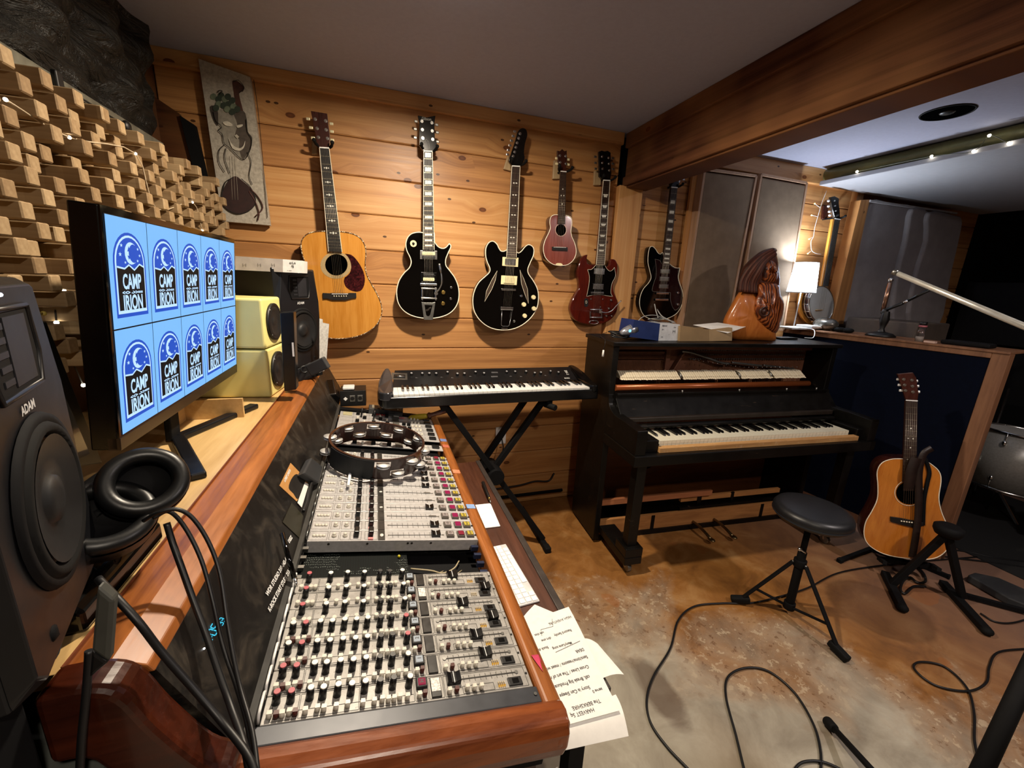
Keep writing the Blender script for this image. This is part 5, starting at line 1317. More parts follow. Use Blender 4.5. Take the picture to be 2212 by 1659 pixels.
for c, r in slots:
    hh = .019 if r == 0 else .051
    for k in (-1, 1):
        o = tp_(c, TR + .001, hh + k * .003)
        M().lathe([(0, .5), (.005, .5), (.010, .0), (.022, .1), (.022, .35), (.010, .6), (.005, .9), (0, .9)], o, o + TN * .004 * k, 18).build('jingle', JIN, tb)
    M().cyl(tp_(c, TR - .004, hh - .0065), tp_(c, TR - .004, hh + .0065), .0012, n=6).build('jingle_pin', STEEL, tb)
gr = M()
gp = []
ga = [4.05 + k * .035 for k in range(18)]
a_c = math.atan2(-1, .0)
def ang_of(px, py):
    p = Pl(TC, TN).at(px, py) - TC; return math.atan2(p.dot(ty1), p.dot(tx1))
A0, A1 = ang_of(735, 1000), ang_of(808, 1012)
for k in range(13):
    a = A0 + (A1 - A0) * k / 12; gp.append(a)
for a0, a1 in zip(gp, gp[1:]):
    vs = [tp_(a, r, h) for h in (-.001, TH - .004) for a in (a0, a1) for r in (TR - .009, TR + .0025)]
    gr.add(vs, [(0,2,3,1), (4,5,7,6), (0,1,5,4), (2,6,7,3), (0,4,6,2), (1,3,7,5)], 0)
gr.build('hand_grip', mat('#0c1014', .6, name='slate grip tape'), tb)
# DI box with white adapter on top
o = cp(-.125, 2.10, .0)
t = thing('di_box', o, 'small black metal box with two round sockets at the far end of the mixing desk', 'box')
M().box(-.185, -.065, 2.09, 2.20, .825, .905).build('case', mat('#0d0d0e', .4, name='black enamel'), t, bevel=.002)
for x in (-.128, -.092):
    M().box(x - .013, x + .013, 2.086, 2.09, .848, .882).build('socket_plate', STEEL, t, bevel=.002)
    M().cyl((x, 2.0855, .866), (x, 2.088, .866), .010, n=18).build('socket', BLACK, t)
M().prism([(-.160, 2.088, .855), (-.150, 2.088, .865), (-.160, 2.088, .875), (-.170, 2.088, .865)], (0, .001, 0)).build('diamond_logo', WHITE, t)
tag(M().box(-.172, -.118, 2.10, 2.155, .907, .922).build('white_box', WHITE, None, bevel=.004), 'small white plastic box on top of the black socket box', 'box')
t = thing('cassette_recorder', (.03, 2.05, .79), 'flat grey recorder with small switches lying under the stage piano end', 'recorder')
M().prism([cp(-.055, 2.01, .0), cp(.105, 2.0, 0), cp(.11, 2.075, 0), cp(-.055, 2.075, 0)], SN * .028).build('case', mat('#3a3b3c', .5, name='dark grey case'), t, bevel=.003)
for x in (-.035, -.01, .01): cbox(M(), x - .006, x + .006, 2.02, 2.065, .028, .031).build('switch_panel', mat('#8b8778', .4, var=.4, sc=120, name='printed panel'), t)
M().bar(cp(.08, 2.015, .033), cp(.065, 2.07, .033), .003, .003).build('stylus', CHROME, t)
# sunglasses case / hexagonal bell
BPn = Pl(BO + BN * .0, BN)
t = thing('cowbell', (-.21, 2.16, .90), 'dark hexagonal bell leaning at the far end of the black bridge panel', 'bell')
hx = [(math.cos(i * PI / 3), math.sin(i * PI / 3)) for i in range(6)]
o = Vector((-.215, 2.06, .875)); ax = Vector((-.02, .10, .05))
hy = ax.cross(Vector((1, 0, 0))).normalized(); hxv = ax.cross(hy).normalized()
M().prism([o + hxv * a * .036 + hy * b * .036 for a, b in hx], ax, 0).build('shell', mat('#1a1512', .25, .5, name='dark bronze'), t, bevel=.004)
M().prism([o - ax.normalized() * .0015 + hxv * a * .030 + hy * b * .030 for a, b in hx], ax.normalized() * .002, 0).build('mouth', BLACKM, t)
# maraca with yellow body
t = thing('maraca', cp(.16, 2.03, .01), 'yellow shaker with a turned wooden handle by the far corner of the mixing desk', 'shaker')
a, b = Pl((0, 2.0, 0), (0, -1, 0)).at(882, 903), Pl((0, 1.97, 0), (0, -1, 0)).at(925, 898); c = Pl((0, 1.93, 0), (0, -1, 0)).at(968, 886)
M().lathe([(0, 0), (.008, .03), (.013, .15), (.015, .5), (.013, .85), (.009, 1), (0, 1)], a, b, 20).build('body', mat('#b8a02c', .35, name='yellow lacquer'), t)
M().lathe([(0, 0), (.014, .0), (.016, .08), (.011, .15), (.010, .3), (.013, .6), (.012, .9), (.006, 1), (0, 1)], b, c, 20).build('handle', wood('turned handle', '#3e1f14', '#6b3e2a', 'x', 1, .3, .4), t)
# things resting on the bridge panel
def card(pts, mt, off, name, label, cat, th=.0008):
    return tag(M().prism([BP.at(x, y, off + th) for x, y in pts], -BN * th).build(name, mt), label, cat)
cd_ = card([(628,1000),(667,1041),(641,1083),(604,1049)], wood('photo card', '#a9773e', '#c8955a', 'y', 1, .5), .0005, 'photo_card', 'brown photo card with a dark portrait leaning on the black bridge panel', 'card')
M().prism([BP.at(x, y, .0018) for x, y in spl([(640,1024),(655,1033),(660,1046),(652,1062),(643,1078),(634,1066),(624,1054),(629,1036)], 3)], -BN * .0004).build('portrait', mat('#15110e', .6, var=.3, name='dark portrait'), cd_)
tm = M(); ub = (BP.at(628, 1003) - BP.at(607, 1046)).normalized(); write(tm, 'A STREET LONDON', BP.at(621, 1027, .0018), ub, BN.cross(ub), .010, .0004, .8); tm.build('card_print', WHITE, cd_)
wc_ = card([(659,1042),(667,1046),(652,1096),(643,1086)], PAPER, .0025, 'white_card', 'narrow white card with a scribble beside the brown photo card', 'card')
card([(630,1086),(655,1113),(647,1162),(611,1128)], mat('#2c2a1f', .35, name='olive cover'), .0005, 'olive_card', 'dark olive square card on the black bridge panel below the photo card', 'card')
pb = BP.at(688, 1020, .012)
t = thing('foot_pedal', pb, 'small charcoal box with a short cable on the black bridge panel beside the pink-key strips', 'box')
M().prism([BP.at(x, y, .022) for x, y in [(673,988),(698,1008),(690,1043),(656,1022)]], -BN * .021).build('case', GREYP, t, bevel=.004)
M().tube(spl3([BP.at(675, 1035, .012), BP.at(668, 1060, .01), BP.at(663, 1085, .008), BP.at(655, 1105, .006)]), .004, 8).build('cable', BLACK, t)
a, b = BP.at(609, 1152, .02), BP.at(641, 1268, .02)
t = thing('black_pen', (a + b) / 2, 'shiny black pen standing slanted against the near bridge panel', 'pen')
M().cyl(a, a + (b - a) * .85, .005, n=12).build('barrel', GLOSSB, t); M().cyl(a + (b - a) * .85, b, .005, .002, 12).build('tip', CHROME, t)
# white plastic toggle lying on the strips
a, b = SF.at(757, 1018, .016), SF.at(752, 1050, .014)
t = thing('white_adapter', b, 'small white plastic adapter lying on the strips below the tambourine', 'adapter')
M().cyl(a, b, .0055, .0045, 12).build('stem', WHITE, t, bevel=.001); M().sph(a, .009, 12).build('head', WHITE, t)
M().tube(spl3([SF.at(735, 1030, .012), SF.at(760, 1036, .012), SF.at(785, 1040, .012), SF.at(812, 1036, .012)]), .0022, 6).build('lead', WHITE, t)
# black sunglasses-like jingles left of the tambourine are part of it
# ---------------------------------------------------------------- left wall: diffuser, drape, foil strip
def block_mat():
    m = N('raw pine block'); c = m.n('ShaderNodeTexCoord').outputs['Object']
    oi = m.n('ShaderNodeObjectInfo').outputs['Random']
    g = m.n('ShaderNodeMapping', {'Vector': c, 'Scale': (3, 60, 60)}).outputs[0]
    cell = m.n('ShaderNodeTexWhiteNoise', {0: m.n('ShaderNodeVectorMath', {0: c, 1: (.03, .0326, .0333)}, operation='SNAP').outputs[0]}, noise_dimensions='3D').outputs[0]
    f = m.math('ADD', m.math('MULTIPLY', m.noise(g, 1.5, 4), .5), m.math('ADD', m.math('MULTIPLY', oi, .25), m.math('MULTIPLY', cell, .25)))
    return m.done(m.ramp(f, [(.2, '#66503a'), (.5, '#8c7252'), (.8, '#b39a76')]), .65, 0, .3)
BLK = block_mat()
DX0, DCY, DCZ, DY0, DZ1 = -.80, .0326, .0333, .826, 1.832
df = thing('sound_diffuser', (-.78, 1.55, 1.5), 'wooden skyline sound diffuser of stepped square blocks covering the left wall', 'acoustic panel')
M().box(-.855, -.80, DY0, 2.27, DZ1 - 18 * DCZ, DZ1).build('backing_board', wood('backing board', '#4a3018', '#6b4a2a', 'y', 1, .6), df)
protos = {}
rest = M(); cells = []
random.seed(11)
for c in range(44):
    for r in range(18):
        k = (c - r - 11) % 3
        xf = (-.62, -.685, -.735)[k] + random.choice((0, 0, 0, -.012))
        if random.random() < .10: xf -= .03
        if c > 41 and random.random() < .35: continue
        y = DY0 + c * DCY; z = DZ1 - (r + 1) * DCZ
        d = Vector((xf, y + .016, z + .016)) - CAM; dep = d.dot(FW)
        px_ = 1106 + FPX * d.dot(RT) / dep if dep > .05 else -999; py_ = 829.5 - FPX * d.dot(UP) / dep
        vis = 0 <= px_ <= 520 and 60 < py_ < 850 and not (px_ > 190 and py_ > 435 + (px_ - 185) * .266) and not (px_ < 60 and py_ > 570)
        cells.append((vis, -dep, xf, y, z, k))
cells.sort(key=lambda t: (not t[0], -t[1]))
bl = {}
for n_, (vis, dd, xf, y, z, k) in enumerate(cells):
    if n_ < 100:
        key = round(xf, 3)
        if key not in bl:
            bl[key] = M().box(0, xf + .80, .0004, DCY - .0004, .0004, DCZ - .0004).mesh('block', BLK, Vector())
        o = bpy.data.objects.new('block', bl[key]); COL.objects.link(o); put(o, (-.80, y, z), df)
        b = o.modifiers.new('bevel', 'BEVEL'); b.width = .0025; b.segments = 1
    else: rest.box(-.80, xf, y + .0004, y + DCY - .0004, z + .0004, z + DCZ - .0004)
rest.build('block', BLK, df, bevel=.0025, seg=1)['kind'] = 'stuff'
# crumpled dark sheet above
def crumple():
    m = N('dark crumpled sheeting'); v = m.coord((1, 2.2, 5)); f = m.noise(v, 3.5, 5, .6, 1.6)
    m.bump(f, .9, .05); return m.done(m.ramp(f, [(.3, '#080706'), (.7, '#26231e')]), .5, 0, .5)
ms = M(); vs = []; NU, NV = 60, 24
for j in range(NV + 1):
    for i in range(NU + 1):
        y = .55 + 1.62 * i / NU; z = 1.885 + .455 * j / NV
        b = .018 * math.sin(y * 17 + z * 9) + .012 * math.sin(y * 31 - z * 26) + .01 * math.sin(z * 55 + y * 8)
        vs.append((-.815 + b * min(1, .3 + j / 8) + .02 * math.sin(j / NV * PI), y, z))
fs = [(j*(NU+1)+i, j*(NU+1)+i+1, (j+1)*(NU+1)+i+1, (j+1)*(NU+1)+i) for j in range(NV) for i in range(NU)]
tag(ms.add(vs, fs, 0, True).build('drape', crumple()), 'dark crumpled sheeting hanging above the wooden diffuser up to the ceiling', 'drape')
t = thing('foil_board', (-.74, 1.45, 1.84), 'silvery foil-faced strip lying along the top of the wooden diffuser', 'board')
FO = mat('#77766a', .35, .5, .5, .35, 25, name='dull foil')
M().box(-.80, -.715, 1.08, 1.96, 1.836, 1.892).build('strip', FO, t, bevel=.002)
M().box(-.715, -.711, 1.08, 1.96, 1.836, 1.850).build('lip', mat('#a09f90', .4, .4, name='foil lip'), t)
M().box(-.716, -.704, 1.40, 1.425, 1.835, 1.90).build('clamp', BLACK, t, bevel=.003)
M().tube([(-.708, 1.42, 1.872), (-.708, 1.70, 1.868)], .0025, 6).sph((-.708, 1.70, 1.868), .018, 10, sc=(.6, 1, 1)).build('clamp_rod', BLACK, t)
M().tube(spl3([(-.712, 1.17, 1.90), (-.708, 1.18, 1.885), (-.708, 1.185, 1.865)]), .004, 8).build('cable_tie', WHITE, t)
tag(M().prism([(-.775, 2.32, 2.09), (-.725, 2.32, 2.06), (-.69, 2.32, 1.70), (-.73, 2.32, 1.72)], (0, .03, 0)).build('black_board', BLACKM), 'narrow black board standing in the corner behind the mask painting', 'board')
tag(M().prism([(-.86, 2.335, 2.15), (-.78, 2.335, 2.10), (-.70, 2.335, 1.62), (-.86, 2.335, 1.62)], (0, .02, 0)).build('brown_board', PINED), 'dark brown board leaning in the far left corner', 'board')

# fairy lights
BULB = glow('fairy bulb', '#fff3dc', 14)
BULBW = glow('warm fairy bulb', '#ffc860', 12)
def fairy(name, label, pts, r, wire, bulb=BULB, grp='fairy lights', wm=None):
    c = sum((Vector(p) for p in pts), Vector()) / len(pts)
    t = thing(name, c, label, 'fairy lights')
    if wire: M().tube(spl3(wire, 4), .0018, 5).build('wire', wm or WHITE, t)
    for p in pts: M().sph(p, r, 8).build('bulb', bulb, t)
    return t
XD = PX(-.632)
bp = [XD.at(x, y) for x, y in ((12,215),(150,297),(293,332),(338,452),(416,437),(437,498))]
fairy('fairy_lights', 'string of tiny white lights threaded between the blocks of the wooden diffuser', bp, .0036, bp, wm=mat('#b7a58a', .5, name='thin wire'))
XD2 = PX(-.66)
bp = [XD2.at(x, y) for x, y in ((182,598),(137,627),(122,697),(180,832))]
fairy('fairy_lights', 'short run of tiny white lights behind the near loudspeaker', bp, .0045, bp, wm=mat('#2b2520', .5, name='dark wire'))
tag(M().cyl(XD.at(72, 677), XD.at(93, 677), .003, .002, 8).sph(XD.at(94, 677), .005, 8).build('push_pin', mat('#c8b45a', .5, name='yellow plastic')), 'yellow plastic pin stuck in a block of the diffuser', 'pin')

# ---------------------------------------------------------------- mask and lute painting
ART = PY(2.318)
pt = thing('painting', ART.at(505, 310), 'tall painting of a smiling mask over a lute, hanging in the far left corner', 'painting')
def am(px): return [ART.at(x, y, .001 + 0) for x, y in px]
def canvas():
    m = N('mottled canvas'); f = m.noise(m.coord(), 70, 4, .7); return m.done(m.ramp(f, [(.3, '#968f83'), (.7, '#c2baac')]), .8, 0, .2)
M().prism([ART.at(x, y) for x, y in ((428,126),(540,166),(583,487),(480,478))], (0, .03, 0)).build('board', [canvas()], pt, bevel=.001)
Z0 = lambda p: zp(0, 0, 3.687, p); Z1 = lambda p: zp(150, 400, 3.687, p)
lay = [0]
def patch(pts, col, name, smooth=True):
    lay[0] += 1; o = .0008 + lay[0] * .00025
    M().prism([ART.at(x, y, o) for x, y in (spl(pts, 3) if smooth else pts)], (0, .0002, 0)).build(name, mat(col, .7, var=.25, sc=60, name='paint'), pt)
def line(pts, col, w_, name='painted_line'):
    o = .0008 + (lay[0] + 1) * .00025
    M().tube([ART.at(x, y, o) for x, y in spl(pts, 4, False)], w_, 5).build(name, mat(col, .7, name='paint'), pt)
BRN_, DK = '#3a231c', '#15110f'
patch(Z0([(1850,645),(1895,650),(1940,690),(1935,730),(1905,735),(1915,800),(1945,930),(1900,930),(1870,800),(1860,730)]), '#4a2a20', 'lute_neck')
patch(Z0([(1690,890),(1760,870),(1850,885),(1940,885),(1965,950),(1975,1050),(2010,1090),(2000,1170),(1985,1205),(1935,1272),(1885,1235),(1830,1180),(1785,1140),(1765,1065),(1735,1035),(1765,1010),(1715,960)]), '#8d877b', 'mask')
patch(Z0([(1860,895),(1940,885),(1965,950),(1975,1050),(2008,1095),(2000,1165),(1980,1205),(1935,1270),(1905,1190),(1905,1110),(1870,1085),(1890,990)]), '#4d443c', 'mask_dark_half')  # dark brown half of the two-tone mask
patch(Z0([(1670,850),(1730,860),(1735,1000),(1700,960)]), '#3b332d', 'mask_ribbon')
for i, (x, y) in enumerate(((1700,770),(1740,790),(1760,760),(1790,790),(1815,770),(1850,800),(1740,830),(1780,840),(1820,830),(1860,850),(1890,870),(1720,860),(1810,870),(1850,890))):
    patch(Z0(ell(x, y, 26, 26, 8)), '#2f3a2e' if i % 3 else '#65705c', 'grape')
patch(Z0([(1775,975),(1810,965),(1850,990),(1845,1005),(1800,1000)]), '#c9c2b2', 'mask_eye'); patch(Z0([(1885,1000),(1930,990),(1930,1005),(1895,1018)]), '#c9c2b2', 'mask_eye')
patch(Z0([(1868,1080),(1885,1070),(1905,1090),(1888,1105)], ), '#b9b2a2', 'mask_nose', False)
patch(Z0([(1820,1095),(1850,1150),(1900,1180),(1935,1165),(1952,1120),(1945,1170),(1910,1200),(1850,1180)]), '#cbc4b4', 'mask_mouth')
patch(Z1([(1290,-60),(1330,-70),(1370,-40),(1440,20),(1478,100),(1470,160),(1420,205),(1340,225),(1270,200),(1225,150),(1215,80),(1250,-10)]), '#2c1614', 'lute_body')
line(Z1([(1300,-60),(1240,-20),(1215,80),(1225,150),(1270,200),(1340,228),(1420,208),(1473,160),(1480,100),(1440,15),(1370,-50)]), DK, .0018)
for dx in (-20, 0, 20): line([(505 + dx * .27 - 2, 336), (508 + dx * .3, 432)], '#a39a8a', .0006, 'lute_string')
for q_ in ([(1860,650),(1900,640),(1945,700),(1905,740)], [(1700,890),(1720,960),(1765,1010),(1740,1040),(1770,1070),(1785,1140),(1830,1180),(1935,1272),(1990,1200),(2005,1110),(1972,1050),(1960,950)],
    [(1790,1150),(1745,1200),(1745,1290),(1790,1370)], [(1800,1180),(1790,1260),(1830,1380)], [(1970,1210),(2000,1290),(1985,1400),(2010,1470)], [(1735,740),(1745,720),(1770,725),(1750,750)]):
    line(Z0(q_), DK, .0014)
for q_ in ([(1440,30),(1500,90),(1540,180),(1480,250)], [(1430,50),(1480,130),(1510,220),(1500,280)]): line(Z1(q_), '#4a2a24', .0028)
line([(548,172),(560,262),(578,470)], DK, .0012)

# ---------------------------------------------------------------- desk shelf behind the bridge
LW = wood('pale maple ply', '#b08a52', '#d8b67e', 'y', .8, .4, .2)
dk = thing('desk_shelf', (-.6, 1.4, 1.0), 'pale wooden shelf behind the mixing desk carrying the screen and loudspeakers', 'shelf')
M().box(-.86, -.3445, .49, 2.33, 1.00, 1.018).build('top', LW, dk, bevel=.001)
M().box(-.85, -.82, .52, 2.30, .0, 1.0).build('support', BLACKM, dk)
DZ = 1.018
t = thing('wooden_box', (-.47, 1.42, DZ), 'low open wooden box on the pale shelf under the screen', 'box')
M().box(-.56, -.40, 1.39, 1.40, DZ, DZ + .06).build('front', LW, t); M().box(-.56, -.55, 1.30, 1.39, DZ, DZ + .06).build('side', LW, t)
# monitor
def rotm(yaw, pit): return Matrix.Rotation(yaw, 3, 'Z') @ Matrix.Rotation(pit, 3, 'Y')
RM = rotm(-.004, .084); MN, MU, MV = RM.col[0].copy(), RM.col[1].copy(), RM.col[2].copy(); MC = Vector((-.45, 1.255, 1.344)); SW, SH = .679, .400
mo = thing('computer_monitor', (-.50, 1.22, DZ), 'wide black computer monitor showing ten blue logo posters', 'monitor')
def sp(u, v, o=0): return MC + MU * u + MV * v + MN * o      # u,v in metres from the centre
M().prism([sp(-.347, .212, -.001), sp(.347, .212, -.001), sp(.347, -.228, -.001), sp(-.347, -.228, -.001)], -MN * .042).build('housing', mat('#050505', .25, name='black housing'), mo, bevel=.003)
M().prism([sp(-.347, -.203, .002), sp(.347, -.203, .002), sp(.347, -.228, .002), sp(-.347, -.228, .002)], -MN * .02).build('lower_bezel', mat('#3a322c', .3, .7, name='bronze bezel'), mo, bevel=.001)
M().prism([sp(-.347, .212, .001), sp(.347, .212, .001), sp(.347, -.203, .001), sp(-.347, -.203, .001)], -MN * .003).build('glass', GLOSSB, mo)
SB, NV_, BK, PALE = glow('screen light blue', '#7ab8f4', 1.0), glow('screen royal blue', '#1f4fbe', 1.0), glow('screen near black', '#07090f', .6), glow('screen pale', '#b9dcff', 1.05)
scr = M().prism([sp(-SW/2, SH/2, .0015), sp(SW/2, SH/2, .0015), sp(SW/2, -SH/2, .0015), sp(-SW/2, -SH/2, .0015)], -MN * .001).build('screen', BK, mo)
PWd, PHt = SW / 5, SH / 2
po = M()
# one poster drawn in its own cell: local u (-.5...5), v (-.5...5)
def PU2(u, v, l): return Vector((0, u * PWd, v * PHt)) + Vector((l * .00025, 0, 0))
def ppoly(pts, l, mi): po.add([PU2(u, v, l) for u, v in pts], [tuple(range(len(pts)))], mi)
def ppoly_c(pts, l, mi): po.add([PU2(u, v, l) for u, v in reversed(pts)], [tuple(range(len(pts)))], mi)
def arch(hw, top, bot, k=14, r=None):
    asp = PWd / PHt; out = [(-hw, bot), (hw, bot)]
    cy_ = top - hw * asp
    for i in range(k + 1): a = PI * i / k; out.append((hw * math.cos(a), cy_ + hw * asp * math.sin(a)))
    return out
ppoly([(-.493,-.493),(.493,-.493),(.493,.493),(-.493,.493)], 0, 0)
ppoly(arch(.40, .37, -.40), 1, 1); ppoly(arch(.365, .345, -.365), 2, 3); ppoly(arch(.335, .325, -.335), 3, 1)
ppoly([(-.335,-.335),(.335,-.335),(.335,.06),(.22,.085),(.08,.03),(-.05,.075),(-.16,.04),(-.335,.055)], 4, 2)
mt = [(-.335,.055),(-.16,.04),(-.05,.075),(.08,.03),(.22,.085),(.335,.06)]
for (a, b), (c, d) in zip(mt, mt[1:]): ppoly([(a,b-.004),(c,d-.004),(c,d+.012),(a,b+.012)], 5, 3)
asp_ = PWd / PHt; mo_ = [(.02 + .15 * math.cos(a * .01745), .185 + .15 * asp_ * math.sin(a * .01745)) for a in range(50, 311, 20)]
mi_ = [(.09 + .125 * math.cos(a * .01745), .185 + .125 * asp_ * math.sin(a * .01745)) for a in range(290, 60, -20)]
for i in range(len(mi_)): ppoly([mo_[i], mo_[i+1], mi_[-2-i] if i + 1 < len(mi_) else mi_[0], mi_[-1-i]], 5, 3)
ppoly([(-.07,.20),(.0,.205),(-.03,.25)], 6, 1); ppoly([(-.07,.165),(-.04,.125),(.0,.16)], 6, 1)
for x, y, s_ in ((-.2,.25,.035),(-.24,.17,.04),(.2,.23,.03),(.24,.17,.03),(.18,.12,.03),(-.13,.10,.028)):
    pts = [(x + s_ * (1 if i % 2 == 0 else .4) * math.sin(PI*i/5), y + s_ * .55 * (1 if i % 2 == 0 else .4) * math.cos(PI*i/5)) for i in range(10)]
    ppoly_c(pts, 5, 3)
def ptext(body, v, size, sx, bold):
    vs_, fs_ = text_mesh(body, size, bold, sx)
    po.add([PU2(0, v, 6) + Vector((0, x, y)) for x, y, _ in vs_], fs_, 3)
ptext('CAMP', -.08, .038, .62, .0011); ptext('IRION', -.272, .038, .66, .0011)
ptext('<<> ->>==', -.175, .010, 1.5, .0004)
src = None
for r in range(2):
    for c in range(5):
        p = sp(-SW/2 + (c + .5) * PWd, SH/2 - (r + .5) * PHt, .0022)
        if src is None:
            src = po.build('poster_image', [SB, NV_, BK, PALE], mo, org=(0, 0, 0)); src.parent = scr; WLs = WL[scr.name]; src.location = p - WLs; src.rotation_euler = RM.to_euler()
        else: o = src.copy(); o.name = 'poster_image'; COL.objects.link(o); o.parent = scr; o.location = p - WLs
# stand
F1, F2, FC = Vector((-.374, .962, DZ + .008)), Vector((-.394, 1.486, DZ + .008)), Vector((-.505, 1.217, DZ + .008))
for f_ in (F1, F2): M().bar(FC, f_, .030, .016).build('stand_leg', mat('#15161a', .35, .4, name='gunmetal'), mo, bevel=.004)
M().bar(FC + Vector((-.01, 0, 0)), FC + Vector((0, 0, .25)), .05, .016, (1, 0, 0)).build('stand_column', BLACKM, mo, bevel=.004)
# black framed pane behind the near loudspeaker
FP = PX(-.56)
t = thing('framed_glass', FP.at(120, 850), 'black framed glass pane leaning against the diffuser behind the near loudspeaker', 'frame')
M().prism([FP.at(x, y) for x, y in ((52,698),(101,694),(222,1000),(150,1010))], (-.02, 0, 0)).build('frame', BLACK, t, bevel=.002)
M().prism([FP.at(x, y, .001) for x, y in ((62,727),(84,723),(194,980),(168,992))], (-.001, 0, 0)).build('pane', mat('#6c6c6e', .08, .6, name='reflecting glass'), t)

# ---------------------------------------------------------------- loudspeakers
BAF = mat('#0b0c10', .4, name='charcoal baffle'); CONE = mat('#131416', .5, name='woofer cone')
def adam(name, label, c, n_, W, H, D):
    """two way monitor: bevelled baffle, folded tweeter in a waveguide, woofer, two ports"""
    n_ = Vector(n_).normalized(); up = Vector((0, 0, 1)); r_ = up.cross(n_).normalized()
    c = Vector(c); t = thing(name, c - up * H / 2 - n_ * D / 2, label, 'loudspeaker')
    def P3(a, b, o=0): return c + r_ * a * W / 2 + up * b * H / 2 + n_ * o
    out = [(-.84,-1),(.84,-1),(1,-.9),(1,.35),(.78,.98),(.7,1),(-.7,1),(-.78,.98),(-1,.35),(-1,-.9)]
    M().prism([P3(a, b, -.018) for a, b in ((-1,-1),(1,-1),(1,1),(-1,1))], -n_ * (D - .018)).build('cabinet', mat('#0c0d10', .55, name='black cabinet'), t, bevel=.003)
    f = M(); inner = [P3(a * .96, b * .97, 0) for a, b in out]; outer = [P3(a, b, -.018) for a, b in [(-.98,-1),(.98,-1),(1,-.95),(1,.5),(1,.98),(.95,1),(-.95,1),(-1,.98),(-1,.5),(-1,-.95)]]
    k = len(inner); f.add(inner + outer, [tuple(range(k))] + [(i, k + i, k + (i + 1) % k, (i + 1) % k) for i in range(k)])
    f.build('baffle', BAF, t, bevel=.002)
    wc = P3(0, -.22); R_ = min(W * .36, H * .235)
    M().lathe([(R_ * 1.08, .2), (R_ * 1.05, 1), (R_ * .98, 1.1), (R_ * .93, .7)], wc, wc + n_ * .006, 40).build('woofer_frame', BLACKM, t)
    M().lathe([(R_ * .97, .3), (R_ * .92, .95), (R_ * .85, 1.0), (R_ * .78, .3)], wc, wc + n_ * .010, 40).build('woofer_surround', RUBBER, t)
    M().lathe([(R_ * .79, .75), (R_ * .5, .3), (R_ * .3, .15), (R_ * .28, .5), (R_ * .12, .7), (0, .75)], wc, wc + n_ * .012, 40).build('woofer_cone', CONE, t)
    wg = [P3(a, b, .0008) for a, b in ((-.42,.42),(.42,.42),(.50,.60),(.45,.86),(-.45,.86),(-.50,.60))]
    M().prism(wg, -n_ * .001).build('waveguide', BLACKM, t)
    M().tube(wg, .003, 6, 0, True).build('waveguide_rim', BAF, t)
    tw = M()
    for i in range(5): tw.obox(P3(-.22, .50 + i * .07, .001), r_, up, n_, W * .045, H * .008, .001)
    tw.obox(P3(.12, .64, .001), r_, up, n_, W * .11, H * .09, .001).build('tweeter', mat('#2c2c30', .4, .4, name='tweeter foil'), t)
    tm = M(); write(tm, 'ADAM', P3(0, .33, .0012), r_, up, H * .035, .0004); tm.build('maker_plate', mat('#c9c9c9', .4, name='logo print'), t)
    M().sph(P3(0, .93, .001), H * .006, 8).build('power_light', glow('status light', '#e8f0ff', 2), t)
    for s in (-1, 1): M().lathe([(W*.10, 0), (W*.08, -1)], P3(s * .55, -.84), P3(s * .55, -.84) + n_ * .01, 16).sph(P3(s * .55, -.84, -.008), W*.08, 10, sc=(.6, .6, .6)).build('bass_port', BLACKM, t)
    return t
p0 = CAM + ray(108, 1080) * .44; cdir = (CAM - p0); cdir.z = 0; cdir.normalize(); rdir = Vector((0, 0, 1)).cross(-cdir) * -1
rdir = Vector((RT.x, RT.y, 0)); rdir = (rdir - cdir * rdir.dot(cdir)).normalized()
H1 = .375
adam('studio_monitor', 'large black loudspeaker nearest the camera, at the left edge', (p0.x, p0.y, 1.252), cdir * .27 + rdir * .963, .255, H1, .30)
p1 = CAM + ray(652, 690) * 1.67; cdir = (CAM - p1); cdir.z = 0; cdir.normalize(); rdir = Vector((RT.x, RT.y, 0)); rdir = (rdir - cdir * rdir.dot(cdir)).normalized()
adam('studio_monitor', 'black loudspeaker behind the yellow cubes, beside the big acoustic guitar', (p1.x, p1.y, p1.z), cdir * .62 + rdir * .785, .235, .40, .26)
spk_n = (cdir * .62 + rdir * .785).normalized(); spk_b = p1.z - .20
t = thing('speaker_stand', (p1.x, p1.y, DZ), 'grey foam wedge under the far black loudspeaker', 'speaker stand')
r_ = Vector((0, 0, 1)).cross(spk_n)
zc = (DZ + spk_b) / 2
M().obox(Vector((p1.x, p1.y, zc)) - spk_n * .12, spk_n, r_, (0, 0, 1), .12, .11, (spk_b - DZ) / 2 - .001).build('foam_block', BLACKM, t, bevel=.003)
a = PX(-.13).at(640, 812) if False else None
for s, (x0, y0, x1, y1) in enumerate(((643, 812, 676, 795), (668, 800, 706, 782))):
    A_p, B_p = CAM + ray(x0, y0) * 1.52, CAM + ray(x1, y1) * 1.52
    M().bar(A_p, B_p, .03, .045).build('grey_block', GREYP, t, bevel=.004)
A_p = CAM + ray(657, 798) * 1.50; M().ring(A_p, (.5, -.8, .2), .012, .003, 18, 6).build('thumb_wheel', BLACK, t)
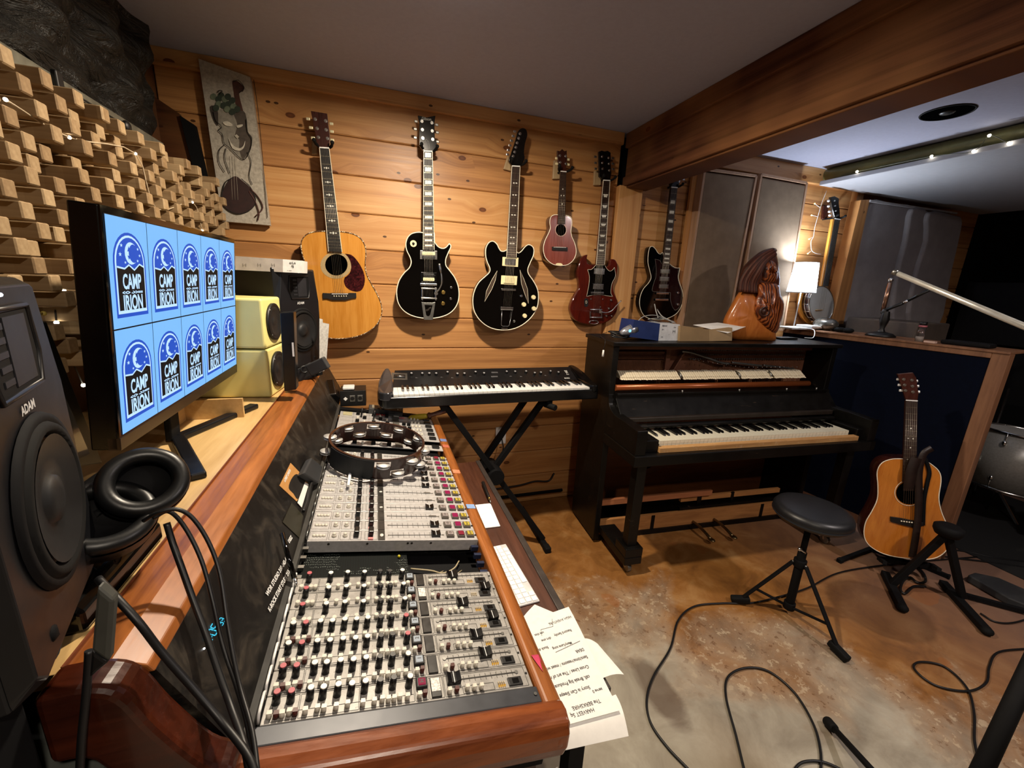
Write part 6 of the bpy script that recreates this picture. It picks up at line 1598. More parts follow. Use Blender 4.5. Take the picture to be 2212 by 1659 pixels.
# carton on top
t = thing('carton', (p1.x - .1, p1.y, spk_b + .40), 'long grey and white cardboard carton on top of the far loudspeaker', 'box')
top = spk_b + .402
c0, c1 = PZ(top).at(652, 590), PZ(top).at(508, 580)
CP_ = Pl((0, (p1.y - .09), 0), (0, -1, 0))
qd = [CP_.at(x, y) for x, y in ((508,553),(611,560),(611,588),(508,583))]
qe = [CP_.at(x, y) for x, y in ((611,560),(652,563),(652,590),(611,588))]
M().prism(qd, (0, .14, 0)).build('sleeve', mat('#a39c98', .7, name='grey card'), t); M().prism(qe, (0, .14, 0)).build('end_label', mat('#d8d8d6', .7, name='white card'), t)
tm = M()
for x, y, s_, b in ((632,568,.008,'o:i.n'), (632,575,.007,'/||'), (625,584,.006,'- ---')): write(tm, b, CP_.at(x, y, .001), (1, 0, 0), (0, 0, 1), s_ * 1.6, .0003)
for x in (528, 560, 590): write(tm, '|-:|', CP_.at(x, 572, .001), (1, 0, 0), (0, 0, 1), .012, .0001)
tm.build('print', mat('#55524f', .7, name='carton print'), t)
# yellow cube speakers
YC = mat('#e3d98c', .35, 0, .5, .05, 8, .0, name='pale yellow lacquer')
for k, (zb, lab) in enumerate(((DZ + .002, 'pale yellow cube loudspeaker standing on the shelf, lower of two'), (DZ + .178, 'pale yellow cube loudspeaker stacked on top of the other one'))):
    xr, yn, s_ = -.347, 1.612, .172
    s_ = .174
    t = thing('cube_speaker', (xr - s_/2, yn + s_/2, zb), lab, 'loudspeaker')
    M().box(xr - .235, xr, yn, yn + s_, zb, zb + s_ - .002).build('cabinet', YC, t, bevel=.008, seg=3)
    c = Vector((xr, yn + s_/2, zb + s_/2))
    M().lathe([(.052, 0), (.066, 0), (.066, 1), (.058, 1.3), (.052, .6)], c, c + Vector((.008, 0, 0)), 36).build('driver_ring', BLACK, t)
    M().lathe([(.056, .6), (.050, 1.0), (.042, .5), (.018, .15), (.014, .4), (0, .5)], c, c + Vector((.010, 0, 0)), 36).build('driver_cone', CONE, t)
    t.rotation_euler.z = -.13; t.location.x -= .012
    for a in range(4): q_ = c + Vector((.009, .062 * math.cos(a*PI/2 + .78), .062 * math.sin(a*PI/2 + .78))); M().sph(q_, .003, 6).build('screw', STEEL, t)
t = thing('black_case', (-.30, 1.49, DZ), 'narrow black upright box standing in front of the lower yellow cube loudspeaker', 'box')
KP = PY(1.535)
M().prism([KP.at(x, y) for x, y in ((604,676),(634,674),(640,842),(614,846))], (0, .05, 0)).build('case', mat('#0c0c0d', .3, name='black case'), t, bevel=.003)
tm = M().prism([KP.at(x, y, .001) for x, y in ((630,740),(634,740),(636,770),(632,770))], (0, .0008, 0)).build('sticker', PAPER, t)
for k, (pts, lab) in enumerate(((((690,688),(697,690),(700,800),(690,805)), 'front of two white paper sheets sticking up right of the far loudspeaker'), (((697,697),(711,700),(704,795),(699,803)), 'rear white paper sheet sticking up right of the far loudspeaker'))):
    Pp = PY(1.86 + k * .02); tag(M().prism([Pp.at(x, y) for x, y in pts], (0, .001, 0)).build('paper_sheet', mat('#c9c7c2', .8, var=.2, sc=90, name='printed paper')), lab, 'paper')

# ---------------------------------------------------------------- headphones and near clutter
EP_ = mat('#0d0e0f', .38, name='black leatherette')
hp = thing('headphones', (-.36, .70, DZ), 'black headphones with thick round ear pads lying on the near end of the shelf', 'headphones')
def cup(c, n_, R_):
    c = Vector(c); n_ = Vector(n_).normalized()
    M().ring(c, n_, R_, .0115, 40, 12).build('ear_pad', EP_, hp)
    M().lathe([(R_ * .88, 0), (R_ * .8, -1.6), (0, -1.8)], c, c + n_ * .012, 30).build('ear_mesh', BLACKM, hp)
    M().lathe([(R_ + .012, -.2), (R_ + .010, -.9), (R_ * .7, -1.5), (0, -1.6)], c, c + n_ * .025, 36).build('ear_cup', BLACK, hp)
c1_ = CAM + ray(312, 1040) * .60; v1 = (CAM - c1_).normalized()
cup(c1_, v1 + Vector((0, .15, .35)), .042)
c2_ = CAM + ray(222, 1115) * .56; v2 = (CAM - c2_).normalized()
cup(c2_, v2 + Vector((.0, .3, .75)), .048)
M().tube(spl3([c1_ - v1 * .03, c1_ + Vector((-.06, .05, .0)), c2_ + Vector((-.06, .05, .0)), c2_ - v2 * .03]), .008, 8).build('headband', BLACKM, hp)
t = thing('black_device', (-.40, .62, DZ), 'black box with a rounded edge and a silver oval badge under the headphones', 'box')
M().prism([(-.352, .54, z) if False else Vector((x, .545, z)) for x, z in ((-.47, DZ + .001), (-.350, DZ + .001), (-.350, DZ + .03), (-.362, DZ + .042), (-.47, DZ + .048))], (0, .20, 0)).build('body', GLOSSB, t, bevel=.006, seg=3)
p = PZ(DZ + .049).at(285, 1172); M().lathe([(.011, 0), (.011, 1), (0, 1)], p, p + Vector((0, 0, .001)), 24).build('oval_badge', STEEL, t)
M().obox(p + Vector((0, 0, .0014)), (1, 0, 0), (0, 1, 0), (0, 0, 1), .005, .001, .0004).build('badge_mark', BLACK, t)
# grey wedge between the near loudspeaker and the cheek
GWp = PY(.43)
t = thing('grey_wedge', GWp.at(225, 1370), 'grey plastic wedge between the near loudspeaker and the wooden cheek of the desk', 'wedge')
M().prism([GWp.at(x, y) for x, y in ((208,1268),(244,1298),(234,1432),(196,1405))], (0, .012, 0)).build('block', mat('#3c3d38', .6, name='grey plastic'), t, bevel=.003)
M().prism([GWp.at(x, y) for x, y in ((196,1405),(234,1432),(212,1450),(190,1470))], (0, .012, 0)).build('lower_block', BLACK, t, bevel=.003)
# cables hanging over the ledge
CB = mat('#0e0e10', .45, name='black cable')
def cable(label, pts, r, name='cable'):
    return tag(M().tube(spl3(pts, 6), r, 10).build(name, CB), label, 'cable')
D = lambda x, y, d: CAM + ray(x, y) * d
cable('thick black cable running from the near loudspeaker down across the dark bridge panel', [D(212,1250,.47), D(250,1290,.46), D(300,1345,.46), D(350,1410,.47), D(420,1490,.48), D(480,1560,.48), D(540,1640,.46), D(560,1720,.44)], .0042)
cable('black cable arching from the headphones, rightmost of the three over the ledge', [D(310,1125,.56), D(340,1108,.56), D(380,1100,.57), D(415,1118,.58), D(450,1170,.585), D(475,1240,.58), D(492,1350,.56), D(515,1470,.53), D(545,1580,.49), D(560,1700,.45)], .0028)
cable('black cable arching from the headphones, middle one of the three over the ledge', [D(330,1120,.56), D(365,1105,.57), D(400,1140,.58), D(435,1210,.58), D(460,1300,.57), D(480,1390,.55), D(510,1480,.53), D(535,1570,.50), D(548,1700,.45)], .0028)
cable('black cable hanging from the shelf edge, leftmost of the three over the ledge', [D(360,1130,.57), D(372,1170,.57), D(390,1220,.565), D(415,1290,.56), D(445,1370,.55), D(475,1460,.53), D(500,1530,.51), D(530,1620,.47), D(545,1720,.44)], .0042)
cable('glossy black cable hanging straight down beside the near loudspeaker', [D(192,1405,.42), D(190,1450,.42), D(184,1520,.42), D(176,1600,.42), D(170,1720,.42)], .0036)
tag(M().box(-.78, -.345, .33, .445, .0, 1.055).build('dark_filler_box', BLACKM, None, bevel=.004), 'added tall black box filling the dark area under the near loudspeaker', 'case')  # plain black box added to keep the lower left corner dark
t = thing('grey_cushion', (-.36, .36, .80), 'blurred grey shape under the near loudspeaker at the bottom left corner', 'cushion')
M().obox(D(70, 1640, .50), (1, 0, 0), (0, 1, 0), (0, 0, 1), .10, .08, .03).build('pad', mat('#4d504c', .8, name='grey foam'), t, bevel=.02, seg=3)
# ---------------------------------------------------------------- live room side
FAB = mat('#7c6a58', .95, 0, .1, .12, 14, .2, name='brown burlap'); FABG = mat('#918c8e', .95, 0, .1, .1, 10, .2, name='grey quilt')
BAT = wood('batten wood', '#96745a', '#bd987a', 'z', 1, .6)
FPn = PY(2.27)
def fpanel(qd, label, inner=None):
    c = FPn.at(sum(p[0] for p in qd)/4, sum(p[1] for p in qd)/4, -.03)
    t = thing('fabric_baffle', c, label, 'acoustic panel')
    q_ = [FPn.at(x, y) for x, y in qd]; cc = sum(q_, Vector()) / 4
    M().prism([p + (cc - p) * .03 for p in q_], (0, .05, 0)).build('fabric', FAB, t, bevel=.008)
    for a, b in zip(q_, q_[1:] + q_[:1]): M().bar(a + Vector((0, .028, 0)), b + Vector((0, .028, 0)), .016, .062, (0, 1, 0)).build('frame_batten', BAT, t, bevel=.001)
    return t
fpanel([(1523,365),(1634,380),(1571,715),(1472,715)], 'tall brown fabric panel in a thin wooden frame, next to the three-pickup guitar')
fpanel([(1645,377),(1743,395),(1692,712),(1588,715)], 'tall brown fabric panel behind the wooden carving')
tag(M().prism([PY(2.32).at(x, y) for x, y in ((1498,372),(1518,372),(1478,720),(1452,720))], (0, .02, 0)).build('wood_strip', PINEV), 'narrow upright board left of the framed fabric panels', 'board')
# quilted panel beyond the banjo
QP = PY(2.25)
t = thing('quilted_panel', QP.at(1950, 570, -.03), 'grey quilted blanket panel with a pine post, right of the banjo', 'acoustic panel')
M().prism([QP.at(x, y, .01) for x, y in ((1860,432),(1879,431),(1822,700),(1796,700))], (0, .07, 0)).build('post', PINEV, t, bevel=.002)
for k, (pts, o) in enumerate((([(1881,438),(1935,440),(1974,448),(1955,520),(1942,570),(1935,640),(1930,705),(1824,705),(1850,560)], .0), ([(1972,450),(2010,456),(2012,480),(2000,540),(1978,600),(1966,705),(1930,705),(1938,600),(1958,520)], .03), ([(2008,458),(2068,465),(2080,472),(2078,500),(2055,600),(2030,705),(1966,705),(1978,600),(2002,520)], .055))):
    M().prism([QP.at(x, y, o) for x, y in spl(pts, 3)], (0, .05, 0)).build('blanket_fold', FABG, t, bevel=.022, seg=4)
M().bar(QP.at(1878, 434, .01), QP.at(2066, 461, .01), .014, .014).build('top_batten', mat('#a9a7a8', .7, name='pale batten'), t)
# partition (gobo) with dark blue fabric and wood frame
GA, GBp = Vector((2.925, 2.30, 0)), Vector((3.08, 1.165, 0)); GD = (GBp - GA).normalized(); GN = Vector((GD.y, -GD.x, 0)).normalized()
if GN.x > 0: GN = -GN
GZ = 1.222
gb = thing('gobo_partition', (GA + GBp) / 2 - GN * .04, 'low wood-framed partition covered in dark blue fabric, right of the piano', 'partition')
GL = (GBp - GA).length
def gq(s, z, o=0): return GA + GD * s + Vector((0, 0, z)) + GN * o
GWD = wood('partition wood', '#6b4630', '#94694a', 'z', 1, .5)
M().prism([gq(0, .06), gq(GL - .06, .06), gq(GL - .06, GZ - .03), gq(0, GZ - .03)], -GN * .06).build('fabric', mat('#050a1a', .9, 0, .1, .2, 60, name='navy fabric'), gb)
M().prism([gq(GL - .065, 0, .004), gq(GL, 0, .004), gq(GL, GZ, .004), gq(GL - .065, GZ, .004)], -GN * .07).build('post', GWD, gb, bevel=.003)
M().prism([gq(0, GZ - .03, .006), gq(GL - .065, GZ - .03, .006), gq(GL - .065, GZ, .006), gq(0, GZ, .006)], -GN * .06).build('top_rail', GWD, gb, bevel=.003)
M().prism([gq(0, GZ, .012), gq(GL, GZ, .012), gq(GL, GZ, -.30), gq(0, GZ, -.30)], (0, 0, .012)).build('shelf', GWD, gb, bevel=.002)
M().prism([gq(0, 0, 0), gq(GL, 0, 0), gq(GL, .06, 0), gq(0, .06, 0)], -GN * .06).build('bottom_rail', GWD, gb)
M().prism([gq(.05, 0, -.24), gq(GL - .3, 0, -.24), gq(GL - .3, GZ, -.24), gq(.05, GZ, -.24)], -GN * .05).build('rear_support', BLACKM, gb)
LZ = GZ + .012
def on_ledge(px, off=-.12):      # point over the ledge along a pixel column
    pl_ = Pl(GA, GN); p = pl_.at(px, 715, off); return Vector((p.x, p.y, LZ))
# table lamp
lp = on_ledge(1728, -.08); lp = PY(2.17).at(1727, 700); lp.z = LZ + .0
lp = Vector((lp.x + .0, 2.17, LZ))
LPn = PY(2.17)
a_, b_ = LPn.at(1711, 566), LPn.at(1768, 568); e_, f_ = LPn.at(1702, 630), LPn.at(1765, 634)
rt_, rb_ = (b_ - a_).length / 2 * .56, (f_ - e_).length / 2 * .62; zt, zb = (a_.z + b_.z) / 2, (e_.z + f_.z) / 2; lx = (a_.x + b_.x + e_.x + f_.x) / 4
t = thing('table_lamp', (lx, 2.17, LZ), 'small lit table lamp with a white drum shade on the dark partition ledge', 'lamp')
def shade_mat():
    m = N('lit white shade'); v = m.coord(); f = m.noise(v, 160, 2)
    c = m.ramp(f, [(.3, '#b8bcc2'), (.7, '#d8dce2')]); m.done(c, .9, 0, .1)
    tr = m.n('ShaderNodeBsdfTranslucent', {'Color': c}); mx = m.n('ShaderNodeMixShader', {0: .55})
    m.l(m.b.outputs[0], mx.inputs[1]); m.l(tr.outputs[0], mx.inputs[2]); m.l(mx.outputs[0], m.t.nodes['Material Output'].inputs['Surface'])
    return m.m
M().cyl((lx, 2.17, zb), (lx, 2.17, zt), rb_, rt_, 40, caps=False).build('lamp_shade', shade_mat(), t)
M().ring((lx, 2.17, zb), (0, 0, 1), rb_, .003, 40, 6).build('shade_rim', WHITE, t); M().ring((lx, 2.17, zt), (0, 0, 1), rt_, .002, 40, 6).build('shade_rim', WHITE, t)
M().cyl((lx, 2.17, LZ + .02), (lx, 2.17, zb + .06), .004, n=10).build('stem', WHITE, t)
M().box(lx - .09, lx + .10, 2.11, 2.23, LZ, LZ + .014).build('base', WHITE, t, bevel=.003)
M().sph((lx, 2.17, zb + .05), .018, 14).build('bulb', glow('lamp bulb', '#e8f1ff', 10), t)
ll = lamp('POINT', 'table_lamp_light', (lx, 2.17, zt - .035), 24, (.80, .89, 1), .03)
M().tube(spl3([(lx + .06, 2.11, LZ + .01), (lx + .03, 2.04, LZ + .004), Vector((2.80, 1.98, 1.196)), Vector((2.72, 1.98, 1.195))]), .0025, 6).build('cord', WHITE, t)
tag(M().box(lx + .06, lx + .17, 2.08, 2.20, LZ + .0145, LZ + .03).build('white_book', WHITE, None, bevel=.002), 'thin white book lying by the foot of the table lamp', 'book')
# masks, mic stand, jar, bin on the ledge
p = on_ledge(1795, -.10)
t = thing('carnival_mask', p, 'crumpled dark mask with silver trim on the partition ledge beside the lamp', 'mask')
M().sph(p + Vector((-.01, .04, .045)), .075, 16, sc=(.8, 1.1, .6)).build('face', mat('#6b6862', .25, .6, .5, .6, 40, name='silver and black lacquer'), t)
for k in range(7): M().sph(p + Vector((.02 * math.sin(k * 2), -.02 - k * .018, .018)), .024, 10, sc=(1, 1, .7)).build('feather_tuft', BLACKM, t)
M().sph(p + Vector((-.05, .06, .04)), .012, 10).build('eye_hole', BLACK, t)
LG = Pl(GA, GN)
p = LG.at(1902, 722, -.10); p.z = LZ
t = thing('desk_mic_stand', p, 'black cast-base desk stand with a chrome and copper shaft on the partition ledge', 'microphone stand')
M().lathe([(0, 0), (.075, 0), (.078, .25), (.06, .7), (.022, 1), (0, 1)], p, p + Vector((0, 0, .032)), 28).build('base', BLACK, t)
M().lathe([(.02, 0), (.012, .15), (.020, .4), (.026, .6), (.018, 1)], p + Vector((0, 0, .032)), p + Vector((0, 0, .16)), 20).build('stem', BLACK, t)
q1 = LG.at(1907, 672, -.10); q2 = LG.at(1924, 605, -.10)
M().cyl(p + Vector((0, 0, .155)), q1, .019, n=16).build('clutch', BLACK, t)
M().cyl(q1, q1 + (q2 - q1) * .92, .012, n=16).build('shaft', mat('#b08a74', .25, .9, name='copper chrome'), t); M().sph(q2, .014, 10).build('tip', CHROME, t)
r1_, r2_ = LG.at(1950, 655, -.10), LG.at(2010, 625, -.10)
M().tube([q1, r1_], .010, 8).build('side_arm', BLACK, t); M().tube([r1_, r1_ + (r2_ - r1_) * .2], .008, 8).build('arm_joint', CHROME, t); M().tube([r1_ + (r2_ - r1_) * .2, r2_], .009, 8).build('side_arm', BLACK, t)
p = LG.at(1985, 735, -.05); p.z = LZ
t = thing('glass_jar', p, 'small clear jar with a pink band and dark lid standing on the partition ledge', 'jar')
gm = N('clear jar glass'); gm.b.inputs['Transmission Weight'].default_value = .9; GLS = gm.done('#a9a0a0', .15, 0, .5)
M().cyl(p, p + Vector((0, 0, .085)), .018, n=20).build('glass', GLS, t); M().cyl(p + Vector((0, 0, .085)), p + Vector((0, 0, .095)), .0195, n=20).build('band', mat('#b86a74', .4, name='pink band'), t); M().cyl(p + Vector((0, 0, .095)), p + Vector((0, 0, .115)), .017, n=20).build('lid', BLACK, t)
M().cyl(p, p + Vector((0, 0, .03)), .0185, n=20).build('label', mat('#8a8078', .6, name='worn label'), t)
a, b = LG.at(1998, 737, -.02), LG.at(2022, 740, -.02)
tag(M().bar(Vector((a.x, a.y, LZ + .006)), Vector((b.x, b.y, LZ + .006)), .03, .01).build('eraser', mat('#d8b8a8', .6, name='pale block')), 'small pale block lying on the partition ledge right of the jar', 'block')
tag(M().box(3.36, 3.70, 1.72, 2.16, 1.0, 1.33).build('storage_bin', mat('#4a4038', .7, name='taupe canvas'), None, bevel=.01), 'taupe canvas bin behind the partition', 'bin')
tag(M().box(3.40, 3.66, 1.76, 2.12, .0, .998).build('side_table', BLACKM, None, bevel=.01), 'black stand under the canvas bin behind the partition', 'stand')
p = LG.at(2090, 745, -.1)
tag(M().obox(Vector((p.x, p.y, LZ + .013)), GD, GN, (0, 0, 1), .10, .05, .012).build('black_pouch', BLACKM, None, bevel=.008), 'flat black pouch at the near end of the partition ledge', 'pouch')
# boom pole crossing the right side, on its own stand outside the picture
a, b = CAM + ray(1937, 590) * 1.15, CAM + ray(2650, 888) * .80
t = thing('microphone_boom', (b.x, b.y, 0), 'long chrome boom pole slanting across the right edge of the picture', 'microphone stand')
M().cyl(a, b, .0065, .009, 16).build('boom_tube', mat('#cfcfca', .3, .55, name='pale chrome'), t); M().cyl(a - (b - a).normalized() * .01, a, .008, n=12).build('end_thread', STEEL, t)
M().cyl((b.x, b.y, .02), b, .012, n=14).build('upright', BLACKM, t)
for k in range(3): M().bar(Vector((b.x, b.y, .09)), Vector((b.x + .25 * math.cos(k * 2.1 + .4), b.y + .25 * math.sin(k * 2.1 + .4), .012)), .016, .016).build('leg', BLACKM, t)

# ---------------------------------------------------------------- ceiling cloud, duct, can light, fairy lights
t = thing('ceiling_cloud', (3.9, 1.2, 2.21), 'white ceiling panel hanging just below the ceiling of the far room', 'ceiling panel')
CL = mat('#a9aab0', .8, 0, .2, .03, 30, name='white painted board')
M().prism([(2.95, 2.28, 2.215), (4.95, 2.33, 2.215), (5.0, -.9, 2.215), (2.96, -.9, 2.215)], (0, 0, .028)).build('board', CL, t, bevel=.004)
for x, y in ((3.2, 2.0), (4.7, 2.0), (3.2, .2), (4.7, .2)): M().cyl((x, y, 2.243), (x, y, 2.34), .006, n=8).build('hanger_rod', STEEL, t)
tag(M().cyl((3.07, -.9, 2.291), (3.04, 2.30, 2.291), .046, n=32).build('duct', mat('#77744a', .35, .3, name='olive green duct')), 'olive green round duct running above the hanging ceiling panel', 'duct')
p = PZ(2.339).at(2046, 243)
t = thing('recessed_can', p, 'dark round recessed can in the white ceiling of the far room', 'ceiling light')
M().ring(p, (0, 0, 1), .095, .004, 36, 6).build('trim_ring', BLACKM, t); M().lathe([(.093, 0), (0, .05)], p, p - Vector((0, 0, .02)), 36).build('baffle', mat('#040404', .95, 0, 0, name='dark can'), t); M().sph(p, .03, 12, sc=(1, 1, .3)).build('lamp', mat('#1b1b1c', .4, name='unlit bulb'), t)
CE = PX(2.945)
bp = [CE.at(x, y) for x, y in ((1852,371),(2013,338),(2104,327),(2138,293),(2180,310))]
bp = [Vector((2.942, b.y, min(b.z, 2.33))) for b in bp]
fairy('fairy_lights', 'fairy lights strung along the edge of the hanging ceiling panel', bp, .0075, bp, wm=mat('#5f6048', .5, name='green wire'))
WP = PY(2.30)
wl = [WP.at(x, y) for x, y in zp(1612, 400, 3.687, [(640,45),(610,120),(590,180),(570,250),(545,340),(535,410),(515,450),(522,520),(560,545),(600,550)])]
bl_ = [WP.at(x, y) for x, y in zp(1612, 400, 3.687, [(545,148),(520,240),(500,430),(490,545)])]
t = fairy('fairy_lights', 'white string of fairy lights hanging down the pine wall beside the banjo', bl_, .005, wl, bulb=BULBW)
for i, j in ((0, 2), (1, 3), (2, 5), (3, 7)): M().tube([wl[j], bl_[i]], .0015, 5).build('wire_branch', WHITE, t)

# ---------------------------------------------------------------- things on the piano lid
PL = PZ(1.191)
bx0, bx1 = PL.at(1422, 736), PL.at(1468, 737)
BXp = Pl(bx0, (.0, -1, 0))
t = thing('blue_box', BXp.at(1420, 715, -.05), 'blue and white cardboard box on top of the piano', 'box')
M().prism([BXp.at(x, y) for x, y in ((1370,691),(1426,699),(1422,736),(1362,728))], (0, .12, 0)).build('blue_side', mat('#12275c', .5, name='blue card'), t)
M().prism([BXp.at(x, y) for x, y in ((1426,699),(1469,701),(1466,736),(1422,736))], (0, .12, 0)).build('label_end', mat('#c6c9ce', .6, name='white card'), t)
tm = M()
for x, y, b, s_ in ((1436,704,'M2018',.011), (1433,712,'A+ .',.011), (1430,728,'(=)',.011), (1456,716,'|=|',.018), (1458,707,'o-o',.010), (1445,722,': -',.010)): write(tm, b, BXp.at(x, y, .001), (1, 0, 0), (0, 0, 1), s_, .0002)
tm.build('label_print', mat('#4b4f58', .6, name='label print'), t)
cable('thin grey cable coiled on top of the blue box', [BXp.at(1376,696,-.03), BXp.at(1390,684,-.03), BXp.at(1415,681,-.03), BXp.at(1440,690,-.04), BXp.at(1457,696,-.05), BXp.at(1430,697,-.07), BXp.at(1400,690,-.06), BXp.at(1430,688,-.05), BXp.at(1460,698,-.03)], .0022).data.materials[0] = mat('#8d8d8a', .5, name='grey cable')
for k, (x0, y0) in enumerate(((1414, 657), (1419, 668))):
    o = cable(('left' if k == 0 else 'right') + ' grey cable end rising from the blue box in front of the black guitar', [BXp.at(x0, y0, -.10), BXp.at(x0 + 3 + k * 8, y0 + 15, -.07), BXp.at(x0 + 8 + k * 20, y0 + 30 - k * 6, -.05)], .003); o.data.materials[0] = mat('#8d8d8a', .5, name='grey cable')
c0, c1, c2 = PL.at(1470, 737), PL.at(1533, 737), PL.at(1582, 736)
CB2 = Pl(c0, (-.02, -1, 0))
t = thing('cardboard_box', CB2.at(1525, 720, -.05), 'open brown cardboard box on the piano between the blue box and the carving', 'box')
CD = mat('#8f7654', .8, var=.1, sc=12, name='brown cardboard')
M().prism([CB2.at(x, y) for x, y in ((1470,704),(1532,712),(1532,737),(1468,737))], (0, .10, 0)).build('side', CD, t)
M().prism([CB2.at(x, y) for x, y in ((1532,712),(1582,708),(1581,736),(1532,737))], (0, .10, 0)).build('flap_side', mat('#a48a66', .8, var=.1, sc=12, name='lighter cardboard'), t)
pq = [CB2.at(x, y, o) for x, y, o in ((1497,702,-.02),(1550,697,-.1),(1611,706,-.04),(1572,720,.01))]
tag(M().prism(pq, (0, 0, .0008)).build('paper_sheet', PAPER), 'white paper sheet lying on the cardboard box in front of the carving', 'paper')
m = Vector((1.285, 1.88, 1.191))
t = thing('round_microphone', m, 'silver grilled round microphone head lying in coiled cable on the piano', 'microphone')
mp_ = Pl(m, (0, -1, 0)); a, b = mp_.at(1340, 720, .0), mp_.at(1374, 709, 0)
M().lathe([(0, 0), (.012, .03), (.022, .25), (.027, .5), (.030, .7), (.028, .95), (.02, 1), (0, 1)], a, b, 24).build('body', mat('#a8aab4', .3, .7, name='silver shell'), t)
for k in range(6): c_ = a + (b - a) * (.58 + k * .07); M().ring(c_, b - a, .0295 - abs(k - 3) * .0006, .0012, 24, 5).build('grille_slot', BLACK, t)
c_ = a + (b - a) * .45 + Vector((-.002, -.026, .004)); M().sph(c_, .008, 12, sc=(1, .4, 1)).build('blue_light', glow('blue light', '#7fc8ff', 1.6), t)
cc = Vector((m.x - .01, m.y + .045, 1.197))
pts = []
for k in range(70):
    a_ = k * .42; rr = .045 + .018 * math.sin(k * .37); pts.append(cc + Vector((rr * 1.35 * math.cos(a_) + .012 * math.sin(k * .9), rr * .8 * math.sin(a_), .004 + .026 * abs(math.sin(k * .23)) )))
tag(M().tube(spl3(pts, 3), .0038, 6).build('coiled_cable', CB), 'tangled black cable heaped on the left end of the piano lid', 'cable')
w0 = Pl(pp(0, -.03, 0), -PV_)
t = thing('hanging_plug', w0.at(1289, 750), 'small white plug dangling on a cord over the left end of the piano', 'plug')
M().tube(spl3([PL.at(1310, 722) + Vector((0, 0, .01)), PL.at(1296, 728) + Vector((0, 0, .01)), Vector((1.135, 1.87, 1.19)), Vector((1.128, 1.865, 1.14))]), .0018, 6).build('cord', CB, t)
M().cyl((1.128, 1.865, 1.14), (1.128, 1.865, 1.105), .005, .006, 10).build('plug_body', WHITE, t)
# wooden carving
cv = PL.at(1625, 735); CV = Pl(Vector((cv.x, cv.y + .02, 0)), (-.25, -1, 0))
def carve():
    m_ = N('carved redwood'); v = m_.coord((5, 5, 1.6)); f = m_.noise(v, 3.2, 5, .6, 2.5); g = m_.n('ShaderNodeTexWave', {'Vector': m_.coord((1, 1, .35)), 'Scale': 14.0, 'Distortion': 9.0, 'Detail': 3.0, 'Detail Scale': 1.2}).outputs['Fac']
    k = m_.math('ADD', m_.math('MULTIPLY', f, .6), m_.math('MULTIPLY', g, .4))
    m_.bump(k, .5, .01)
    return m_.done(m_.ramp(k, [(.25, '#2b1008'), (.45, '#6b2f14'), (.62, '#a3582a'), (.85, '#b86c36')]), .35, 0, .5, .2)
CW = carve(); CWO = wood('orange carved wood', '#a3561f', '#c87a34', 'z', .8, .4, .2)
t = thing('wood_carving', CV.at(1625, 640, -.04), 'reddish carved wooden bust with long flowing hair standing on the piano', 'sculpture')
def relief(pts, front, back, name, mt, bulge):
    """a carved lump: nested outlines swelling towards the viewer"""
    o = spl(pts, 3); cx_ = sum(p[0] for p in o) / len(o); cy_ = sum(p[1] for p in o) / len(o); n_ = len(o)
    rings = []; m = M()
    for s, d in ((1, -back), (1, -back * .2), (.93, front * .45), (.78, front * .8), (.5, front), (.2, front * 1.05)):
        rings.append([CV.at(cx_ + (x - cx_) * s, cy_ + (y - cy_) * s, d + bulge * (1 - s) * math.sin(i * .9 + s * 5)) for i, (x, y) in enumerate(o)])
    vs = [p for r in rings for p in r]; fs = [tuple(range(n_))[::-1]]
    for k in range(len(rings) - 1):
        for i in range(n_): j = (i + 1) % n_; fs.append((k*n_+i, k*n_+j, (k+1)*n_+j, (k+1)*n_+i))
    fs.append(tuple((len(rings)-1)*n_ + i for i in range(n_)))
    m.add(vs, fs, 0, True); return m.build(name, mt, t)
ZW = lambda p: zp(1350, 250, 3.253, p)
relief(ZW([(690,1440),(740,1340),(800,1240),(850,1215),(920,1240),(1000,1280),(1080,1330),(1090,1420),(1060,1520),(1050,1582),(900,1585),(740,1575),(700,1500)]), .05, .06, 'shoulder', CWO, .004)
relief(ZW([(1040,945),(940,990),(860,1060),(800,1170),(805,1250),(880,1260),(1000,1260),(1085,1200),(1080,1060),(1065,975)]), .045, .05, 'back_hair', wood('brown carved hair', '#3a1a0e', '#6b3520', 'z', 2, .4, .2), .010)
relief(ZW([(1045,928),(960,950),(880,1010),(820,1080),(795,1170),(800,1240),(870,1230),(930,1150),(960,1060),(1030,985),(1070,950)]), .06, .05, 'hair', wood('dark carved hair', '#2a110a', '#4f2415', 'z', 2, .4, .2), .010)
relief(ZW([(960,1030),(1010,1000),(1055,1020),(1075,1080),(1078,1140),(1060,1175),(1000,1185),(960,1160),(945,1100)]), .065, .03, 'face', CW, .006)
relief(ZW([(935,1150),(1070,1170),(1095,1260),(1118,1320),(1105,1420),(1070,1520),(1020,1530),(960,1490),(910,1430),(890,1330),(920,1240)]), .075, .03, 'flowing_beard', CW, .010)
p = CV.at(*ZW([(980, 1375)])[0], .075)
M().ring(p, CV.n, .026, .009, 24, 8).sph(p - CV.n * .003, .020, 14, sc=(1, .6, 1)).build('knot', mat('#3a1c10', .4, var=.4, sc=80, name='dark knot'), t)
relief(ZW([(1035,1050),(1060,1060),(1078,1100),(1060,1110),(1040,1090)]), .09, -.03, 'nose', CW, .001)
hr = t
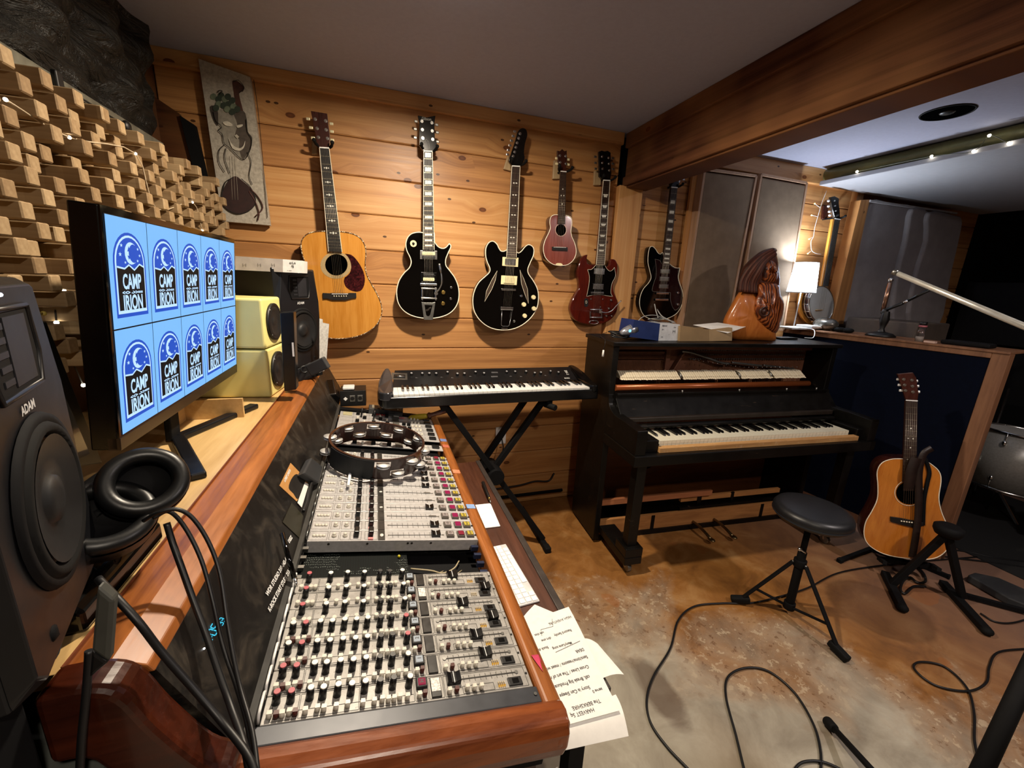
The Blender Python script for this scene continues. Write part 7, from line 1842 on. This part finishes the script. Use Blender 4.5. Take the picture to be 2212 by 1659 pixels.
for k in range(16):
    f0 = k / 15
    pts_ = [(1040 + 20 * f0, 935 + 40 * f0), (960 - 10 * f0 + 40 * f0, 975 + 60 * f0), (880 + 75 * f0, 1050 + 60 * f0), (815 + 110 * f0, 1150 + 25 * f0), (800 + 125 * f0, 1235 + 10 * f0)]
    M().tube(spl3([CV.at(x, y, .052 + .016 * math.sin(PI * min(1, j / 3)) + .004 * (k % 2)) for j, (x, y) in enumerate(ZW(pts_))], 5), [.006 + .002 * (k % 3)] * 21, 6).build('hair_lock', wood('carved lock %d' % (k % 2), ('#260f08', '#3a1a10')[k % 2], ('#44200f', '#63301c')[k % 2], 'z', 3, .55), t)
t = thing('phone', PL.at(1680, 732), 'flat black phone and cable lying at the right end of the piano lid', 'phone')
p = PL.at(1700, 733); M().obox(p + Vector((0, .02, .006)), PU_, PV_, (0, 0, 1), .07, .035, .005).build('body', BLACK, t, bevel=.002)
M().tube(spl3([p + Vector((-.06, -.01, .008)), p + Vector((0, -.03, .012)), p + Vector((.06, -.02, .01)), p + Vector((.09, .01, .008))]), .003, 6).build('cord', BLACK, t)

# ---------------------------------------------------------------- acoustic guitar on a floor stand
FG = Pl((2.64, 1.18, .55), (-.66, -.75, .10))
ZF = lambda p: zp(1550, 780, 2.675, p)
body = spl(ZF([(1065,565),(1000,568),(948,590),(922,640),(926,720),(922,800),(890,870),(856,930),(846,1000),(868,1055),(925,1098),(1000,1125),(1100,1140),(1200,1146),(1270,1133),(1320,1095),(1342,1040),(1325,950),(1293,870),(1278,790),(1290,700),(1285,650),(1255,612),(1190,575)]), 4)
t, q, up, rt, n = fretted('acoustic_guitar', 'natural acoustic guitar with a dark strap standing on the floor by the blue partition', 'guitar', FG, .10, body, SPRUCE2, DARKM, IVORY,
    ZF([(1088,226),(1156,230),(1150,705),(1068,700)]), ZF([(1040,75),(1085,70),(1130,66),(1150,100),(1162,190),(1156,226),(1088,222),(1072,170)]), ZF([(1105,925)])[0],
    dict(inlay='dot', marks=(5, 7, 9, 12), hm=DARKM, fm=ROSE, posts=ZF([(1075,105),(1080,138),(1085,170),(1122,110),(1125,145),(1128,178)]), keys=ZF([(1045,105),(1052,138),(1060,170),(1146,115),(1153,145),(1158,178)]), km=mat('#d8d8d4', .3, .3, name='white metal key')))
M().prism([FG.at(x, y, .0012) for x, y in ZF(ell(1108, 762, 76, 66))], -n * .0008).build('sound_hole', HOLE, t)
M().tube([FG.at(x, y, .001) for x, y in ZF(ell(1108, 762, 84, 74))], .0015, 5, 0, True).build('rosette', IVORY, t)
M().prism([FG.at(x, y, .008) for x, y in ZF([(1000,900),(1060,908),(1145,925),(1190,935),(1188,955),(1130,962),(1060,945),(1000,928)])], -n * .008).build('bridge', EBONY, t, bevel=.001)
m_ = M()
for i in range(6): m_.sph(FG.at(*ZF([(1063 + i * 15, 925 + i * 2)])[0], .010), .004, 8)
m_.build('bridge_pins', IVORY, t)
def strap(pts, w_, off, nm, mt):
    c = [FG.at(x, y, o) for x, y, o in [(p[0], p[1], off + (p[2] if len(p) > 2 else 0)) for p in ZF([tuple(p) for p in pts])]]
    c = spl3(c, 5); m = M(); vs = []
    for i, p in enumerate(c):
        d = (c[min(i+1, len(c)-1)] - c[max(i-1, 0)]).normalized(); s = d.cross(n).normalized() * w_ / 2
        vs += [p - s, p + s, p + s - n * .003, p - s - n * .003]
    fs = []
    for i in range(len(c) - 1):
        for a, b in ((0, 1), (1, 2), (2, 3), (3, 0)): fs.append((4*i+a, 4*i+b, 4*i+4+b, 4*i+4+a))
    m.add(vs, fs, 0, True); return m.build(nm, mt, t)
STR = mat('#1d0f0b', .5, var=.3, sc=20, name='dark brown leather')
strap([(1150,560,.02),(1120,640,.02),(1110,700,.012),(1105,750,.0)], .045, .012, 'strap_pad', STR)
strap([(1240,503,.01),(1190,540,.02),(1165,640,.02),(1165,760,.012),(1160,900,.01),(1145,1020,.01),(1125,1135,.006)], .030, .008, 'strap', STR)
strap([(1200,560,.0),(1225,640,.0),(1215,700,.0),(1195,800,.0),(1188,950,.0)], .016, .006, 'strap_tail', BLACKM)
t = thing('guitar_stand', (2.62, 1.2, 0), 'black folding floor stand under the acoustic guitar by the partition', 'guitar stand')
FZ = PZ(.012)
gb_ = FG.at(*ZF([(1090, 1130)])[0], -.05)
for a, b in (((700,1155),(885,1085)), ((1190,1185),(1345,1250))):
    A2, B2 = FZ.at(*ZF([a])[0]), FZ.at(*ZF([b])[0])
    M().bar(A2, B2, .02, .02).build('leg', BLACKM, t); M().bar(A2 if a[0] == 700 else B2, (A2 if a[0] == 700 else B2) + ((B2 - A2) * (.1 if a[0] == 700 else -.1)), .027, .024).build('rubber_foot', RUBBER, t, bevel=.004)
M().bar(FZ.at(*ZF([(885,1085)])[0]), gb_ + Vector((0, 0, -.03)), .02, .02).build('upright', BLACKM, t); M().bar(FZ.at(*ZF([(1190,1185)])[0]), gb_ + Vector((0, 0, -.03)), .02, .02).build('upright', BLACKM, t)
M().bar(gb_ - rt * .11 + Vector((0, 0, -.035)), gb_ + rt * .11 + Vector((0, 0, -.035)), .022, .022).build('cradle', BLACKM, t)
for s in (-1, 1): M().bar(gb_ + rt * .11 * s + Vector((0, 0, -.03)), gb_ + rt * .11 * s + n * .07 + Vector((0, 0, -.02)), .018, .018).build('cradle_arm', RUBBER, t)
cable('strap end looping on the floor below the acoustic guitar', [FZ.at(x, y) for x, y in zp(1900, 1100, 2.72, [(215,330),(260,380),(268,425),(220,430),(180,400),(140,420),(122,470),(150,495),(200,455),(270,455)])], .006, 'strap_end')['category'] = 'strap'
# folding black stand with round pad
pd = PY(.99).at(2048, 1147); t = thing('folding_stool', (pd.x, pd.y, 0), 'small black folding stand with a round pad, in front of the floor guitar', 'stool')
M().lathe([(0, 0), (.045, 0), (.055, .4), (.055, .8), (.04, 1), (0, 1)], pd - Vector((0, 0, .02)), pd + Vector((0, 0, .03)), 28).build('pad', BLACKM, t)
def zf2(x, y, z=.02): return PZ(z).at(*zp(1900, 1100, 2.72, [(x, y)])[0])
for lo, f0, f1 in (((75,440),(30,375),(135,580)), ((485,520),(370,430),(630,715))):
    M().bar(pd - Vector((0, 0, .01)), zf2(*lo, .03), .028, .028).build('leg', BLACKM, t, bevel=.003)
    A2, B2 = zf2(*f0), zf2(*f1); M().bar(A2, B2, .035, .03).build('foot_bar', BLACKM, t, bevel=.004); M().sph(B2, .024, 12, sc=(1, 1, .8)).build('rubber_foot', RUBBER, t)
M().bar(zf2(485, 500), zf2(860, 600), .02, .02).build('brace', BLACKM, t)
# pedal on the floor
tag(M().prism([zf2(*p, .045) for p in ((520,385),(560,370),(700,400),(860,470),(860,560),(760,520))], (0, 0, -.04)).build('floor_pedal', GREYP, None, bevel=.006), 'dark grey pedalboard on the floor at the right edge', 'pedal')
# ---------------------------------------------------------------- drum kit
DS = mat('#8c8a84', .35, .2, .5, .12, 90, name='silver sparkle shell')
dc = Vector((3.60, .64, 0))
def drum(name, c, ax, R_, L_, label, lugs=8, hm=None):
    c, ax = Vector(c), Vector(ax).normalized(); t = thing(name, (c.x, c.y, 0), label, 'drum')
    a, b = c - ax * L_ / 2, c + ax * L_ / 2; x = ax.orthogonal().normalized(); y = ax.cross(x)
    M().cyl(a, b, R_, n=48).build('shell', DS, t)
    for e_, s in ((a, -1), (b, 1)):
        M().lathe([(R_ + .004, 0), (R_ + .010, 0), (R_ + .010, 1), (R_ + .003, 1)], e_ - ax * .012 * 0, e_ + ax * s * .014, 48).build('hoop', CHROME, t)
        M().lathe([(R_ - .001, .2), (0, .2)], e_, e_ + ax * s * .014, 40).build('drum_head', hm or mat('#b4b2ac', .5, name='coated head'), t)
    for k in range(lugs):
        d = x * math.cos(2*PI*k/lugs) + y * math.sin(2*PI*k/lugs)
        for e_, s in ((a, 1), (b, -1)):
            p = e_ + ax * s * .06 + d * (R_ + .008); M().sph(p, .016, 10, sc=(.8, .8, 1.3)).build('lug', CHROME, t)
            M().cyl(e_ - ax * s * .01 + d * (R_ + .008), p, .003, n=6).build('tension_rod', CHROME, t)
    return t, a, b
td_, a, b = drum('floor_tom', (3.99, 1.33, .48), (0.05, 0, 1), .20, .36, 'silver sparkle floor tom partly hidden behind the partition post')
for k in range(3): an = 2.6 + k * 2.09; d = Vector((math.cos(an), math.sin(an), 0)); M().tube([Vector((3.99, 1.33, .55)) + d * .215, Vector((3.99, 1.33, .2)) + d * .22, Vector((3.99, 1.33, .01)) + d * .25], .006, 8).build('leg', CHROME, td_)
bd_, a, b = drum('bass_drum', (3.92, .78, .29), (-.75, -.65, 0), .27, .34, 'grey bass drum on its side at the right edge', 8)
for s in (-1, 1): d = Vector((.8 * s, -.55 * s, 0)); M().tube([Vector((3.92, .78, .25)) + d * .27, Vector((3.92, .78, .01)) + d * .42], .007, 8).build('spur', CHROME, bd_)
tag(M().box(3.35, 4.7, .3, 1.9, .0, .006).build('drum_rug', mat('#0b0b0c', .95, name='black rug')), 'black rug under the drums at the right edge', 'rug')
# cymbal stand behind the post
q_ = CAM + ray(2180, 840) * 3.1; g_ = CAM + ray(2105, 1060) * 3.0
t = thing('cymbal_stand', (g_.x, g_.y, 0), 'thin metal stand leaning beside the floor tom right of the partition post', 'cymbal stand')
M().cyl(g_, q_, .008, .006, 10).build('upper_tube', STEEL, t)
M().cyl(Vector((g_.x, g_.y, .1)), g_, .010, n=10).build('lower_tube', BLACKM, t)
for k in range(3): an = .5 + 2.09 * k; M().bar(Vector((g_.x, g_.y, .35)), Vector((g_.x + .25 * math.cos(an), g_.y + .25 * math.sin(an), .01)), .012, .012).build('leg', CHROME, t)
# dark screen on the far wall
tag(M().box(4.9, 4.96, 1.35, 2.25, 1.15, 1.65).build('dark_screen', BLACKM), 'large black unlit screen in the dark corner of the far room', 'screen')
tag(M().box(5.0, 5.5, 1.3, 2.2, .0, 1.1).build('amplifier', BLACKM, None, bevel=.02), 'black amplifier cabinet in the dark behind the drums', 'amplifier')
# ---------------------------------------------------------------- cables and stand feet on the floor
G = PZ(.007)
def fc(label, pts, r=.0042): return tag(M().tube(spl3([G.at(x, y) for x, y in pts], 8), r, 8).build('floor_cable', CB), label, 'cable')
fc('black cable making a wide curve on the concrete floor from behind the drum stool', [(2110,1203),(2000,1212),(1900,1222),(1810,1238),(1745,1270),(1680,1290),(1620,1303),(1560,1303),(1500,1310),(1465,1340),(1448,1400),(1412,1460),(1397,1510),(1405,1560),(1440,1612),(1490,1665),(1560,1740)])
fc('black cable loop on the pale concrete in the middle foreground', [(1640,1760),(1612,1680),(1590,1590),(1568,1505),(1573,1462),(1610,1443),(1660,1450),(1715,1495),(1755,1560),(1772,1620),(1772,1680),(1765,1760)])
fc('black cable with a small loop on the floor at the lower right', [(2300,1400),(2212,1402),(2155,1410),(2137,1440),(2130,1475),(2090,1493),(2020,1480),(1975,1445),(1988,1430),(2040,1440),(2088,1485),(2104,1540),(2105,1600),(2118,1650),(2150,1730)])
fc('short curve of black cable at the bottom edge beside the loop', [(1700,1700),(1722,1655),(1750,1644),(1790,1650),(1850,1680)])
fc('brown cable on the floor behind the folding stool', [(2000,1195),(2060,1205),(2120,1212),(2180,1220),(2260,1232)], .005)
fc('second brown cable on the floor behind the folding stool, nearer the rug', [(2020,1185),(2080,1190),(2150,1205),(2230,1215)], .005)
fc('thin cable curling in front of the floor pedal', [(2118,1325),(2150,1343),(2190,1345),(2240,1330)], .004)
a, b = G.at(1785, 1562), PZ(.10).at(1930, 1730)
t = thing('tripod_stand', (b.x, b.y, 0), 'black stand leg with a rubber end on the floor at the bottom edge', 'microphone stand')
M().cyl(a + (b - a) * .1 + Vector((0, 0, .012)), b + Vector((0, 0, .02)), .010, n=12).build('leg', BLACKM, t); M().cyl(a + Vector((0, 0, .010)), a + (b - a) * .14 + Vector((0, 0, .012)), .017, .015, 14).build('rubber_end', RUBBER, t, bevel=.004)
M().sph(b + Vector((0, 0, .02)), .02, 12).build('hub', BLACKM, t)
a, b = CAM + ray(2320, 1240) * .95, CAM + ray(2085, 1740) * .80
t = thing('light_stand', (b.x, b.y, 0), 'thick black pole slanting across the bottom right corner', 'stand')
M().cyl(a, b, .0155, n=16).build('pole', BLACKM, t); M().cyl(b, b + (b - a) * .7, .0155, n=16).build('lower_pole', BLACKM, t)
